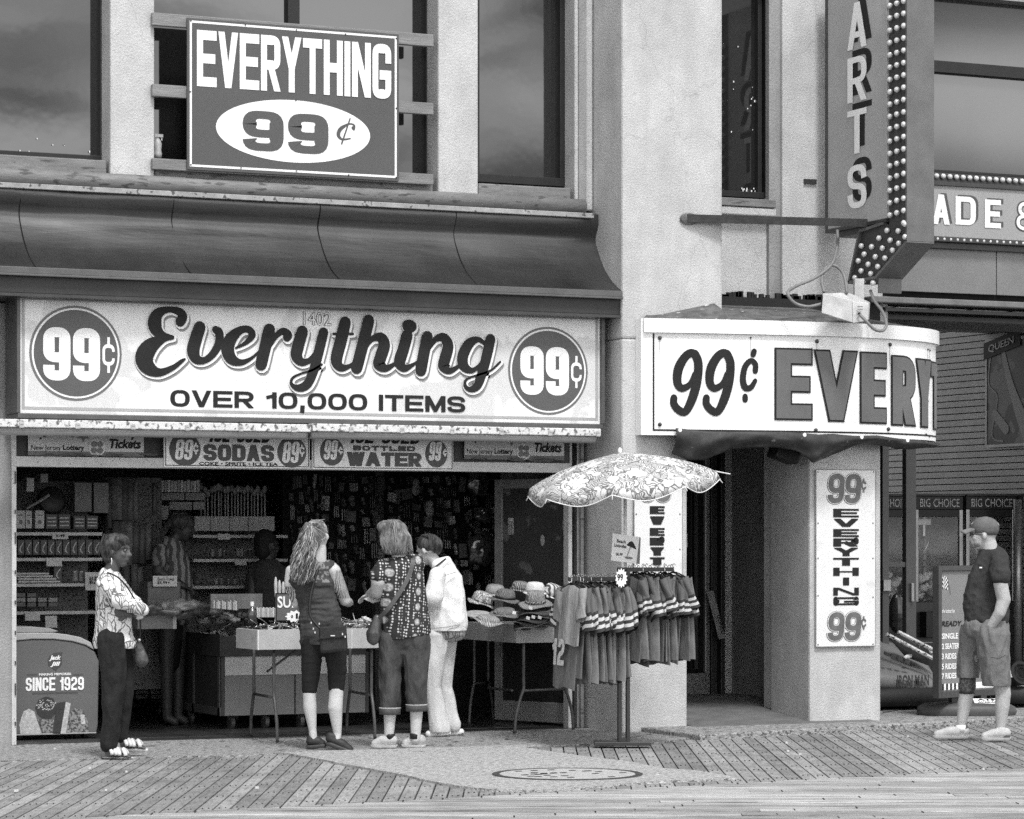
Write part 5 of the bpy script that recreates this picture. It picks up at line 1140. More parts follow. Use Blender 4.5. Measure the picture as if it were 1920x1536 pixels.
# ================================================================ tables in front of the shop
traym = mat('tray_board', .40, .7, .12, 5, .1, 20, c2=.28, thr=(.6, .75), pscale=6); trayd = mat('tray_dark', .035, .6, .3, 5); legm = mat('leg_steel', .06, .45, .3, 14, spec=.6)
def folding_legs(t, xa, xb, y, z1=.60):
    def leg(x, sgn, y): 
        m = MB(); P = smooth_path([(x, y, .66), (x, y, .42), (x, y, .34), (x+sgn*.04, y, .25), (x+sgn*.085, y, .14), (x+sgn*.1, y, .0)], 4); m.tube([Vector(p) for p in P], .0125, 8); m.build('leg', legm, t, smooth=True)
    leg(xa, -1, y); leg(xb, 1, y)
    m = MB(); m.tube([(xa, y, .33), (xb, y, .33)], .011, 8); m.build('crossbar', legm, t, smooth=True)
def tray(t, x0, x1, y0, y1, z0=.60, z1=.755, mt=None, mside=None):
    mt = mt or traym
    for (a, b, c, d, k) in ((x0, x1, y0, y0+.018, 0), (x0, x1, y1-.018, y1, 0), (x0, x0+.018, y0+.018, y1-.018, 1), (x1-.018, x1, y0+.018, y1-.018, 0)):
        m = MB(); m.box(a, b, c, d, z0, z1); m.build('side_board', (mside if (k and mside) else mt), t, bevel=.003)
    m = MB(); m.box(x0+.018, x1-.018, y0+.018, y1-.018, z0+.04, z0+.06); m.build('tray_bottom', mt, t)
yA = g(520, 1392).y; xA0 = wx(482, yA); xA1 = wx(712, yA)+.05
def ztop(px, py, Y): return wz(px, py, Y)
zA1, zA0 = wz(482, 1181, yA), wz(482, 1219, yA)
t = thing('display_table', 'folding table with pale wooden tray of sunglasses behind the tattooed woman', 'table', ((xA0+xA1)/2, yA, 0)); tabA = t
tray(t, xA0, xA1, yA, .02, zA0, zA1)
def legpair(t, pa, pb, ztop_):           # the two feet seen at pixels pa and pb, bent tube legs joined by a bar
    A_, B_ = g(*pa), g(*pb); d = (B_-A_).normalized(); c = (A_+B_)/2; tops = (A_+d*.1, B_-d*.1)
    for f_, tp_ in ((A_, tops[0]), (B_, tops[1])):
        P = smooth_path([(tp_.x, tp_.y, ztop_), (tp_.x, tp_.y, .45), (tp_.x, tp_.y, .36), (tp_.x*.6+f_.x*.4, tp_.y*.6+f_.y*.4, .27), (f_.x*.85+tp_.x*.15, f_.y*.85+tp_.y*.15, .14), (f_.x, f_.y, 0)], 4)
        m = MB(); m.tube([Vector(p) for p in P], .0135, 8); m.build('leg', legm, t, smooth=True)
    m = MB(); m.tube([tops[0]+Vector((0, 0, .34)), tops[1]+Vector((0, 0, .34))], .011, 8); m.build('crossbar', legm, t, smooth=True)
legpair(t, (470, 1380), (520, 1392), zA0); legpair(t, (650, 1374), (703, 1386), zA0)
m = MB(); m.tube([pt(500, 1260, yA+.4), pt(560, 1215, yA+.4)], .01, 6); m.build('brace', legm, t)
for k, (a, w_) in enumerate(((483.5, 1.6), (659, 1.2), (712, .8))): 
    v = pt(a, 1200, yA); m = MB(); m.box(v.x, v.x+w_*.004, yA-.004, yA, zA0, zA1-.003); m.build('joint', mat('joint', .7 if k == 0 else .2), t)
# second table with the hats
yB = g(965, 1375).y; xB0 = wx(968, yB); xB1 = 10.42; zB1, zB0 = wz(968, 1172, yB), wz(968, 1206, yB); yB1 = Yat(868, xB0)
t = thing('hat_table', 'folding table with pale tray holding piles of straw hats beside the shirt rack', 'table', ((xB0+xB1)/2, yB, 0))
tray(t, xB0, xB1, yB, yB1, zB0, zB1); legpair(t, (965, 1375), (1075, 1368), zB0); legpair(t, (880, 1358), (925, 1352), zB0)
m = MB(); m.tube([(xB0+.1, yB+.3, .33), (xB0+.1, yB1-.3, .33)], .011, 6); m.build('brace', legm, t)
# wheeled counter behind the first table
zc = .12; cn_ = g(415, 1343, zc); cl_ = g(327, 1310, zc)
xC0, yC0, yC1 = cn_.x, cn_.y, cn_.y+1.5
xC1 = wx(685, yC0); zC1 = wz(415, 1190, yC0)
yC1 = Yat(327, xC0)
t = thing('wheeled_counter', 'large wheeled wooden counter with dark side behind the sunglasses table', 'counter', ((xC0+xC1)/2, yC0, 0))
m = MB(); m.box(xC0, xC0+.03, yC0, yC1, zc, zC1-.16); m.build('side_panel', trayd, t, bevel=.004)
for y in (yC0+.02, yC0+(yC1-yC0)*.55, yC1-.05): m = MB(); m.box(xC0-.012, xC0, y, y+.05, zc, zC1-.16); m.build('batten', mat('batten_dark', .07, .6), t, bevel=.003)
m = MB(); m.box(xC0-.012, xC0, yC0, yC1, zc, zc+.07); m.build('batten', mat('batten_dark', .07), t, bevel=.003)
m = MB(); m.box(xC0+.03, xC1, yC0, yC0+.03, zc, zC1-.34); m.build('front_panel', mat('counter_front', .15, .7, .15, 3), t, bevel=.003)
m = MB(); m.box(xC0+.03, xC1, yC0-.005, yC0+.028, zC1-.338, zC1-.16); m.build('front_rail', traym, t, bevel=.003)
m = MB(); xm = wx(553, yC0); m.box(xm-.006, xm+.006, yC0-.004, yC0, zc, zC1-.34); m.build('joint', black, t)
m = MB(); m.box(xC1, xC1+.03, yC0, yC1, zc, zC1-.16); m.build('side_panel', trayd, t)
m = MB(); m.box(xC0-.02, xC0, yC0-.02, yC1+.02, zC1-.18, zC1); m.box(xC0, xC1, yC0-.02, yC0, zC1-.18, zC1-.02); m.box(xC0, xC1, yC1, yC1+.02, zC1-.18, zC1-.02); m.build('tray_side', trayd, t, bevel=.003)
m = MB(); m.box(xC0, xC1, yC0, yC1, zC1-.16, zC1-.13); m.build('top', traym, t)
for px, yy in ((433, yC0+.12), (497, yC0+.1), (563, yC0+.08), (357, yC1-.3), (440, yC1-.2)):
    x = wx(px, yy); m = MB(); m.lathe((x, yy, .062), [(.03, -.018), (.062, -.016), (.062, .016), (.03, .018)], 18, M=Matrix.Rotation(R(90), 3, 'Y')); m.box(x-.025, x+.025, yy-.02, yy+.02, .08, .13); m.build('castor', legm, t)
# small side tray table at the back left
yD = .9; xD0, xD1, zD0, zD1 = B(258, 330, 1148, 1180, yD)
t = thing('side_tray', 'small grey tray table of bagged towels beside the wheeled counter', 'table', ((xD0+xD1)/2, yD, 0))
tray(t, xD0, xD1, yD, yD+.7, zD0, zD1, mat('tray_grey', .16, .7)); legpair(t, (300, 1338), (330, 1332), zD0)
m = MB(); m.box(xD1-.03, xD1+.0, yD-.012, yD-.0, zD0, zD1); m.build('corner_post', traym, t)
# goods in the trays
def crumple(px, py, Y, rx, ry, rz, shade, label, name, cat, group=None, amp=.4, fq=14, rough=.4):
    v = pt(px, py, Y); m = MB(); m.ell(v, rx, ry, rz, n=22, k=14); s0 = random.uniform(0, 50)
    for i, q in enumerate(m.v): m.v[i] = q+(q-v)*amp*(noise.noise(q*fq+Vector((s0, 0, 0)))+.5*noise.noise(q*fq*2.5))
    o = m.build(name, mat('cr_%02d' % int(shade*100), shade, rough, .5, 20, .3, 30, spec=.5), smooth=True); tag(o, label, cat, group); return o
for k, (px, py, sh) in enumerate(((285, 1142, .12), (305, 1138, .2), (330, 1142, .14), (350, 1135, .25), (372, 1140, .1), (388, 1145, .18), (318, 1147, .2), (340, 1150, .12))):
    crumple(px, py, .9+.1*(k % 3), .11, .12, .05, sh, 'cellophane bag of folded towels heaped on the back tray', 'towel_bag', 'bag', 'bagged towels heaped on the trays', amp=.7, fq=10, rough=.25)
# back board of the sunglasses display and the upright rows of packets
m = MB(); pbox(m, 396, 492, 1114, 1142, .55, .58); o = m.build('display_board', mat('goods_20', .2)); tag(o, 'plain grey backing board behind the rows of small packets', 'board')
for k in range(18):
    px = 401+k*2.6; carton(px, px+2.0, 1126+(k % 3)*1.5, 1141+k*.25, .45, (.5, .12, .35, .6)[k % 4], 'slim upright packet in the row behind the sunglasses', name='packet', cat='packet', dep=.03, group='slim packets standing in a row')
for k in range(12):
    px = 482+k*3; carton(px, px+2.4, 1139+(k % 2)*1.5, 1158, .1, (.35, .5, .25)[k % 3], 'slim upright packet in the second row beside the lotion bottle', name='packet', cat='packet', dep=.03, group='slim packets in the second row')
# sunglasses: frames with lenses, laid out in the trays
lens = mat('lens_dark', .015, .08, .2, 5, spec=.9); lensp = mat('lens_mirror', .5, .1, .2, 5, spec=.9)
gp = MB()
for s_ in (-1, 1): gp.ell((s_*.033, 0, .0), .027, .007, .021, n=10, k=6)
gp.tube([(-.012, 0, .008), (.012, 0, .008)], .004, 5)
for s_ in (-1, 1): gp.tube([(s_*.06, 0, .008), (s_*.055, .07, .0), (s_*.05, .12, -.015)], .0035, 5)
def gl_mesh(nm, mt):
    me = bpy.data.meshes.new(nm); me.from_pydata(list(gp.v), [], gp.f); me.materials.append(mt); me.polygons.foreach_set('use_smooth', [True]*len(me.polygons)); return me
gms = [gl_mesh('sunglasses', lens), gl_mesh('sunglasses', lensp), gl_mesh('sunglasses', mat('lens_mid', .18, .15, .3, 20, spec=.9))]
def scatter_glasses(n, fx, fy, z0, lab, grp_, scl=1.0):
    for k in range(n):
        o = bpy.data.objects.new('sunglasses', random.choice(gms)); COL.objects.link(o); x, y = random.uniform(*fx), random.uniform(*fy)
        o.location = (x, y, z0+random.uniform(0, .035)); o.rotation_euler = (random.uniform(-.5, .9), random.uniform(-.5, .5), random.uniform(0, 6.3)); o.scale = (scl,)*3; tag(o, lab, 'sunglasses', grp_)
scatter_glasses(60, (xA0+.07, xA1-.05), (yA+.07, -.08), zA1-.02, 'pair of sunglasses jumbled in the pale tray of the front table', 'sunglasses jumbled in the front tray')
scatter_glasses(34, (xC0+.07, xC1-.2), (yC0+.1, yC1-.3), zC1-.05, 'pair of sunglasses or trinket heaped on the wheeled counter', 'trinkets heaped on the wheeled counter', 1.2)
for k in range(16): crumple(random.uniform(372, 475), 1160+random.uniform(-8, 5), yC0+random.uniform(.15, .7), .05, .04, .025, random.choice((.02, .3, .12, .5)), 'small crumpled packet of trinkets on the wheeled counter', 'trinket_packet', 'packet', 'small packets on the wheeled counter', amp=.8, fq=25, rough=.3)
for k in range(9): crumple(random.uniform(655, 690), 1172+random.uniform(-8, 4), yA+random.uniform(.15, .5), .035, .04, .03, random.choice((.5, .3, .12)), 'small bright trinket at the far end of the front tray', 'trinket', 'trinket', 'trinkets at the end of the front tray', amp=.8, fq=30, rough=.3)
v = pt(473, 1168, -.1); t = thing('lotion_bottle', 'small glassy lotion bottle with pale cap standing among the sunglasses', 'bottle', v)
m = MB(); m.lathe(v, [(.035, 0), (.037, .07), (.03, .1), (.013, .115), (.013, .13)], 14); m.build('bottle', mat('bottle_glass', .06, .1, .2, spec=.9), t, smooth=True)
m = MB(); m.lathe(v+Vector((0, 0, .13)), [(.014, 0), (.016, .035)], 12); m.build('cap', white2, t)
# SUN sign board with starburst price
YS = -.32
t, M_, x0, x1, z0, z1 = sign_panel('price_sign', 'grey placard with large white letters and a starburst price in the sunglasses tray', 517, 570, 1112, 1165, YS, mat('placard', .11, .5, .1), .012)
m = MB(); frame(m, M_, x0, x1, z0, z1, .008, .003); m.build('frame', black, t)
m = MB(); a, b, c, d = B(520, 562, 1118, 1140, YS); small(m, 'SUN', M_, a, b, c, d, bold=.02, lift=.004)
def burst(m, M_, u, v, ru, rv, lift, n=11, mi=0): m.poly([M_(u+(ru if k % 2 else ru*.78)*math.cos(k*math.pi/n), v+(rv if k % 2 else rv*.74)*math.sin(k*math.pi/n), lift) for k in range(2*n)], mi)
burst(m, M_, wx(553, YS), wz(553, 1156, YS), .085, .05, .005); m.build('lettering', white2, t)
m = MB(); a, b, c, d = B(545, 549, 1153, 1159, YS); small(m, '$', M_, a, b, c, d, lift=.008, bold=.03); a, b, c, d = B(554, 558, 1150, 1160, YS); small(m, '1', M_, a, b, c, d, lift=.008, bold=.03); m.build('lettering', ink, t)
for k, (px, y0) in enumerate(((517, 1083), (524, 1089), (531, 1092), (538, 1095))):
    a = pt(px, 1112, -.2); b = pt(px, y0+8, -.2); m = MB(); m.ell((a+b)/2+Vector((0, 0, .01)), .014, .014, (b.z-a.z)/2+.03, n=10, k=8); m.box(a.x-.008, a.x+.008, -.21, -.19, a.z-.03, a.z+.02); o = m.build('lolly', mat('lolly', .42, .5, .1), smooth=True); tag(o, 'pale oval lolly shaped toy standing behind the price placard', 'toy', 'pale toys behind the price placard')
# ---- hats in and on the second tray
def straw(c, c2, s_): return mat('straw_%02d' % int(c*100), c, .85, .4, 30, .8, 60, c2=c2, thr=(.4, .6), pscale=s_*.55, bdist=.012, ptype='wave')
hatm = [straw(.42, .22, 40), straw(.2, .06, 60), straw(.12, .05, 50), straw(.55, .35, 30)]
def hat(px, py, Y, r, h, mt, label, tiltx=0, tilty=0, bandm=None, brim=1.9, group=None, name='sun_hat', wob=.012, dark=None):
    c = pt(px, py, Y); t = thing(name, label, 'hat', c, group); Mx = Matrix.Rotation(tiltx, 3, 'X') @ Matrix.Rotation(tilty, 3, 'Y')
    m = MB(); m.lathe(c, [(r*1.05, 0), (r*1.0, h*.35), (r*.93, h*.7), (r*.75, h*.95), (r*.3, h*1.02), (.001, h*1.0)], 28, M=Mx); m.build('crown', mt, t, smooth=True)
    m = MB(); n = 36; s0 = random.uniform(0, 9)
    rows = [[c+Mx @ Vector((rr*math.cos(2*math.pi*j/n), rr*math.sin(2*math.pi*j/n), zz+wob*k_*math.sin(3*2*math.pi*j/n+s0))) for j in range(n)] for rr, zz, k_ in ((r*1.04, .002, 0), (r*(1+brim)/2, -.004, .6), (r*brim, -.012, 1.6))]
    m.v = rows[0]+rows[1]+rows[2]; m.f = [(i*n+j, i*n+(j+1) % n, (i+1)*n+(j+1) % n, (i+1)*n+j) for i in range(2) for j in range(n)]; m.m = [0]*len(m.f)
    o = m.build('brim', mt, t, smooth=True); so = o.modifiers.new('t', 'SOLIDIFY'); so.thickness = .004
    if bandm: m = MB(); m.lathe(c, [(r*1.065, .004), (r*1.045, h*.3)], 28, M=Mx); m.build('band', bandm, t, smooth=True)
    return t
zz = 0
floral = leaf_mat('floral_cloth', .5, .1, 45, warp=.8, w=.12)
bandl = mat('leopard', .4, .7, .2, 10, c2=.03, thr=(.45, .5), pscale=110)
hat(1004, 1131, -.36, .080, .10, straw(.33, .10, 60), 'straw hat with speckled band and wide brim on top of the hat pile', .22, -.12, bandl, 1.75, wob=.006)
hat(1003, 1111, -.05, .08, .085, mat('hat_white', .62, .9, .1, 40, .5, 90), 'white cloth sun hat behind the straw one with the speckled band', .12, 0, None, 1.25, wob=.004)
hat(947, 1124, .0, .082, .085, straw(.2, .04, 90), 'dark woven hat with black band in the middle of the hat pile', .12, .06, black, 1.45, wob=.006)
hat(903, 1130, .1, .088, .09, floral, 'floral patterned cloth hat at the far end of the hat pile', .2, .25, None, 1.35, wob=.006)
hat(928, 1112, .35, .08, .07, mat('hat_grey', .33, .9, .2, 30), 'plain grey cloth hat lying behind the floral one', .2, 0, None, 1.25, wob=.006)
hat(1035, 1116, -.0, .082, .09, straw(.6, .08, 16), 'boldly striped sun hat beside the shirts', .35, .25, None, 1.2, wob=.006)
hat(975, 1104, .2, .07, .06, straw(.3, .08, 40), 'small woven hat peeping out behind the white one', .2, 0, None, 1.2, wob=.004)
hat(1060, 1120, .1, .08, .08, mat('hat_dark', .05, .8, .3, 20), 'dark felt hat half hidden behind the hanging shirts', .2, .2, None, 1.3, wob=.004)
hat(897, 1150, -.05, .095, .015, mat('hat_grey', .33), 'flat grey brimmed hat lying at the tray end', .12, 0, None, 1.5, wob=.004)
hat(915, 1163, -.38, .095, .035, straw(.36, .14, 34), 'pale straw hat with curled brim at the front of the tray', .22, .12, None, 1.5, wob=.012)
hat(946, 1150, -.2, .09, .04, straw(.25, .06, 60), 'brown straw hat lying under the dark woven one', .15, -.1, None, 1.5, wob=.008)
hat(1045, 1158, -.45, .075, .04, straw(.18, .05, 50), 'small dim straw hat next to the shirts', .15, -.1, None, 1.4, wob=.006)
for k in range(15):
    px, py = (996+(k % 2)*8+(k//5)*5, 1172-k*2.3); hat(px, py, -.38+(k % 3)*.03, .08, .010, (hatm[2], hatm[1], mat('hat_dark', .05), hatm[2])[k % 4], 'dark straw hat pressed flat in the stack in the tray', .12, -.14, None, 1.8, 'dark straw hats stacked flat', 'stacked_hat', wob=.01)
m = MB()
for px, py in ((995, 1140), (964, 1149), (1000, 1157), (1012, 1158), (990, 1159)): c = pt(px, py, -.62); m.obox(c, (.014, 0, -.004), (0, .002, .0), (.002, 0, .012))
o = m.build('price_tags', white2); tag(o, 'small white price tags stuck on the stacked dark hats', 'tags'); o['kind'] = 'stuff'; del o['category']

# ---- folded door leaf, right of the opening
jr = Vector((wx(1068, .25), .25, 0)); far = Vector((wx(930, 1.05), 1.05, 0)); dd = (far-jr); dl = dd.length; dd.normalize(); dn = Vector((-dd.y, dd.x, 0)); zd1 = 2.08
t = thing('folded_door', 'dark grey metal framed door leaf folded inwards at the side of the shop opening', 'door', jr)
def dbox(a, b, z0, z1, th, nm, mt, off=0, bevel=.004):
    m = MB(); m.obox(jr+dd*(a+b)/2+dn*off+Vector((0, 0, (z0+z1)/2)), dd*(b-a)/2, dn*th, UP*(z1-z0)/2); return m.build(nm, mt, t, bevel=bevel)
dm = mat('door_grey', .13, .5, .15, 4); dfm = mat('door_frame_grey', .19, .45, .2, 8, spec=.6)
dbox(0, .05, .03, zd1, .02, 'stile', mat('stile_pale', .42, .4), 0); dbox(dl-.09, dl, .03, zd1, .02, 'stile', dfm); dbox(.05, dl-.09, zd1-.08, zd1, .02, 'rail', dfm); dbox(.05, dl-.09, .03, .2, .02, 'rail', dfm)
dbox(.05, dl-.09, .2, .75, .008, 'lower_panel', black); pan = dbox(.05, dl-.09, .75, zd1-.08, .008, 'panel', mat('door_panel', .045, .25, .2, 3, spec=.6, c2=.12, thr=(.6, .64), pscale=5))
c = pt(960, 983, .8); m = MB(); m.obox(jr+dd*(dl-.19)-dn*.014*(1 if dn.y > 0 else -1)+Vector((0, 0, 1.68)), dd*.03, dn*.002, UP*.07); m.build('sticker', mat('sticker', .45), t)
m = MB(); 
for k in range(10): m.obox(jr+dd*(dl-.19)-dn*.018*(1 if dn.y > 0 else -1)+Vector((0, 0, 1.62+k*.011)), dd*.024, dn*.001, UP*.0022)
m.build('print', black, t)
m = MB(); cc = jr+dd*.30-dn*.012*(1 if dn.y > 0 else -1)+Vector((0, 0, 1.56)); m.poly([cc+dd*.026*math.cos(a*.785)+UP*.05*math.sin(a*.785) for a in range(8)]); m.build('patch', mat('patch', .3), t)
# caution cone sign leaning in the doorway
t = thing('wet_floor_sign', 'narrow folded caution sign leaning by the entry door', 'floor sign', pt(1345, 1205, .9))
m = MB(); a = pt(1331, 1108, yd-.12); b = pt(1354, 1198, yd-.2); d = (b-a).normalized(); s_ = Vector((d.z, 0, -d.x)).normalized(); m.obox((a+b)/2, (b-a)/2, s_*.035, Vector((0, .008, 0))); m.build('panel', mat('caution', .22, .6), t, bevel=.006)
Mq = Plane(b+Vector((0, -.012, 0))-s_*.018, (a-b).normalized(), (s_ if s_.x > 0 else -s_)*-1, (0, -1, 0)); m = MB(); small(m, 'CUIDADO', Mq, .04, .22, -.018, .018, lift=.002, bold=.03); m.build('lettering', ink, t)

# ================================================================ shirt rack, umbrella
rb = g(1167, 1399); zr1 = 0; RX, RY = rb.x, rb.y
t = thing('clothes_rack', 'black steel clothes rack with two staggered arms on a flat base', 'clothes rack', (RX, RY, 0)); rackt = t
rm_ = mat('rack_black', .02, .4, .2, 10, spec=.6)
m = MB(); m.obox((RX, RY, .022), RT*.215, FW*.10, UP*.014); m.build('base', rm_, t, bevel=.004)
a, b = pt(1161.5, 1100, RY), pt(1177, 1100, RY)
zl1, zl2 = wz(1110, 1086, RY), wz(1222, 1068, RY)
for p, zt_ in ((a, zl1), (b, zl2)):
    m = MB(); m.box(p.x-.014, p.x+.014, RY-.014, RY+.014, .034, zt_); m.build('post', rm_, t, bevel=.003)
    m = MB(); m.box(a.x+.014, b.x-.014, RY-.01, RY+.01, .036, .06) if p is a else m.box(a.x+.014, b.x-.014, RY-.01, RY+.01, .5, .52); m.build('spacer', rm_, t)
xl0, xl1_ = wx(1066, RY), wx(1158, RY); xr_0, xr_1 = wx(1180, RY), wx(1266, RY)
m = MB(); m.box(xl0, a.x+.02, RY-.012, RY+.012, zl1-.016, zl1+.016); m.build('arm', rm_, t, bevel=.003)
m = MB(); m.box(a.x, xr_1, RY-.012+.03, RY+.012+.03, zl2-.016, zl2+.016); m.build('arm', rm_, t, bevel=.003)
# one shirt: a soft hanging tube, flattened, with short sleeves that droop; hung across the arm (its width runs front to back)
def shirt_meshes(seed, L_=.70, hw_=.235, num=False):
    rr = random.Random(seed); vs = []; n = 20; rows = 16; m = MB()
    for i in range(rows+1):
        s_ = i/rows; z = -.05-s_*L_
        w_ = (.055+.13*min(1, s_/.07)**.6) if s_ < .07 else .185+.03*(s_)
        th = .010+.012*min(1, s_*6)
        for j in range(n):
            a = 2*math.pi*j/n; y = w_*math.cos(a); x = th*math.sin(a)
            f = noise.noise(Vector((y*9+seed, z*1.6, seed*3.1)))*.03*min(1, s_*2.4)+.010*math.sin(y*44+seed)*s_
            vs.append(Vector((x+f, y*(1-.10*s_*abs(math.sin(seed*1.3)))+.02*s_*math.sin(seed), z+.012*math.sin(y*20+seed)*(s_ > .9))))
    m.v = vs; m.f = [(i*n+j, i*n+(j+1) % n, (i+1)*n+(j+1) % n, (i+1)*n+j) for i in range(rows) for j in range(n)]; m.m = [0]*len(m.f)
    body = m
    sl_ = []
    for sg in (-1, 1):
        m = MB(); rows2 = 12; n2 = 12; vs = []
        for i in range(rows2+1):
            s_ = i/rows2; cy = sg*(.15+.075*s_+.02*math.sin(seed+sg)); cz = -.085-(.28+.05*math.sin(seed*7+sg))*s_; rad_ = .055+.02*s_
            for j in range(n2):
                a = 2*math.pi*j/n2; vs.append(Vector((.022*math.sin(a)*(1+.4*s_)+.02*math.sin(seed*2+s_*3+sg)+.008*math.sin(a*2+seed+s_*5), cy+rad_*math.cos(a)*.9, cz+rad_*math.cos(a)*.35*sg*-1*-1+.006*math.sin(a*3))))
        m.v = vs; m.f = [(i*n2+j, i*n2+(j+1) % n2, (i+1)*n2+(j+1) % n2, (i+1)*n2+j) for i in range(rows2) for j in range(n2)]
        m.m = [1 if (int((i_//n2)) in (8, 10)) else (2 if int(i_//n2) in (7, 9, 11) else 0) for i_ in range(len(m.f))]; sl_.append(m)
    return body, sl_
def cloth(c): return mat('jersey_%02d' % int(c*100), c, .85, .35, 5, .8, 12, spec=.2, stretch=(1, 1, .3), bdist=.03)
def make_shirt(seed, shade, label, group, L_=.70, sleeves=True, stripe=True):
    t = thing('hanging_shirt', label, 'shirt', (0, 0, 0), group); b, s2 = shirt_meshes(seed, L_)
    b.build('body', cloth(shade), t, smooth=True)
    if sleeves:
        for q in s2: q.build('sleeve', [cloth(shade), mat('stripe_white', .5, .8), mat('stripe_dark', .03, .8)] if stripe else cloth(shade), t, smooth=True)
    m = MB(); m.tube([Vector(p) for p in smooth_path([(0, -.19, -.095), (0, -.1, -.06), (0, 0, -.03), (0, .1, -.06), (0, .19, -.095)], 4)], .006, 6); h = m.build('hanger', black, t, smooth=True)
    m = MB(); m.tube([Vector(p) for p in smooth_path([(0, 0, -.035), (0, 0, .0), (0, .018, .018), (0, 0, .035), (0, -.017, .022)], 4)], .0028, 5); m.build('hook', mat('hook_chrome', .7, .2, .1, metal=.8), h, smooth=True)
    return t
def place(o, x, y, z, rz): o.location = (x, y, z); o.rotation_euler = (random.uniform(-.05, .05), random.uniform(-.07, .07), rz); o.scale = (1, random.uniform(.88, 1.05), random.uniform(.95, 1.03))
protos = []
for k, (sh) in enumerate((.15, .12, .17, .13)):
    protos.append(make_shirt(k*1.7+.5, sh, 'grey jersey shirt with white sleeve stripes hanging on the lower rack arm', 'striped jerseys on the lower arm of the rack', .72))
n = 17
for k in range(n):
    x = xl0+.05+(xl1_-xl0-.06)*(k/(n-1)); rz = random.uniform(-.2, .3)
    o = protos[k] if k < 4 else dup(protos[k % 4], (0, 0, 0)); place(o, x, RY+random.uniform(-.02, .02), zl1+.012+random.uniform(-.02, .0), rz)
protos2 = [make_shirt(k*2.3+9, sh, 'grey jersey shirt with white sleeve stripes hanging on the higher rack arm', 'striped jerseys on the higher arm of the rack', .66) for k, sh in enumerate((.14, .16, .12, .15))]
for k in range(18):
    x = xr_0+.01+(xr_1-xr_0-.0)*(k/17); rz = random.uniform(-.2, .3)+(.3 if k == 17 else 0)
    o = protos2[k] if k < 4 else dup(protos2[k % 4], (0, 0, 0)); place(o, x, RY+.03+random.uniform(-.02, .02), zl2+.012+random.uniform(-.02, .0), rz)
o = make_shirt(33, .27, 'plain pale grey shirt hung at the outer end of the lower arm', None, .50, True, False); place(o, xl0+.012, RY-.03, zl1+.0, .10); o.scale = (1, .82, .9)
o = make_shirt(41, .12, 'dark jersey with a large pale number at the outer end of the lower arm', None, .74); place(o, xl0+.035, RY+.06, zl1-.03, .04); o.scale = (1, .82, 1)
bo = [c for c in o.children if c.name.startswith('body')][0]
m = MB(); nn_ = Vector((-1, 0, 0)); Mn = Plane((-.05, .14, -.62), (0, -1, 0), (0, 0, 1), (-1, 0, 0)); word(m, '12', Mn, .0, .24, 0, .2, .05, .04, lift=.004, gap=.5)
me = bpy.data.meshes.new('number'); me.from_pydata(m.v, [], m.f); me.materials.append(mat('number_foil', .6, .35, .3, 20, metal=.3)); nb = bpy.data.objects.new('number', me); COL.objects.link(nb); nb.parent = o
# starburst price card on the rack
t = thing('starburst_card', 'white starburst price card clipped between the two rack arms', 'price card', pt(1168, 1090, RY-.1))
Mk = Plane((0, RY-.28, 0)); m = MB(); burst(m, Mk, wx(1165, RY-.28), wz(1165, 1084, RY-.28), .052, .075, .0, n=14); o2 = m.build('card', white2, t); so = o2.modifiers.new('t', 'SOLIDIFY'); so.thickness = .002
m = MB(); a, b, c, d = B(1157, 1168, 1076, 1089, RY-.28); small(m, '99', Mk, a, b, c, d, lift=.004, bold=.02); m.build('lettering', ink, t)
# beach umbrella: pole stands in the rack, canopy tipped towards the walk
UY = RY+.12; pole_b = pt(1173, 1100, UY); hub = pt(1172, 872, UY)
t = thing('beach_umbrella', 'open pale beach umbrella with leaf print canopy and scalloped piped edge', 'umbrella', (pole_b.x, UY, .6))
m = MB(); m.tube([(pole_b.x, UY, .6), (hub.x, UY, hub.z)], .014, 10); m.build('pole', mat('pole_white', .72, .35, .05), t, smooth=True)
apex = pt(1170, 849, UY); ax = Vector((-.125, -.03, 1)).normalized(); e1 = Vector((math.cos(.2), math.sin(.2), 0)); e1 = (e1-ax*e1.dot(ax)).normalized(); e2 = ax.cross(e1)
UR = .755; apex = apex-RT*.03; NR = 8; seg = 12; rings_ = 14; m = MB(); vs = []
def can(th, s_, sag=1.0):                  # s_ 0 apex .. 1 rim
    ph = s_*1.02; k = (th/(2*math.pi)*NR) % 1; w_ = math.sin(math.pi*k)
    rr = UR*math.sin(ph)/math.sin(1.02)*(1-.10*w_*s_*s_); dz = -.235*(.5*s_+.5*(1-math.cos(ph))/(1-math.cos(1.02)))-.05*w_*s_*s_-.055*(s_ > .93)*(s_-.93)/.07*(.6+.4*w_)
    rr *= 1-.02*(s_ > .93)
    return apex+(e1*math.cos(th)+e2*math.sin(th))*rr+ax*dz
NT = NR*seg
for i in range(rings_+1):
    for j in range(NT): vs.append(can(2*math.pi*j/NT, i/rings_))
m.v = vs; m.f = [(i*NT+j, i*NT+(j+1) % NT, (i+1)*NT+(j+1) % NT, (i+1)*NT+j) for i in range(rings_) for j in range(NT)]; m.m = [0]*len(m.f)
canm = leaf_mat('canopy_leaf_print', .68, .12, 13, .6, 2.2, (1, 1, .8), .06, .4)
o = m.build('canopy', canm, t, smooth=True); so = o.modifiers.new('t', 'SOLIDIFY'); so.thickness = .002
m = MB(); m.tube([can(2*math.pi*j/NT, 1.0) for j in range(NT+1)], .004, 6, closed=True); m.build('piping', white2, t, smooth=True)
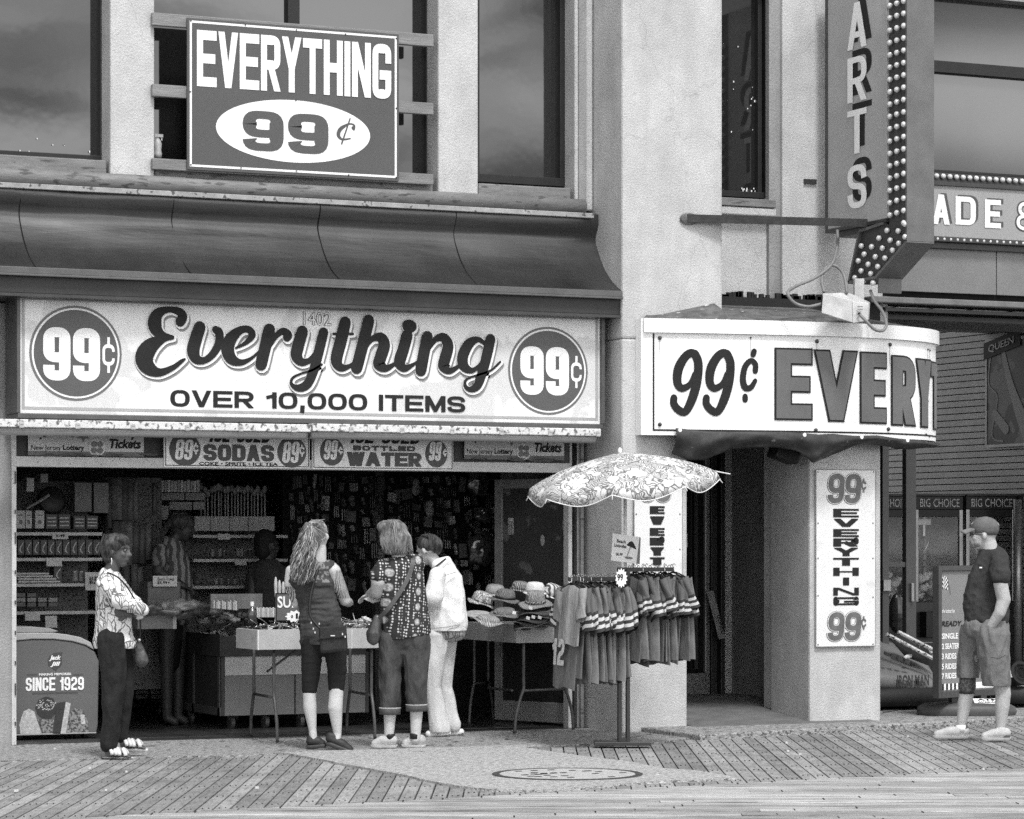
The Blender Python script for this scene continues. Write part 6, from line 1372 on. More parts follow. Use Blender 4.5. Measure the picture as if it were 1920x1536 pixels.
for k in range(NR):
    th = 2*math.pi*k/NR; m = MB(); P = [can(th, i/8)-ax*.008 for i in range(9)]; d = (P[-1]-P[-2]).normalized(); P.append(P[-1]+d*.03); m.tube(P, .0035, 6); m.build('rib', mat('rib', .7, .3), t, smooth=True)
rod = pt(1335, 882, UY); m = MB(); m.tube([pt(1322, 880, UY), pt(1369, 889, UY)], .0045, 6); m.build('rib_tip', mat('rib', .7), t)
m = MB(); m.ell(apex+ax*.012, .016, .016, .028, n=12, k=8); m.build('finial', white2, t, smooth=True)
m = MB(); m.tube([apex, hub], .012, 8); m.build('pole_top', mat('pole_white', .7), t)
# umbrella price placard
yp = RY-.05; t = thing('umbrella_price_card', 'tilted white umbrella price placard fixed to the pole', 'price card', pt(1172, 1030, yp))
q = [pt(1146, 1051, yp), pt(1193, 1057, yp), pt(1199, 1007, yp), pt(1149, 1000, yp)]
m = MB(); m.prism(q, (0, .006, 0)); m.build('card', mat('card_white', .66, .5, .04), t)
m = MB(); m.prism([pt(1193, 1057, yp+.004), pt(1199, 1058, yp+.05), pt(1201, 1009, yp+.05), pt(1199, 1007, yp+.004)], (.002, 0, 0)); m.build('card_edge', inkgrey, t)
uu = (q[1]-q[0]).normalized(); vv = (q[3]-q[0]); vv = (vv-uu*vv.dot(uu)).normalized(); Mc = Plane(q[0], uu, vv, (0, -1, 0)); m = MB()
small(m, 'Beach', Mc, .03, .105, .14, .165, lift=.003, bold=.02); small(m, 'Umbrellas', Mc, .012, .115, .105, .13, lift=.003, bold=.02); small(m, '$6.99', Mc, .035, .09, .04, .065, lift=.003, bold=.02)
brush(m, [[(.125, .035, .004), (.15, .12, .004)]], Mc, 0, .003)
m.poly([Mc(.115+.085*k/8, .13+.045*math.sin(math.pi*k/8)-.012*k/8*2, .0035) for k in range(9)]); m.build('lettering', ink, t)
m = MB(); disc(m, Mc, .145, .036, .035, .010, .002, n=16); m.build('print', inkgrey, t)

# ================================================================ the arcade interior
YM2 = 4.0
def claw(px0, px1, lab, Y=4.3):
    x0, x1 = wx(px0, Y), wx(px1, Y); zt_ = wz(px0, 930, Y); t = thing('claw_machine', lab, 'claw machine', ((x0+x1)/2, Y, 0), None)
    def mb(nm, a, b, c, d, e, f_, mt, par=t, bv=.006): m = MB(); m.box(a, b, c, d, e, f_); return m.build(nm, mt, par, bevel=bv)
    mb('header', x0, x1, Y, Y+.8, zt_-.14, zt_, black); mb('cap', x0-.01, x1+.01, Y-.02, Y+.82, zt_, zt_+.025, dmetal)
    mb('base', x0, x1, Y, Y+.8, .08, .92, mat('cabinet_black', .02, .35, .2, spec=.5)); mb('back', x0, x1, Y+.76, Y+.8, .92, zt_-.14, mat('cab_back', .25, .6, .6, 4))
    for a in (x0, x1-.045): mb('post', a, a+.045, Y, Y+.045, .92, zt_-.14, mat('chrome', .3, .25, .2, metal=.7))
    mb('window_rail', x0+.045, x1-.045, Y+.005, Y+.04, zt_-.22, zt_-.14, black)
    mb('coin_panel', x0+.06, x1-.1, Y-.12, Y, .55, .82, black); m = MB(); M_ = Plane((0, Y-.12, 0)); frame(m, M_, x0+.2, x0+.29, .66, .78, .012, .003); m.build('display', white2, t)
    m = MB(); M_ = Plane((0, Y, 0)); frame(m, M_, x0+.05, x0+.33, .15, .5, .007, .003); m.build('prize_door', steelg, t)
    m = MB(); w_ = x1-x0; small(m, 'BIG CHOICE', M_, x0+w_*.1, x1-w_*.08, zt_-.115, zt_-.028, lift=.004, bold=.0); m.build('lettering', mat('header_letters', .45, .6), t)
    m = MB(); v = Vector(((x0+x1)/2, Y+.3, zt_-.3)); m.box(v.x-.1, v.x+.06, v.y-.05, v.y+.05, v.z, v.z+.06); m.tube([v, v-Vector((0, 0, .12))], .03, 8); 
    for k in range(3): a = k*2.1; m.tube([v-Vector((0, 0, .12)), v+Vector((.06*math.cos(a), .06*math.sin(a), -.18)), v+Vector((.02*math.cos(a), .02*math.sin(a), -.26))], .008, 6)
    m.build('claw', mat('chrome', .3), t)
    for k in range(46):
        c = Vector((random.uniform(x0+.08, x1-.08), Y+random.uniform(.08, .6), .97+random.uniform(0, .22))); m = MB(); r = random.uniform(.04, .07); m.ell(c, r, r, r*.8, n=10, k=6); m.ell(c+Vector((r*.6, -r*.5, r*.6)), r*.5, r*.5, r*.5, n=8, k=5)
        sh = random.choice((.3, .5, .4, .7)); m.build('prize', mat('prize_%02d' % int(sh*100), sh, .8, .3, 20), t, smooth=True)
    m = MB(); m.poly([(x0+.045, Y+.02, .92), (x1-.045, Y+.02, .92), (x1-.045, Y+.02, zt_-.22), (x0+.045, Y+.02, zt_-.22)]); g_ = m.build('pane', clearg, t)
clearg = bpy.data.materials.new('clear_pane'); clearg.use_nodes = True; _t = clearg.node_tree; _t.nodes.clear()
_o = _t.nodes.new('ShaderNodeOutputMaterial'); _mx = _t.nodes.new('ShaderNodeMixShader'); _tr = _t.nodes.new('ShaderNodeBsdfTransparent'); _gl = _t.nodes.new('ShaderNodeBsdfGlossy'); _gl.inputs['Roughness'].default_value = .03
_fr = _t.nodes.new('ShaderNodeFresnel'); _fr.inputs['IOR'].default_value = 1.5; _t.links.new(_fr.outputs[0], _mx.inputs[0]); _t.links.new(_tr.outputs[0], _mx.inputs[1]); _t.links.new(_gl.outputs[0], _mx.inputs[2]); _t.links.new(_mx.outputs[0], _o.inputs[0]); _tr.inputs['Color'].default_value = (.9, .9, .9, 1)
claw(1628, 1712, 'claw machine partly seen through the arcade door beside the pillar'); claw(1716, 1806, 'claw machine in the middle, just behind the ride price board'); claw(1812, 1905, 'claw machine behind the man in the cap'); claw(1912, 2000, 'claw machine cut off by the edge of the view')
m = MB(); x = wx(1908, 4.0); m.tube([(x, 4.0, .25), (x, 4.0, 2.0)], .045, 14); o = m.build('metal_post', steelg, smooth=True); tag(o, 'tall round metal post beside the claw machine behind the man', 'post')
# poster on the slatted wall: plain stand-in picture with its name plate
def swp(px, z, off=-.02):                   # a point of the slatted wall seen at a pixel column
    r = pp(px, 800, 1)-pp(px, 800, 0); o = Vector((0, -D)); rr = Vector((r.x, r.y)); q = isect(o, rr, A0.xy, wd.xy); return Vector((q.x, q.y, z))+wn_*-off
def swz(px, py): p = swp(px, 0); Z = p.x*math.sin(TH)+(p.y+D)*math.cos(TH); return H+(HOR-py)*Z/F
a = swp(1853, 0); b = swp(1960, 0); z0, z1 = swz(1856, 836), swz(1856, 640); t = thing('wall_poster', 'framed dark abstract poster with a name plate on the slatted arcade wall', 'poster', Vector((a.x, a.y, z0)))
m = MB(); m.prism([Vector((a.x, a.y, z0)), Vector((b.x, b.y, z0)), Vector((b.x, b.y, z1)), Vector((a.x, a.y, z1))], -wn_*.02)
m.build('panel', mat('poster_art', .09, .5, .4, 1.2, c2=.008, thr=(.49, .5), pscale=2.2), t)
Mp = Plane(Vector((a.x, a.y, z0))+wn_*.001, wd, (0, 0, 1), wn_)
L1 = (b-a).length; hh = z1-z0; m = MB(); frame(m, Mp, -.02, L1, -.02, hh+.02, .03, .006); m.build('frame', mat('poster_frame', .4, .5), t)
m = MB(); brush(m, [[(.1, hh*.95, .02), (.04, hh*.6, .02), (.2, hh*.45, .02), (.1, hh*.1, .02), (.3, .04, .02)], [(.3, hh*.9, .06), (.42, hh*.6, .1), (.6, hh*.3, .16), (.75, .1, .2)], [(.15, hh*.3, .1), (.35, hh*.15, .12)]], Mp, 0, .004); m.build('print', mat('poster_line', .16, .5), t)
m = MB(); m.poly([Mp(-.04, hh-.20, .012), Mp(.62, hh-.08, .012), Mp(.62, hh+.10, .012), Mp(-.04, hh-.02, .012)]); m.build('name_plate', ink, t); m = MB(); small(m, 'QUEEN', Plane(Mp(.0, hh-.185, 0), wd+UP*.17, (0, 0, 1), wn_), .06, .52, .035, .125, lift=.02, bold=.01); m.build('lettering', mat('header_letters', .45), t)
# padded punch-bag style seat pad behind the kart
t = thing('padded_seat', 'tall black padded vinyl backrest standing behind the bumper kart', 'seat', pt(1678, 1170, 1.6))
m = MB(); c = pt(1681, 1150, 1.6); m.ell(c, .085, .07, .19, n=20, k=14); m.box(c.x-.078, c.x+.078, c.y-.05, c.y+.05, c.z-.14, c.z+.1); m.build('pad', mat('vinyl', .03, .22, .1, 5, spec=.7), t, smooth=False, bevel=.04)
m = MB(); m.tube([c+Vector((-.1, 0, -.3)), c+Vector((-.1, 0, .15)), c+Vector((-.06, 0, .2))], .009, 8); m.build('tube', steelg, t, smooth=True)
# kart
def kart(label, x0, y0, L_, Wd, h, shade, txt):
    t = thing('bumper_kart', label, 'kart', (x0, y0, 0)); km = mat('kart_%02d' % int(shade*100), shade, .35, .15, 3, spec=.6)
    m = MB(); nx = 16; vs = []
    prof = [(-.02, .2), (-.04, .3), (.0, .36), (.08, .42), (.3, .60), (.5, .70), (.6, .72)]
    for i in range(nx+1):
        u = i/nx; x = x0+L_*u; e = abs(2*u-1)**4
        for dy, z in prof: vs.append(Vector((x, y0+dy+.25*e*(1-dy), z*(h/.72)*(1-.3*u)-.0)))
    k = len(prof); m.v = vs; m.f = [(i*k+j, (i+1)*k+j, (i+1)*k+j+1, i*k+j+1) for i in range(nx) for j in range(k-1)]; m.m = [0]*len(m.f); o = m.build('body', km, t, smooth=True); so = o.modifiers.new('t', 'SOLIDIFY'); so.thickness = .02
    m = MB(); m.box(x0+.02, x0+L_-.02, y0+.1, y0+Wd, .06, .3); m.build('chassis', blackm, t)
    m = MB(); P = [Vector((x0+L_*u, y0-.05+.22*abs(2*u-1)**4, .15)) for u in [i/14 for i in range(15)]]; m.tube(P, .085, 12); m.build('bumper', mat('rubber', .018, .7), t, smooth=True)
    return t, km
kx = wx(1600, .75); t, km = kart('grey bumper kart with stickered windscreen frame beside the pillar', kx, .75, 1.05, 1.0, .80, .17, '')
M_ = Plane((0, .705, 0)); m = MB(); a, b, c, d = B(1681, 1741, 1266, 1287, .705); small(m, 'IRON MAN', M_, a, b, c, d, bold=.04, lift=.008); m.build('lettering', mat('kart_letter', .05, .5), t)
for (pa, pb_) in (((1662, 1189), (1758, 1240)), ((1684, 1185), (1764, 1226)), ((1742, 1213), (1757, 1250))):
    m = MB(); m.tube([pt(*pa, .8), pt(*pb_, .7)], .018, 8); m.build('screen_frame', mat('kart_bar', .6, .4, .4, 18, c2=.05, thr=(.55, .58), pscale=40), t)
m = MB(); m.prism([pt(1668, 1196, .9), pt(1700, 1232, .86), pt(1752, 1252, .84), pt(1754, 1236, .84), pt(1690, 1190, .9)], (0, .02, 0)); m.build('windscreen', black, t)
m = MB(); m.ell(pt(1703, 1231, .79), .045, .01, .02, M=Matrix.Rotation(-.2, 3, 'Y')); m.build('headlight', white2, t)
m = MB(); 
for k in range(4): a = pt(1662+k*13, 1226+k*5, .74); m.obox(a, (.024, 0, -.010), (0, .003, .002), (.004, 0, .016))
m.build('side_marking', mat('kart_letter', .05), t)
t, km = kart('pale bumper kart showing only its nose behind the man', wx(1884, .6), .6, .9, .9, .42, .5, '')
m = MB(); c = pt(1915, 1262, .55); 
for q in (.04, .075, .1): m.lathe(c, [(q, 0), (q+.012, 0), (q+.012, .01), (q, .01)], 20, M=Matrix.Rotation(R(70), 3, 'X'))
m.build('ring_print', ink, t)
# ride price board on its rubber foot
yb2 = g(1790, 1352).y+.0; Yb = yb2+.1
t = thing('price_board', 'tall framed ride price board on a grey moulded base with an instant cash sticker', 'sign board', (wx(1812, Yb), Yb, 0))
q0 = pt(1757, 1310, Yb-.05); q1 = pt(1868, 1306, Yb+.25); zt1 = wz(1765, 1061, Yb)
u_ = (q1-q0); u_.z = 0; bwid = u_.length; u_.normalize(); Mb = Plane(Vector((q0.x, q0.y, q0.z)), u_, (.0, 0.0, 1), (u_.y, -u_.x, 0)); bh = zt1-q0.z
def mb2(nm, u0, u1, v0, v1, th0, th1, mt, bv=.004):
    a = [Mb(u0, v0, th0), Mb(u1, v0, th0), Mb(u1, v0, th1), Mb(u0, v0, th1)]; b = [Mb(u0, v1, th0), Mb(u1, v1, th0), Mb(u1, v1, th1), Mb(u0, v1, th1)]; m = MB(); m.hexa(a, b); return m.build(nm, mt, t, bevel=bv)
bf = mat('board_frame', .04, .4, .2, 8, spec=.6)
mb2('frame', 0, .045, 0, bh, .02, -.05, bf); mb2('frame', bwid-.045, bwid, 0, bh, .02, -.05, bf); mb2('frame', .045, bwid-.045, 0, .06, .02, -.05, bf); mb2('frame', .045, bwid-.045, bh-.045, bh, .02, -.05, bf)
mb2('panel', .04, bwid-.04, .05, bh-.04, .0, -.03, mat('board_face', .20, .5, .04, 3))
sc_ = bh/(1310-1061)
def bv_(py): return (1310-py)*sc_
m = MB()
for s_, w_, y0, y1 in (('SINGLE RIDE', .47*bwid, 1188, 1199), ('2 SEATER', .29*bwid, 1207, 1218), ('3 RIDES', .24*bwid, 1226, 1237), ('5 RIDES', .24*bwid, 1245, 1256), ('7 RIDES', .24*bwid, 1263, 1274)): small(m, s_, Mb, .065, .065+w_, bv_(y1), bv_(y0), bold=.035, lift=.003)
small(m, "the hottest fun", Mb, .07, .25, bv_(1150), bv_(1142), lift=.003, shear=.3, bold=.01); rect(m, Mb, .045, bwid-.045, bv_(1295), bv_(1283), .003)
for i in range(6):
    for j in range(6):
        if (i+j) % 2: a = .075+i*.013; b = bv_(1105)+j*.018+.006*math.sin(i*.9); m.poly([Mb(a, b, .003), Mb(a+.013, b+.003, .003), Mb(a+.013, b+.021, .003), Mb(a, b+.018, .003)])
m.build('lettering', white2, t)
m = MB(); small(m, 'READY, SET', Mb, .06, .06+bwid*.55, bv_(1177), bv_(1165), bold=.03, shear=.2, lift=.004)
for i in range(9): u0 = .065+i*.058; rect(m, Mb, u0, u0+.028, bv_(1295), bv_(1283), .005)
for i in range(6):
    for j in range(6):
        if not (i+j) % 2: a = .075+i*.013; b = bv_(1105)+j*.018+.006*math.sin(i*.9); m.poly([Mb(a, b, .003), Mb(a+.013, b+.003, .003), Mb(a+.013, b+.021, .003), Mb(a, b+.018, .003)])
brush(m, [[(.15, bv_(1087), .004), (.19, bv_(1115), .004)]], Mb, 0, .004); m.build('lettering', ink, t)
cb = Mb(bwid/2+.02, 0, -.02); cb.z = 0
m = MB(); prof = [(.46, .0), (.475, .03), (.46, .07), (.40, .10), (.2, .115), (.001, .118)]; n = 40; vs = []
for r, z in prof:
    for j in range(n):
        a = 2*math.pi*j/n; cx_, sy_ = math.cos(a), math.sin(a); f1 = abs(cx_)**.7*(1 if cx_ > 0 else -1); f2 = abs(sy_)**.8*(1 if sy_ > 0 else -1); vs.append(cb+RT*(f1*r*.92)+FW*(f2*r*.50)+Vector((0, 0, z+.036)))
m.v = vs; m.f = [(i*n+j, i*n+(j+1) % n, (i+1)*n+(j+1) % n, (i+1)*n+j) for i in range(len(prof)-1) for j in range(n)]; m.m = [0]*len(m.f); m.build('base', mat('base_rubber', .06, .55, .15, 6, spec=.4), t, smooth=True)
for du2 in (-.14, .16): m = MB(); m.box(cb.x+du2-.03, cb.x+du2+.03, cb.y-.03, cb.y+.03, .12, q0.z+.01); m.build('stem', bf, t)
c = cb+RT*.17-FW*.085+Vector((0, 0, .150)); Ms = Plane(c-RT*.12, RT, (FW*.86+UP*.28), UP); m = MB(); rect(m, Ms, 0, .26, -.07, .055, .012); m.build('sticker', white2, t); m = MB(); small(m, 'ATM', Ms, .03, .22, -.002, .045, bold=.04, lift=.014); small(m, 'AVAILABLE', Ms, .03, .24, -.055, -.018, bold=.03, lift=.014); m.build('lettering', ink, t)
# grip tape bar on the door post seen beside the claw machines, floor wedge prints
m = MB(); m.poly([g(1655, 1345, .0)+Vector((0, .0, .04)), g(1740, 1330)+Vector((0, 0, .04)), g(1655, 1315)+Vector((0, 0, .04))]); struct(m.build('floor_stain', mat('stain', .12, .8)), 'structure')
# ================================================================ people
def _cap(mb, p0, r0, p1, r1, k=1.0, n=14, mi=0):
    p0, p1 = Vector(p0), Vector(p1); t = (p1-p0); L_ = t.length
    if L_ < 1e-5: t = Vector((0, 0, 1)); L_ = 1e-5
    t.normalize(); a = t.cross(FW) if abs(t.dot(FW)) < .95 else t.cross(UP); a.normalize(); b = t.cross(a); vs = []; rows = []
    for i in range(5): ph = math.pi/2*i/5; rows.append((p0-t*r0*math.cos(ph), r0*math.sin(ph)+1e-4))
    for i in range(5): s_ = i/4; rows.append((p0+(p1-p0)*s_, r0+(r1-r0)*s_))
    for i in range(1, 6): ph = math.pi/2*i/5; rows.append((p1+t*r1*math.sin(ph), r1*math.cos(ph)+1e-4))
    for c, r in rows:
        for j in range(n):
            q = (a*math.cos(2*math.pi*j/n)+b*math.sin(2*math.pi*j/n))*r; q += FW*(q.dot(FW))*(k-1); vs.append(c+q)
    m_ = len(rows)
    mb.add(vs, [(i*n+j, i*n+(j+1) % n, (i+1)*n+(j+1) % n, (i+1)*n+j) for i in range(m_-1) for j in range(n)]+[tuple(range(n))[::-1], tuple(range((m_-1)*n, m_*n))], mi)
class Fig:
    def __init__(s, yfoot, name, label, px, group=None, Z=None):
        s.Z = Z or H*F/(yfoot-HOR); s.k = s.Z/F; b = pp(px, yfoot, s.Z); b.z = 0 if Z is None else 0; s.t = thing(name, label, 'person', b, group)
    def P(s, x, y, d=0): return pp(x, y, s.Z)+FW*d
    def chain(s, mb, *pts, k=1.0):      # points (x, y, depth, radius in picture px)
        for a, b in zip(pts, pts[1:]): _cap(mb, s.P(a[0], a[1], a[2]), a[3]*s.k, s.P(b[0], b[1], b[2]), b[3]*s.k, k)
    def ell(s, mb, x, y, d, rx, rd, rz, rot=0, n=16, kk=10):
        M = Matrix((RT, FW, UP)).transposed() @ Matrix.Rotation(rot, 3, 'Y'); mb.ell(s.P(x, y, d), rx*s.k, rd, rz*s.k, M=M, n=n, k=kk)
    def head(s, mb, x, y, f, size=.235, tilt=0, d=0):
        f = f.normalized(); sd_ = Vector((-f.y, f.x, 0)); u = UP.copy(); 
        if tilt: rot = Matrix.Rotation(tilt, 3, sd_); f2 = rot @ f; u = rot @ u; f = f2
        M = Matrix((f, sd_, u)).transposed(); c = s.P(x, y, d); q = size/.235; s.hc, s.hM, s.hq = c, M, q
        def e(a, b_, c_, ra, rb_, rc): mb.ell(c+M @ (Vector((a, b_, c_))*q), ra*q, rb_*q, rc*q, M=M, n=16, k=12)
        def cp(a, r0, b_, r1): _cap(mb, c+M @ (Vector(a)*q), r0*q, c+M @ (Vector(b_)*q), r1*q)
        e(-.012, 0, .032, .098, .075, .083); e(.03, 0, -.035, .062, .056, .075); e(.045, 0, -.085, .038, .036, .03); e(-.02, 0, -.02, .07, .062, .07)
        cp((.088, 0, .008), .010, (.108, 0, -.026), .014); e(.098, .012, -.03, .012, .009, .009); e(.098, -.012, -.03, .012, .009, .009)
        e(.082, 0, -.053, .018, .024, .008); e(.080, 0, -.063, .017, .022, .009); e(.076, 0, .026, .02, .055, .011); e(.066, .035, -.022, .022, .02, .022); e(.066, -.035, -.022, .022, .02, .022)
        for q_ in (-1, 1): e(-.004, q_*.077, -.012, .018, .010, .030); e(0, q_*.080, -.012, .012, .012, .02)
    def face_bits(s, iris=.02, wh=.3):
        for q_ in (-1, 1):
            c = s.hc+s.hM @ (Vector((.079, q_*.031, .008))*s.hq); m = MB(); m.ell(c, .012*s.hq, .012*s.hq, .0085*s.hq, M=s.hM, n=10, k=6); e = m.build('eye', mat('eye_white', .2, .3), s.t, smooth=True)
            m = MB(); m.ell(c+s.hM @ Vector((.0095, 0, 0)), .005, .006, .006, M=s.hM, n=8, k=5); m.build('iris', mat('iris', .02, .2), e, smooth=True)
            m = MB(); _cap(m, s.hc+s.hM @ (Vector((.088, q_*.014, .030))*s.hq), .004, s.hc+s.hM @ (Vector((.082, q_*.05, .030))*s.hq), .003); m.build('eyebrow', mat('brow', .03, .9), s.t, smooth=True)
    def hand(s, mb, w, dirn, nrm, q=1.0, curl=.7):
        dirn = dirn.normalized(); nrm = (nrm-dirn*nrm.dot(dirn)).normalized(); sd_ = dirn.cross(nrm); M = Matrix((dirn, sd_, nrm)).transposed()
        mb.ell(w+dirn*.045*q, .052*q, .040*q, .016*q, M=M, n=12, k=8); _cap(mb, w-dirn*.02*q, .024*q, w+dirn*.02*q, .026*q)
        for i, (o, L_) in enumerate(((-.030, .060), (-.010, .072), (.010, .068), (.029, .052))):
            a = w+dirn*.085*q+sd_*o*q; b = a+(dirn*math.cos(curl*.6)-nrm*math.sin(curl*.6))*L_*.5*q; c = b+(dirn*math.cos(curl*1.5)-nrm*math.sin(curl*1.5))*L_*.5*q
            _cap(mb, a-dirn*.02*q, .0095*q, b, .0088*q); _cap(mb, b, .0088*q, c, .0075*q)
        a = w+dirn*.02*q-sd_*.03*q; b = a+(dirn*.6-sd_*.7).normalized()*.035*q; _cap(mb, a, .012*q, b, .011*q); _cap(mb, b, .011*q, b+(dirn*.9-nrm*.3)*.03*q, .009*q)
    def flesh(s, mb, name, mt, vox=.008, sm=4, wr=0, wf=7, wst=(1, 1, .4), par=None, pick=None, label=None):
        me = bpy.data.meshes.new('t'); me.from_pydata([tuple(v) for v in mb.v], [], mb.f); ob = bpy.data.objects.new('t', me); COL.objects.link(ob)
        r = ob.modifiers.new('r', 'REMESH'); r.mode = 'VOXEL'; r.voxel_size = vox; q = ob.modifiers.new('s', 'SMOOTH'); q.factor = .5; q.iterations = sm
        dg = bpy.context.evaluated_depsgraph_get(); me2 = bpy.data.meshes.new_from_object(ob.evaluated_get(dg)); bpy.data.objects.remove(ob); bpy.data.meshes.remove(me)
        o0 = org(par or s.t); sx = Vector(wst); seed = Vector((random.uniform(0, 90), 0, 0)); sc = Vector((0, 0, 0))
        if wr:
            nn = [v.normal.copy() for v in me2.vertices]
            for v, n_ in zip(me2.vertices, nn):
                p = v.co; a = Vector((p.x*sx.x, p.y*sx.y, p.z*sx.z))*wf+seed; h = noise.noise(a); rid = 1-abs(noise.noise(a*1.7+Vector((9, 3, 1))))*2.2
                v.co = p+n_*wr*(h*.9+rid*.55+.3*noise.noise(a*3.4))
        me2.transform(Matrix.Translation(-o0)); mts = mt if isinstance(mt, (list, tuple)) else [mt]
        me2.materials.clear()
        for m_ in mts: me2.materials.append(m_)
        me2.polygons.foreach_set('use_smooth', [True]*len(me2.polygons))
        if pick and len(mts) > 1:
            for p in me2.polygons:
                w = p.center+o0; X = w.x*math.cos(TH)-(w.y+D)*math.sin(TH); Z = w.x*math.sin(TH)+(w.y+D)*math.cos(TH); p.material_index = pick(960+F*X/Z, HOR-(w.z-H)*F/Z, Z-s.Z)
        me2.name = name; o = bpy.data.objects.new(name, me2); COL.objects.link(o); o.parent = par or s.t
        if label: o['label'] = label
        return o
    def strands(s, name, mt, n, fn, r=.0035, par=None, per=8):
        m = MB()
        for i in range(n):
            P = fn(i); P = [Vector(q) for q in smooth_path([tuple(q) for q in P], per)]; L_ = len(P); m.tube(P, [r*(1-.55*k/L_) for k in range(L_)], 4)
        return m.build(name, mt, par or s.t, smooth=True)
def skin(n, c): return mat('skin_'+n, c, .5, .1, 14, .15, 90, spec=.35)
def hairm(n, c, c2, s_=40): return mat('hair_'+n, c, .55, .35, 20, .5, 120, c2=c2, thr=(.45, .62), pscale=s_, spec=.4, stretch=(1, 1, .25))
def shoe(f, mb_up, mb_sole, toe, heel, w, hgt, lift=0, d=0, toe_h=.5):
    """upper and sole between two picture points on the ground"""
    T, Hh = f.P(toe[0], toe[1], d), f.P(heel[0], heel[1], d); L_ = (T-Hh)
    a = Hh+L_*.18; b = Hh+L_*.80
    _cap(mb_sole, Vector((a.x, a.y, a.z+.012)), w*1.04, Vector((b.x, b.y, b.z+.012)), w*.98)
    _cap(mb_up, a+UP*(hgt*.55), w*.86, b+UP*(hgt*.36), w*.8); _cap(mb_up, a+UP*(hgt*.9), w*.72, Hh+L_*.4+UP*(hgt*.8), w*.66)
def flat_bottom(o, zmin, zmax=None):
    for v in o.data.vertices:
        z = v.co.z+org(o).z
        if z < zmin: v.co.z += (zmin-z)
        if zmax is not None and z > zmax: v.co.z -= (z-zmax)

# ---- A: older woman waiting with folded arms
f = Fig(1420, 'person', 'older woman in a leaf print blouse waiting with folded arms beside the freezer', 215); sk = skin('deep', .085)
b = MB(); f.head(b, 219, 1033, RT*.93-FW*.30, .235, tilt=.05)
f.chain(b, (213, 1055, 0, 12), (207, 1080, 0, 13)); f.chain(b, (207, 1090, 0, 20), (212, 1180, 0, 26), (214, 1205, 0, 26), k=.85)
f.chain(b, (205, 1092, -.15, 9), (231, 1128, -.19, 9), (266, 1142, -.14, 8)); f.chain(b, (212, 1092, .12, 9), (243, 1132, .10, 9), (246, 1150, -.10, 8)); f.hand(b, f.P(244, 1152, -.12), -RT+UP*.2, -FW, .85)
f.chain(b, (212, 1205, -.06, 20), (212, 1300, -.06, 15), (206, 1395, -.06, 9), (206, 1408, -.06, 8)); f.chain(b, (222, 1205, .09, 20), (232, 1300, .11, 11), (226, 1385, .12, 8), (228, 1396, .12, 8))
for dd_, x0, y0 in ((-.06, 205, 1412), (.12, 226, 1399)):
    f.chain(b, (x0, y0, dd_, 6), (x0+38, y0+5, dd_, 5))
    for k in range(5): f.chain(b, (x0+36, y0+5, dd_-.025+k*.012, 2.6), (x0+43-k*.8, y0+6.5, dd_-.03+k*.014, 2.2))
f.flesh(b, 'body', sk, .007, 5); f.face_bits()
m = MB(); c = f.P(212, 1046, -.085); m.tube([c, c-UP*.03+RT*.004, c-UP*.05, c-UP*.035-RT*.004], .0035, 6); m.build('earring', mat('silver', .8, .2, .1, metal=.8), f.t)
hm = hairm('dark', .022, .07); m = MB(); f.ell(m, 214, 1020, .0, 25, .095, 20); f.ell(m, 203, 1030, 0, 15, .08, 19); f.ell(m, 228, 1012, -.02, 16, .075, 10, rot=.3); f.ell(m, 204, 1046, 0, 10, .06, 12); f.flesh(m, 'hair', hm, .008, 3, .006, 30, (1, 1, .5))
def fA(i):
    th = random.uniform(-1.3, 1.3); x0, y0 = 206+random.uniform(-12, 14), 1001+random.uniform(0, 8); x1 = x0+random.uniform(-16, 26); dd_ = -.09*math.cos(th)
    return [f.P(x0, y0, dd_*.3), f.P((x0+x1)/2, y0+6, dd_*.8), f.P(x1, 1021+random.uniform(-4, 8) if x1 > 215 else 1040+random.uniform(-8, 8), dd_)]
f.strands('hair_strands', hm, 110, fA, .0028)
m = MB(); f.chain(m, (212, 1062, 0, 13), (206, 1079, 0, 16)); f.flesh(m, 'collar', mat('collar_grey', .07, .9), .008, 3)
blouse = leaf_mat('leaf_blouse', .74, .12, 21, .8, .8, (1.0, 1, .42), .07)
m = MB(); f.chain(m, (206, 1084, 0, 21), (208, 1100, 0, 26), (212, 1135, 0, 32), (214, 1180, 0, 34), k=.95); f.chain(m, (214, 1180, 0, 34), (213, 1200, 0, 38), k=.8); f.chain(m, (196, 1202, .0, 21), (236, 1206, .0, 19), k=1.2)
f.chain(m, (200, 1092, -.15, 14), (228, 1127, -.19, 13.5), (272, 1142, -.13, 11)); f.chain(m, (212, 1092, .14, 14), (246, 1128, .12, 13), (262, 1150, -.04, 11))
o = f.flesh(m, 'blouse', blouse, .008, 3, .014, 9); z_ = f.P(0, 1216).z
flat_bottom(o, z_)
pm = mat('slacks_black', .018, .85, .3, 8, .9, 13, spec=.2, bdist=.035, stretch=(1, 1, .55))
m = MB(); f.chain(m, (211, 1200, -.05, 26), (214, 1270, -.06, 23), (211, 1335, -.06, 18), (207, 1395, -.06, 16)); f.chain(m, (224, 1200, .09, 23), (233, 1275, .11, 16), (227, 1340, .12, 13), (224, 1384, .12, 12)); f.flesh(m, 'slacks', pm, .008, 3, .014, 8)
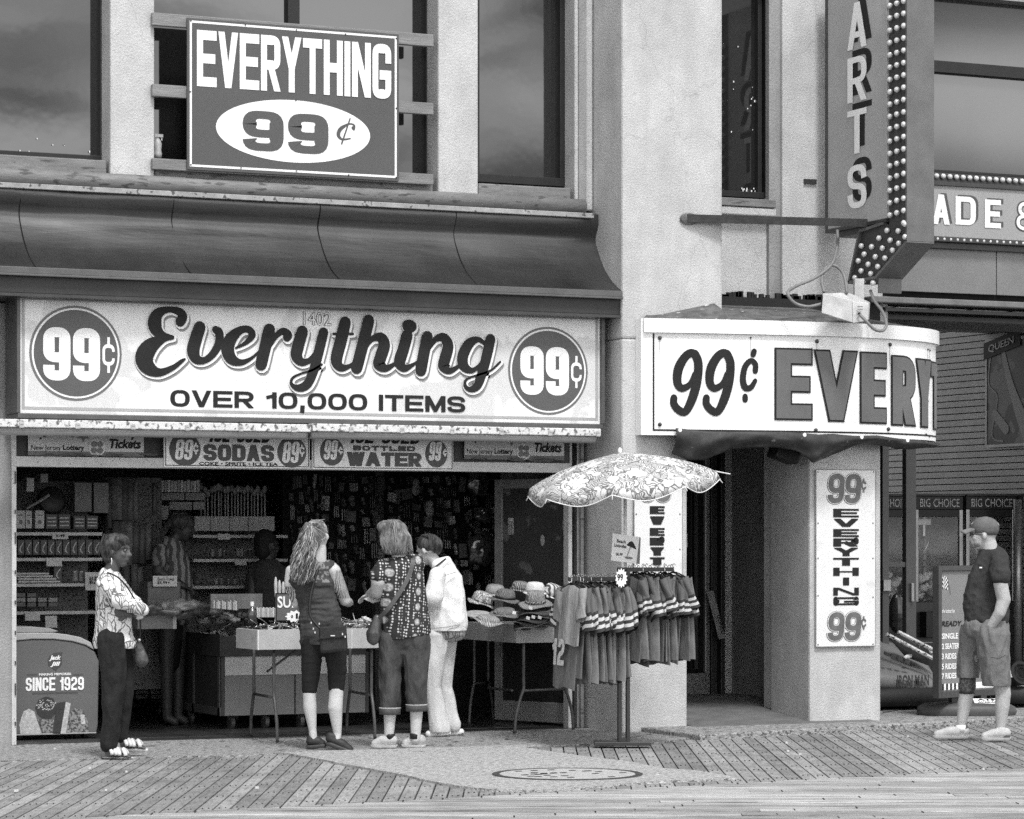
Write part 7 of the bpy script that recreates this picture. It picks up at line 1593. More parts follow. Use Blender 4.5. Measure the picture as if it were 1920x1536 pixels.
for dd_, x0, y0 in ((-.06, 207, 1415), (.12, 228, 1402)):
    a = f.P(x0-14, y0, dd_); bb = f.P(x0+48, y0+5, dd_); m = MB(); f.chain(m, (x0-7, y0+.5, dd_, 8), (x0+40, y0+5.5, dd_, 6.5)); o = f.flesh(m, 'sandal', mat('sandal_white', .62, .5), .007, 3); zt_ = f.P(0, y0+4, dd_).z; flat_bottom(o, max(.0, f.P(0, y0+10, dd_).z), zt_)
    m = MB()
    for u in (.3, .42, .52, .7):
        c = a.lerp(bb, u)+UP*.012; m.tube([c+FW*.05*math.cos(q)+UP*.045*math.sin(q)+RT*(.012*math.cos(q*2)) for q in [k*math.pi/8 for k in range(9)]], .015, 6, flat=None)
    m.build('strap', mat('sandal_white', .62), o, smooth=True)
m = MB(); P = smooth_path([tuple(f.P(*q)) for q in ((200, 1076, .05), (208, 1074, -.12), (228, 1084, -.14), (248, 1110, -.10), (262, 1150, .0), (262, 1200, .02))], 5); m.tube([Vector(q) for q in P], .006, 6); st_ = m.build('bag_strap', black, f.t, smooth=True)
t = thing('handbag', 'small dark quilted handbag hanging at the waiting woman', 'handbag', f.P(263, 1230, .02)); m = MB(); f.chain(m, (258, 1212, .02, 9), (264, 1238, .02, 14), k=.6); q_ = f.t; f.t = t; f.flesh(m, 'pouch', mat('bag_dark', .05, .4, .5, 30, .4, 40, spec=.6), .008, 3, .006, 22)
m = MB(); m.ell(f.P(262, 1200, -.02), .012, .01, .012); m.build('clasp', mat('silver', .8), t); f.t = q_

# ---- B: tattooed woman with long wavy hair
f = Fig(1405, 'person', 'woman with long wavy ponytail, tattooed arm and dark sleeveless tunic at the table', 600); sk = skin('fair', .47)
b = MB(); f.head(b, 596, 1004, FW*.93+RT*.36, .232); f.chain(b, (600, 1028, 0, 12), (598, 1052, 0, 14))
f.chain(b, (558, 1066, 0, 11), (622, 1064, 0, 11)); f.chain(b, (590, 1080, 0, 32), (597, 1140, 0, 32), (603, 1180, 0, 26), k=.55)
f.chain(b, (626, 1070, -.01, 13), (638, 1104, .02, 12.5), (646, 1126, .06, 11), (650, 1130, .2, 9), (650, 1132, .27, 8)); f.hand(b, f.P(650, 1132, .28), FW+UP*.1, UP, .85)
f.chain(b, (545, 1070, 0, 10), (543, 1096, .0, 10.5), (556, 1132, .04, 10), (560, 1140, .18, 8)); f.hand(b, f.P(561, 1140, .2), FW, UP, .85)
f.chain(b, (584, 1205, 0, 18), (582, 1270, 0, 14), (580, 1300, 0, 12.5), (581, 1326, 0, 13), (586, 1368, 0, 7.6), (588, 1388, 0, 7.5)); f.chain(b, (627, 1205, 0, 19), (632, 1270, 0, 15), (631, 1298, -.02, 13.5), (629, 1326, -.03, 14), (633, 1374, -.02, 8), (631, 1390, -.03, 8))
tat = mat('skin_tattoo', .42, .5, .1, 14, c2=.11, thr=(.46, .52), pscale=26, ptype='wave')
f.flesh(b, 'body', [sk, tat], .007, 5, pick=lambda x, y, d: 1 if (x > 628 and 1070 < y < 1122 and x > 622+(y-1070)*.12 and d < .12) else (1 if (1100 < y < 1130 and x < 552) else 0))
tun = mat('tunic_charcoal', .05, .85, .2, 6, .9, 13, spec=.2, bdist=.035, stretch=(1, 1, .55)); lace = mat('tunic_lace', .05, .85, .2, 6, c2=.2, thr=(.5, .56), pscale=38)
m = MB(); f.chain(m, (560, 1066, 0, 13), (617, 1063, 0, 13)); f.chain(m, (588, 1080, 0, 38), (590, 1110, 0, 37), (598, 1140, 0, 38), (602, 1175, 0, 41), (604, 1200, 0, 42), k=.58); f.chain(m, (552, 1078, 0, 12), (553, 1092, 0, 12)); f.chain(m, (618, 1074, 0, 12), (616, 1092, 0, 12))
o = f.flesh(m, 'tunic', [tun, lace], .008, 3, .012, 10, (.5, .5, 1.5), pick=lambda x, y, d: 1 if (y < 1092 and 552 < x < 618 and d < 0) else 0); flat_bottom(o, f.P(0, 1209).z)
lg = mat('leggings', .014, .8, .3, 8, .1, 60, spec=.2)
m = MB(); f.chain(m, (588, 1204, 0, 20), (622, 1204, 0, 20)); f.chain(m, (594, 1216, 0, 15), (618, 1216, 0, 15)); f.chain(m, (585, 1205, 0, 21), (583, 1260, 0, 18), (580, 1294, 0, 14.2)); f.chain(m, (628, 1205, 0, 22), (632, 1258, 0, 18), (631, 1290, -.01, 15)); f.flesh(m, 'leggings', lg, .008, 4, .004, 12, (.3, .3, 2.5))
sm_ = mat('shoe_black', .02, .6, .3, 10)
for (toe, heel, dd_) in (((610, 1399), (577, 1402), .0), ((662, 1409), (614, 1396), -.03)):
    up, so_ = MB(), MB(); T, Hl = f.P(toe[0]-6, toe[1]-3, dd_), f.P(heel[0]+5, heel[1]-4, dd_); _cap(up, Hl+UP*.03, .034, T.lerp(Hl, .35)+UP*.025, .036); _cap(up, T.lerp(Hl, .35)+UP*.022, .036, T+UP*.006, .03); _cap(up, Hl+UP*.05, .03, Hl+UP*.055+(T-Hl)*.25, .028)
    o = f.flesh(up, 'shoe', sm_, .007, 3); _cap(so_, Hl+UP*.004, .037, T+UP*0, .035); so2 = f.flesh(so_, 'sole', mat('sole_grey', .07, .6), .007, 2, par=o); 
    zb_ = min(Hl.z, T.z)
    for v in so2.data.vertices:
        w = v.co+org(so2); u = max(0, min(1, (w-Hl).dot(T-Hl)/(T-Hl).length_squared)); zl_ = Hl.lerp(T, u).z; v.co.z = max(zl_-.026, min(zl_+.002, w.z))-org(so2).z
hb = hairm('blond', .28, .12, 26); hb2 = mat('hair_blond_light', .52, .5, .3, 20, spec=.4); hb3 = mat('hair_blond_dark', .09, .55, .3, 20, spec=.4)
m = MB(); f.ell(m, 593, 997, -.0, 21, .105, 23, rot=.1); f.ell(m, 586, 1010, -.02, 19, .09, 26); f.flesh(m, 'hair', hb, .008, 4, .003, 24)
def fB(i):
    a = random.random(); bq = random.uniform(-1, 1); x0, y0 = 580+random.uniform(-5, 7), 983+random.uniform(-3, 5); xm = 576+bq*18; xe = 569+bq*19+random.uniform(-4, 4); ye = 1092+random.uniform(-16, 7)-abs(bq)*8; ph = random.uniform(0, 6); dd_ = -.13-.05*random.random()
    P = []
    for k in range(9):
        u = k/8; x = (x0*(1-u)**2+2*xm*u*(1-u)*1.0+xe*u*u)+bq*6*math.sin(math.pi*u)+2.6*math.sin(u*17+ph)*min(1, u*3); P.append(f.P(x, y0+(ye-y0)*u, dd_-.03*math.sin(math.pi*u)+.014*math.cos(u*17+ph)))
    return P
f.strands('ponytail', hb, 150, fB, .0045, per=3); f.strands('ponytail', hb2, 55, fB, .0036, per=3); f.strands('ponytail', hb3, 85, fB, .0042, per=3)
def fB2(i):
    a = random.uniform(0, math.pi*2); return [f.P(582, 984, -.11), f.P(594+14*math.cos(a)*.8, 992+12*math.sin(a), -.10-.03*abs(math.sin(a))), f.P(600+14*math.cos(a), 1000+18*math.sin(a), -.06)] if i % 2 else [f.P(600+random.uniform(-16, 9), 974+random.uniform(0, 6), -.03), f.P(592+random.uniform(-10, 8), 978, -.09), f.P(583, 984, -.13)]
f.strands('hair_strands', hb, 70, fB2, .003, per=4)
m = MB(); m.tube([f.P(602, 976, -.03), f.P(608, 980, .0), f.P(606, 990, .03), f.P(603, 1000, -.02)], .003, 6); m.build('sunglasses_arm', mat('silver', .8), f.t, smooth=True)
t = thing('crossbody_bag', 'black crossbody bag with silver buckles on the tattooed woman', 'bag', f.P(628, 1195, -.22)); qt = f.t; f.t = t
m = MB(); m.obox(f.P(628, 1197, -.20), RT*.102+UP*.008, FW*.035, UP*.098-RT*.006); m.build('pouch', mat('bag_black', .016, .7, .3, 12, .3, 60), t, bevel=.025); m = MB(); m.obox(f.P(628, 1184, -.242), RT*.098+UP*.008, FW*.008, UP*.045); m.build('flap', mat('bag_black', .016), t, bevel=.007)
m = MB(); m.tube([Vector(q) for q in smooth_path([tuple(f.P(*q)) for q in ((612, 1064, .12), (600, 1062, -.06), (586, 1110, -.14), (584, 1150, -.16), (598, 1172, -.18), (606, 1178, -.19))], 5)], .010, 6); m.build('strap', black, t, smooth=True)
m = MB()
for x, y in ((588, 1166), (592, 1177), (595, 1184), (603, 1168), (646, 1187), (651, 1192)): m.obox(f.P(x, y, -.255), RT*.004, FW*.004, UP*.007)
m.obox(f.P(628, 1190, -.262), RT*.016, FW*.003, UP*.004); m.build('buckle', mat('silver', .8), t); f.t = qt

# ---- C: woman in patterned top
f = Fig(1403, 'person', 'woman with collar length hair in a patterned top and rolled jeans, seen from behind', 745); sk = skin('fair', .47)
b = MB(); f.head(b, 735, 1008, FW*.55-RT*.80, .232, tilt=.25); f.chain(b, (745, 1030, 0, 13), (752, 1050, 0, 16)); f.chain(b, (728, 1062, 0, 14), (778, 1058, 0, 14)); f.chain(b, (755, 1080, 0, 36), (757, 1130, 0, 38), (760, 1165, 0, 32), k=.7)
f.chain(b, (718, 1064, 0, 14), (712, 1090, -.02, 16), (710, 1108, .02, 15.5), (698, 1112, .16, 11), (690, 1116, .26, 8.5)); f.hand(b, f.P(690, 1117, .27), -RT*.8+FW*.5-UP*.3, UP, .8)
f.chain(b, (732, 1200, 0, 20), (730, 1270, 0, 17), (731, 1338, 0, 12), (729, 1388, 0, 8.5)); f.chain(b, (783, 1200, 0, 20), (781, 1270, 0, 17), (781, 1332, 0, 12.5), (779, 1386, 0, 9)); f.flesh(b, 'body', sk, .007, 5)
def pattern_top():
    m = bpy.data.materials.new('pattern_top'); m.use_nodes = True; t = m.node_tree; b_ = t.nodes['Principled BSDF']; N = t.nodes.new; K = t.links.new; b_.inputs['Roughness'].default_value = .85; b_.inputs['Specular IOR Level'].default_value = .15
    co = N('ShaderNodeTexCoord'); ma = N('ShaderNodeMapping'); ma.inputs['Rotation'].default_value = (0, R(-6), TH); ma.inputs['Scale'].default_value = (10.5, .5, 8.5); K(co.outputs['Object'], ma.inputs[0])
    v1 = N('ShaderNodeTexVoronoi'); v1.inputs['Scale'].default_value = 1; v1.inputs['Randomness'].default_value = .12; K(ma.outputs[0], v1.inputs['Vector'])
    v2 = N('ShaderNodeTexVoronoi'); v2.inputs['Scale'].default_value = 5.2; v2.inputs['Randomness'].default_value = .35; K(ma.outputs[0], v2.inputs['Vector'])
    r1 = N('ShaderNodeMapRange'); r1.inputs['From Min'].default_value = .30; r1.inputs['From Max'].default_value = .20; K(v1.outputs['Distance'], r1.inputs['Value'])
    r2 = N('ShaderNodeMapRange'); r2.inputs['From Min'].default_value = .38; r2.inputs['From Max'].default_value = .28; K(v2.outputs['Distance'], r2.inputs['Value'])
    rr = N('ShaderNodeMapRange'); rr.inputs['From Min'].default_value = .36; rr.inputs['From Max'].default_value = .42; K(v1.outputs['Distance'], rr.inputs['Value'])
    m1 = N('ShaderNodeMath'); m1.operation = 'MULTIPLY'; K(r2.outputs[0], m1.inputs[0]); K(rr.outputs[0], m1.inputs[1])
    nz = N('ShaderNodeTexNoise'); nz.inputs['Scale'].default_value = 9; K(ma.outputs[0], nz.inputs['Vector']); m3 = N('ShaderNodeMath'); m3.operation = 'MULTIPLY'; K(r1.outputs[0], m3.inputs[0]); rn = N('ShaderNodeMapRange'); rn.inputs['From Min'].default_value = .3; rn.inputs['From Max'].default_value = .65; rn.inputs['To Min'].default_value = .35; K(nz.outputs['Fac'], rn.inputs['Value']); K(rn.outputs[0], m3.inputs[1])
    m2 = N('ShaderNodeMath'); m2.operation = 'MAXIMUM'; K(m1.outputs[0], m2.inputs[0]); K(m3.outputs[0], m2.inputs[1])
    mx = N('ShaderNodeMix'); mx.data_type = 'FLOAT'; mx.inputs['A'].default_value = .035; mx.inputs['B'].default_value = .55; K(m2.outputs[0], mx.inputs['Factor']); K(mx.outputs['Result'], b_.inputs['Base Color']); return m
m = MB(); f.chain(m, (728, 1062, 0, 17), (778, 1058, 0, 18), k=.9); f.chain(m, (753, 1080, 0, 41), (757, 1120, 0, 43), (760, 1160, 0, 45), (763, 1188, 0, 46), k=.75); f.chain(m, (720, 1064, -.01, 17), (713, 1080, -.02, 18.5))
o = f.flesh(m, 'top', pattern_top(), .008, 4, .010, 8)
for v in o.data.vertices:
    w = v.co+org(o); X = w.x*math.cos(TH)-(w.y+D)*math.sin(TH); Zc = w.x*math.sin(TH)+(w.y+D)*math.cos(TH); xpx = 960+F*X/Zc; zmin_ = f.P(0, 1203-(xpx-715)*.17).z
    if w.z < zmin_: v.co.z += zmin_-w.z
jm = mat('jeans_dark', .06, .85, .45, 10, .9, 13, spec=.15, bdist=.035, stretch=(1, 1, .4))
m = MB(); f.chain(m, (738, 1198, 0, 25), (778, 1198, 0, 26)); f.chain(m, (746, 1222, 0, 17), (766, 1222, 0, 17)); f.chain(m, (734, 1200, 0, 25), (731, 1260, 0, 22), (731, 1322, 0, 19)); f.chain(m, (781, 1198, 0, 26), (780, 1260, 0, 22.5), (781, 1316, 0, 19.5)); o = f.flesh(m, 'jeans', jm, .008, 3, .012, 9)
for x, y in ((731, 1334), (781, 1328)): m = MB(); c = f.P(x, y); m.lathe(c, [(.076, -.022), (.081, -.02), (.082, .024), (.078, .03), (.06, .03), (.06, -.022)], 24); m.build('rolled_cuff', mat('denim_inner', .075, .9, .3, 20), f.t, smooth=True); m = MB(); m.lathe(c, [(.0825, .022), (.084, .028), (.0805, .031)], 24); m.build('cuff_edge', mat('cuff_edge', .35, .8), f.t)
def sneaker(f, heel, toe, dd_, um, som, sock=None, h_=.055):
    up, so_ = MB(), MB(); T, Hl = f.P(toe[0], toe[1], dd_), f.P(heel[0], heel[1], dd_); d = (T-Hl).normalized(); T -= d*.035; Hl += d*.035
    T.z = max(T.z, .035); Hl.z = max(Hl.z, .035)
    _cap(up, Hl+UP*.03, .036, Hl+UP*.045+d*.04, .032); _cap(up, Hl+UP*.025, .038, T.lerp(Hl, .4)+UP*.02, .040); _cap(up, T.lerp(Hl, .4)+UP*.018, .039, T+UP*.0, .032)
    o = f.flesh(up, 'shoe', um, .007, 3); _cap(so_, Hl, .040, T, .038); so2 = f.flesh(so_, 'sole', som, .007, 2, par=o)
    zc = min(T.z, Hl.z)
    for v in so2.data.vertices: z = v.co.z+org(so2).z; v.co.z = max(zc-.034, min(zc-.010, z))-org(so2).z
    m = MB()
    for k in range(4): c = Hl.lerp(T, .42+k*.1)+UP*(.058-k*.007); m.tube([c-d.cross(UP)*.018, c+UP*.004, c+d.cross(UP)*.018], .003, 5)
    m.build('lace', white2, o); return o
um = mat('sneaker_pale', .40, .8, .2, 30)
sneaker(f, (745, 1398), (695, 1402), 0, um, white2); sneaker(f, (798, 1397), (752, 1399), .03, um, white2)
for x, y in ((731, 1379), (778, 1378)): m = MB(); c = f.P(x, y); m.lathe(c, [(.037, -.03), (.040, .0), (.038, .012)], 16); m.build('sock', black, f.t, smooth=True)
hc = hairm('brown', .17, .05, 30); hc2 = mat('hair_brown_light', .28, .5, .3, 20, spec=.5)
m = MB(); f.ell(m, 739, 1001, 0, 27, .10, 27); f.ell(m, 747, 1018, -.02, 27, .10, 24, rot=-.5); f.ell(m, 722, 987, -.0, 16, .08, 11, rot=-.3); f.ell(m, 729, 1024, .0, 14, .08, 16); f.flesh(m, 'hair', hc, .008, 4, .007, 22)
def fC(i):
    a = random.uniform(-1, 1); x0 = 733+random.uniform(-6, 8); x1 = 742+a*28; x2 = 747+a*24+random.uniform(-3, 6); y2 = 1036+a*2+random.uniform(-8, 6); ph = random.uniform(0, 6)
    return [f.P(x0, 975, -.03), f.P((x0+x1)/2, 981+abs(a)*4, -.085+.04*abs(a)), f.P(x1, 1004, -.115+.06*abs(a)), f.P(x1+2+2*math.sin(ph), 1020, -.12+.05*abs(a)), f.P(x2+2*math.cos(ph), y2, -.105+.03*abs(a))]
f.strands('hair_strands', hc, 150, fC, .0038, per=4); f.strands('hair_strands', hc2, 70, fC, .003, per=4)
t = thing('shoulder_bag', 'soft leather shoulder bag on a long strap over the patterned top', 'bag', f.P(702, 1180, -.1)); qt = f.t; f.t = t
m = MB(); f.chain(m, (708, 1160, -.06, 8), (702, 1188, -.06, 15), (701, 1196, -.06, 13), k=.7); f.flesh(m, 'pouch', mat('leather', .045, .3, .3, 8, .2, 30, spec=.7), .008, 4, .006, 12)
m = MB(); P = [Vector(q) for q in smooth_path([tuple(f.P(*q)) for q in ((772, 1043, .02), (776, 1050, -.13), (768, 1080, -.155), (750, 1112, -.165), (728, 1142, -.15), (712, 1158, -.09))], 6)]
for a_, b_ in zip(P, P[1:]):
    d = (b_-a_).normalized(); s_ = d.cross(FW).normalized()*.016; m.poly([a_-s_, b_-s_, b_+s_, a_+s_])
o = m.build('strap', mat('strap_grey', .09, .6), t); so = o.modifiers.new('t', 'SOLIDIFY'); so.thickness = .006; f.t = qt
t = thing('paper_packet', 'folded pale paper held by the woman in the patterned top', 'paper', f.P(690, 1128, .2)); m = MB(); m.prism([f.P(680, 1124, .16), f.P(705, 1112, .16), f.P(712, 1128, .12), f.P(697, 1132, .14)], FW*.008); m.build('sheet', mat('paper', .5, .7), t)

# ---- D: woman in white jacket
f = Fig(1381, 'person', 'short haired woman in a white jacket and pale flared trousers at the table', 830); sk = skin('fair2', .42)
b = MB(); f.head(b, 802, 1031, -RT*.86+FW*.5, .225, tilt=.45, d=.02); f.chain(b, (808, 1045, 0, 11), (822, 1062, 0, 13)); f.chain(b, (830, 1082, 0, 24), (838, 1120, 0, 26), (834, 1165, 0, 22), k=.7)
f.chain(b, (826, 1078, -.12, 11), (818, 1118, -.14, 10), (797, 1138, .02, 8), (785, 1142, .12, 7)); f.hand(b, f.P(784, 1142, .13), -RT+FW*.5, UP, .8)
f.chain(b, (820, 1195, -.03, 16), (816, 1290, -.02, 12), (822, 1372, -.02, 8)); f.chain(b, (836, 1195, .1, 16), (834, 1290, .1, 11), (844, 1368, .1, 8)); f.flesh(b, 'body', sk, .007, 5)
hd = hairm('short', .07, .02, 34); m = MB(); f.ell(m, 806, 1021, .02, 25, .09, 20, rot=.3); f.ell(m, 815, 1030, .02, 12, .075, 14); f.flesh(m, 'hair', hd, .007, 4, .003, 26)
def fD(i):
    a = random.uniform(-1, 1); x0 = 796+random.uniform(-8, 8); return [f.P(x0, 1003, -.02), f.P(x0+14, 1006+a*3, -.07), f.P(815+a*12, 1016+abs(a)*5, -.085), f.P(820+a*8, 1034+random.uniform(-8, 4), -.07)]
f.strands('hair_strands', hd, 90, fD, .0026, per=4)
jw = mat('jacket_white', .74, .6, .06, 6, .5, 10, spec=.3, bdist=.03, stretch=(1, 1, .55))
m = MB(); f.chain(m, (829, 1070, 0, 20), (836, 1090, 0, 31), (838, 1130, 0, 34), (838, 1172, 0, 37), k=.75); f.chain(m, (816, 1168, 0, 18), (855, 1164, 0, 19), k=1.15); f.chain(m, (822, 1078, -.12, 16), (814, 1118, -.15, 16.5), (802, 1136, -.02, 13), (796, 1140, .06, 11)); f.chain(m, (848, 1080, .08, 14), (857, 1120, .08, 14))
o = f.flesh(m, 'jacket', jw, .007, 3, .013, 7, (.8, .8, .6)); flat_bottom(o, f.P(0, 1183).z)
m = MB(); f.chain(m, (822, 1060, -.03, 13), (838, 1052, .0, 9)); f.chain(m, (838, 1052, 0, 9), (845, 1066, .02, 10)); f.flesh(m, 'collar', jw, .007, 3, .003, 20)
m = MB(); m.tube([f.P(799, 1176, -.11), f.P(815, 1177, -.145), f.P(838, 1175, -.135), f.P(860, 1171, -.11), f.P(873, 1167, -.04)], .0035, 5); m.tube([f.P(823, 1072, -.17), f.P(838, 1078, -.15), f.P(856, 1072, -.10)], .003, 5); m.build('seam', mat('jacket_seam', .32, .8), f.t, smooth=True)
m = MB(); m.tube([f.P(808, 1075, -.12), f.P(816, 1064, -.10), f.P(828, 1054, -.08), f.P(836, 1048, -.04)], .007, 6); m.build('neckline', black, f.t, smooth=True)
m = MB(); f.chain(m, (816, 1190, 0, 17), (856, 1186, 0, 17), k=1.2); o = f.flesh(m, 'blouse_hem', leaf_mat('hem_print', .42, .15, 20, w=.12), .008, 4, .006, 12); flat_bottom(o, f.P(0, 1204).z)
pw = mat('trousers_pale', .56, .75, .08, 6, .5, 9, bdist=.03, stretch=(1, 1, .55))
m = MB(); f.chain(m, (820, 1195, -.03, 20), (815, 1240, -.03, 18), (813, 1290, -.02, 15.5), (820, 1345, -.02, 18), (824, 1366, -.02, 19.5), k=.85); f.chain(m, (838, 1195, .08, 18), (834, 1245, .1, 17), (833, 1290, .1, 14), (843, 1340, .1, 16), (847, 1360, .1, 17.5), k=.85); o = f.flesh(m, 'trousers', pw, .008, 3, .012, 8, (1.3, 1.3, .25)); flat_bottom(o, .035)
for (hx, hy), (tx, ty), dd_ in (((845, 1378), (794, 1378), -.02), ((868, 1376), (830, 1376), .1)):
    m = MB(); T, Hl = f.P(tx, ty, dd_), f.P(hx, hy, dd_); T.z = .02; Hl.z = .03; _cap(m, Hl+(T-Hl)*.12, .03, T+(Hl-T)*.2, .028, 1); o = f.flesh(m, 'shoe', mat('shoe_white', .7, .4), .007, 3); flat_bottom(o, .0, .055)
    m = MB(); m.obox(Hl+(T-Hl)*.12-UP*.018, RT*.022, FW*.025, UP*.012); m.build('heel', mat('shoe_heel', .1, .5), o)

# ---- M: man in cap
f = Fig(1387, 'person', 'man in a cap, dark tee and grey shorts with a knee brace', 1850); sk = skin('ruddy', .40)
b = MB(); f.head(b, 1844, 1003, -RT*.98+FW*.12, .24); f.chain(b, (1853, 1018, 0, 15), (1859, 1044, 0, 17)); f.chain(b, (1858, 1070, 0, 26), (1850, 1110, 0, 34), (1850, 1150, 0, 32), k=.65)
f.chain(b, (1866, 1062, -.16, 11), (1868, 1094, -.2, 13.5), (1874, 1124, -.2, 13), (1866, 1148, -.21, 11), (1852, 1172, -.17, 8.5), (1850, 1178, -.13, 8)); f.hand(b, f.P(1850, 1182, -.12), -UP-RT*.2, -RT, .85)
f.chain(b, (1850, 1062, .17, 12), (1846, 1110, .2, 12), (1838, 1165, .2, 8)); f.hand(b, f.P(1837, 1170, .2), -UP, -RT, .85)
f.chain(b, (1830, 1200, .08, 17), (1818, 1268, .1, 15), (1818, 1292, .1, 14), (1813, 1322, .11, 13.5), (1806, 1360, .1, 8.5), (1806, 1376, .1, 8.5)); f.chain(b, (1858, 1200, -.1, 18), (1872, 1272, -.1, 16), (1877, 1300, -.1, 14.5), (1875, 1325, -.1, 13.5), (1872, 1364, -.1, 8.5), (1870, 1380, -.1, 9))
f.flesh(b, 'body', sk, .007, 5, .001, 60); f.face_bits()
m = MB(); c, M3, q = f.hc, f.hM, f.hq
for a in ((.062, 0, -.09, .03, .035, .02), (.045, .03, -.07, .03, .02, .028), (.045, -.03, -.07, .03, .02, .028)): m.ell(c+M3 @ Vector(a[:3]), *a[3:], M=M3)
f.flesh(m, 'beard', mat('beard', .17, .95, .4, 40, .6, 90), .006, 2, .002, 50)
capm = mat('cap_cloth', .10, .85, .3, 9, .3, 60)
m = MB(); m.ell(c+M3 @ Vector((-.012, 0, .055)), .112, .086, .088, M=M3, n=20, k=14); m.ell(c+M3 @ Vector((-.03, 0, .03)), .088, .083, .055, M=M3, n=20, k=14); o = f.flesh(m, 'cap', capm, .007, 4, .002, 20)
m = MB()
for i in range(9):
    for j in range(2): pass
vs = []
for i in range(7):
    u = i/6
    for j in range(9):
        v_ = (j-4)/4; vs.append(c+M3 @ Vector((.07+.11*u*(1-.35*v_*v_), v_*.078*(1-.15*u), .052-.022*v_*v_-.03*u+.002)))
m.add(vs, [(i*9+j, i*9+j+1, (i+1)*9+j+1, (i+1)*9+j) for i in range(6) for j in range(8)]); vis = m.build('visor', mat('visor_cloth', .15, .85, .3, 12), o, smooth=True); so = vis.modifiers.new('t', 'SOLIDIFY'); so.thickness = .009
m = MB()
for w_ in (-.02, .02):
    P = [c+M3 @ Vector((.112*math.cos(a)-.012, w_, .055+.075*math.sin(a))) for a in [math.pi*(.12+.8*k/12) for k in range(13)]]; m.tube(P, .0025, 5)
m.build('stitching', mat('stitch', .5, .8), o)
m = MB(); e = c+M3 @ Vector((.095, -.035, .008)); m.tube([c+M3 @ Vector((.0, sg*.082, .0)) for sg in (1,)]+[c+M3 @ Vector((.095, .05, .006))], .003, 5); m.tube([c+M3 @ Vector((0, -.082, 0)), c+M3 @ Vector((.095, -.05, .006))], .003, 5)
for sg in (-1, 1): m.tube([c+M3 @ (Vector((.100, sg*.034, .004))+Vector((0, .022*math.cos(a), .014*math.sin(a)))) for a in [k*math.pi/6 for k in range(13)]], .002, 5)
m.build('spectacles', black, f.t)
tee = mat('tee_dark', .04, .88, .15, 10, .9, 13, spec=.15, bdist=.035, stretch=(1, 1, .55))
m = MB(); f.chain(m, (1856, 1036, 0, 17), (1861, 1054, 0, 31), (1853, 1096, 0, 39), (1850, 1120, 0, 42), (1849, 1152, 0, 43), k=.72); f.chain(m, (1866, 1052, -.14, 16), (1867, 1080, -.19, 18.5)); f.chain(m, (1852, 1054, .15, 15), (1847, 1085, .18, 16)); o = f.flesh(m, 'tee_shirt', tee, .008, 3, .013, 8, (.8, .8, 1)); flat_bottom(o, f.P(0, 1174).z)
m = MB(); m.obox(f.P(1832, 1064, -.13)+FW*-.05, RT*.01, FW*.002, UP*.005); m.build('chest_print', white2, o)
sh_ = mat('shorts_grey', .15, .85, .15, 8, .9, 13, bdist=.035, stretch=(1, 1, .55))
m = MB(); f.chain(m, (1833, 1176, 0, 26), (1862, 1178, 0, 29), k=1.1); f.chain(m, (1828, 1190, .07, 26), (1821, 1228, .1, 21), (1819, 1266, .1, 19)); f.chain(m, (1858, 1190, -.08, 32), (1862, 1238, -.1, 28), (1864, 1279, -.1, 26)); o = f.flesh(m, 'shorts', sh_, .008, 3, .014, 9)
zz1 = f.P(0, 1276).z
for v in o.data.vertices:
    w = v.co+org(o); X = w.x*math.cos(TH)-(w.y+D)*math.sin(TH); Zc = w.x*math.sin(TH)+(w.y+D)*math.cos(TH); lim = f.P(0, 1285 if 960+F*X/Zc > 1841 else 1272).z
    if w.z < lim: v.co.z += lim-w.z
m = MB(); m.tube([f.P(1849, 1230, -.24), f.P(1862, 1233, -.255), f.P(1876, 1226, -.23)], .003, 5); m.build('pocket_edge', mat('seam_dark', .05, .9), o)
m = MB(); f.chain(m, (1818, 1276, .1, 16), (1817, 1296, .1, 14.5)); br_ = f.flesh(m, 'knee_brace', mat('brace', .05, .8, .5, 30, c2=.12, thr=(.5, .55), pscale=60), .007, 3); flat_bottom(br_, f.P(0, 1303).z)
m = MB(); m.lathe(f.P(1817, 1300, .1), [(.061, -.008), (.063, .0), (.062, .012)], 20); m.build('brace_band', black, f.t)
um2 = mat('canvas_shoe', .42, .85, .15, 30)
for hl, to, dq in (((1821, 1378), (1753, 1380), .1), ((1890, 1384), (1834, 1386), -.12)):
    o = sneaker(f, hl, to, dq, um2, white2); mm = MB(); q0 = f.P(hl[0]-9, hl[1]-6, dq); _cap(mm, q0, .036, q0+UP*.022, .032); f.flesh(mm, 'heel_patch', mat('suede_dark', .08, .9), .007, 2, par=o)
for x, y, d in ((1806, 1366, .1), (1871, 1371, -.1)): m = MB(); m.lathe(f.P(x, y, d), [(.042, -.03), (.043, .0), (.039, .02)], 16); m.build('sock', white2, f.t, smooth=True)

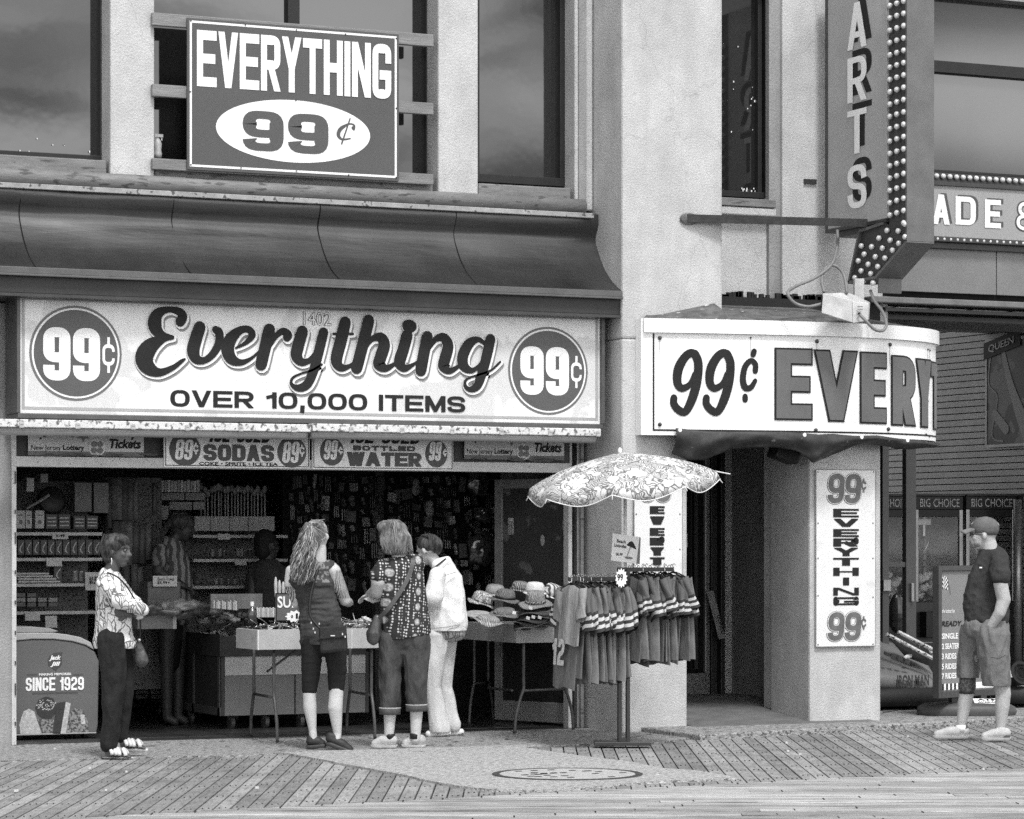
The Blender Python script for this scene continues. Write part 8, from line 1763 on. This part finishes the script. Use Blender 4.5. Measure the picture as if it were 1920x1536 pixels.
# ---- E: cashier with braids inside, F: dim figure further in
f = Fig(1300, 'person', 'cashier with long braids and striped top bent over goods inside the shop', 335, Z=pt(335, 1000, 1.75).x*math.sin(TH)+(D+1.75)*math.cos(TH)); f.t.location.z = 0
b = MB(); f.head(b, 342, 986, RT*.9+FW*.2, .235, tilt=.3); f.chain(b, (334, 1000, 0, 10), (322, 1018, 0, 12)); f.chain(b, (320, 1030, 0, 22), (330, 1080, 0, 26), (325, 1150, 0, 26), k=.8)
f.chain(b, (305, 1034, -.14, 12), (300, 1072, -.15, 11), (332, 1090, -.10, 8), (345, 1098, -.1, 7)); f.hand(b, f.P(346, 1099, -.1), RT-UP*.4, UP, .9); f.chain(b, (332, 1034, .14, 11), (350, 1075, .14, 9), (368, 1092, .05, 7)); f.chain(b, (315, 1150, -.08, 18), (315, 1230, -.08, 14), (315, 1345, -.05, 9), (330, 1353, -.05, 8)); f.chain(b, (332, 1150, .08, 18), (332, 1230, .08, 14), (332, 1345, .08, 9), (345, 1353, .08, 8)); f.flesh(b, 'body', skin('dark', .04), .008, 5)
strp = mat('striped_top', .2, .8, .1, 5, c2=.05, thr=(.45, .55), pscale=5, ptype='wave', stretch=(1, 1, 1.5))
m = MB(); f.chain(m, (318, 1028, 0, 24), (326, 1060, 0, 30), (330, 1100, 0, 32), (328, 1150, 0, 30), k=.8); f.chain(m, (306, 1034, -.13, 15), (303, 1050, -.15, 15)); f.flesh(m, 'top', strp, .009, 4, .006, 8)
m = MB(); f.chain(m, (320, 1160, 0, 26), (318, 1240, 0, 20), k=1.0); f.flesh(m, 'trousers', blackm, .012, 3)
hx = hairm('braids', .018, .05, 60); m = MB(); f.ell(m, 336, 977, 0, 24, .095, 20); f.flesh(m, 'hair', hx, .008, 3, .003, 30)
f.strands('braid', hx, 26, lambda i: [f.P(338+random.uniform(-8, 8), 960+random.uniform(0, 4), -.04-.004*i), f.P(318+random.uniform(-6, 6), 982, -.08), f.P(302+random.uniform(-5, 5), 1010, -.06), f.P(294+random.uniform(-4, 4), 1050, -.1), f.P(290+random.uniform(-3, 3), 1085, -.12)], .007, per=3)
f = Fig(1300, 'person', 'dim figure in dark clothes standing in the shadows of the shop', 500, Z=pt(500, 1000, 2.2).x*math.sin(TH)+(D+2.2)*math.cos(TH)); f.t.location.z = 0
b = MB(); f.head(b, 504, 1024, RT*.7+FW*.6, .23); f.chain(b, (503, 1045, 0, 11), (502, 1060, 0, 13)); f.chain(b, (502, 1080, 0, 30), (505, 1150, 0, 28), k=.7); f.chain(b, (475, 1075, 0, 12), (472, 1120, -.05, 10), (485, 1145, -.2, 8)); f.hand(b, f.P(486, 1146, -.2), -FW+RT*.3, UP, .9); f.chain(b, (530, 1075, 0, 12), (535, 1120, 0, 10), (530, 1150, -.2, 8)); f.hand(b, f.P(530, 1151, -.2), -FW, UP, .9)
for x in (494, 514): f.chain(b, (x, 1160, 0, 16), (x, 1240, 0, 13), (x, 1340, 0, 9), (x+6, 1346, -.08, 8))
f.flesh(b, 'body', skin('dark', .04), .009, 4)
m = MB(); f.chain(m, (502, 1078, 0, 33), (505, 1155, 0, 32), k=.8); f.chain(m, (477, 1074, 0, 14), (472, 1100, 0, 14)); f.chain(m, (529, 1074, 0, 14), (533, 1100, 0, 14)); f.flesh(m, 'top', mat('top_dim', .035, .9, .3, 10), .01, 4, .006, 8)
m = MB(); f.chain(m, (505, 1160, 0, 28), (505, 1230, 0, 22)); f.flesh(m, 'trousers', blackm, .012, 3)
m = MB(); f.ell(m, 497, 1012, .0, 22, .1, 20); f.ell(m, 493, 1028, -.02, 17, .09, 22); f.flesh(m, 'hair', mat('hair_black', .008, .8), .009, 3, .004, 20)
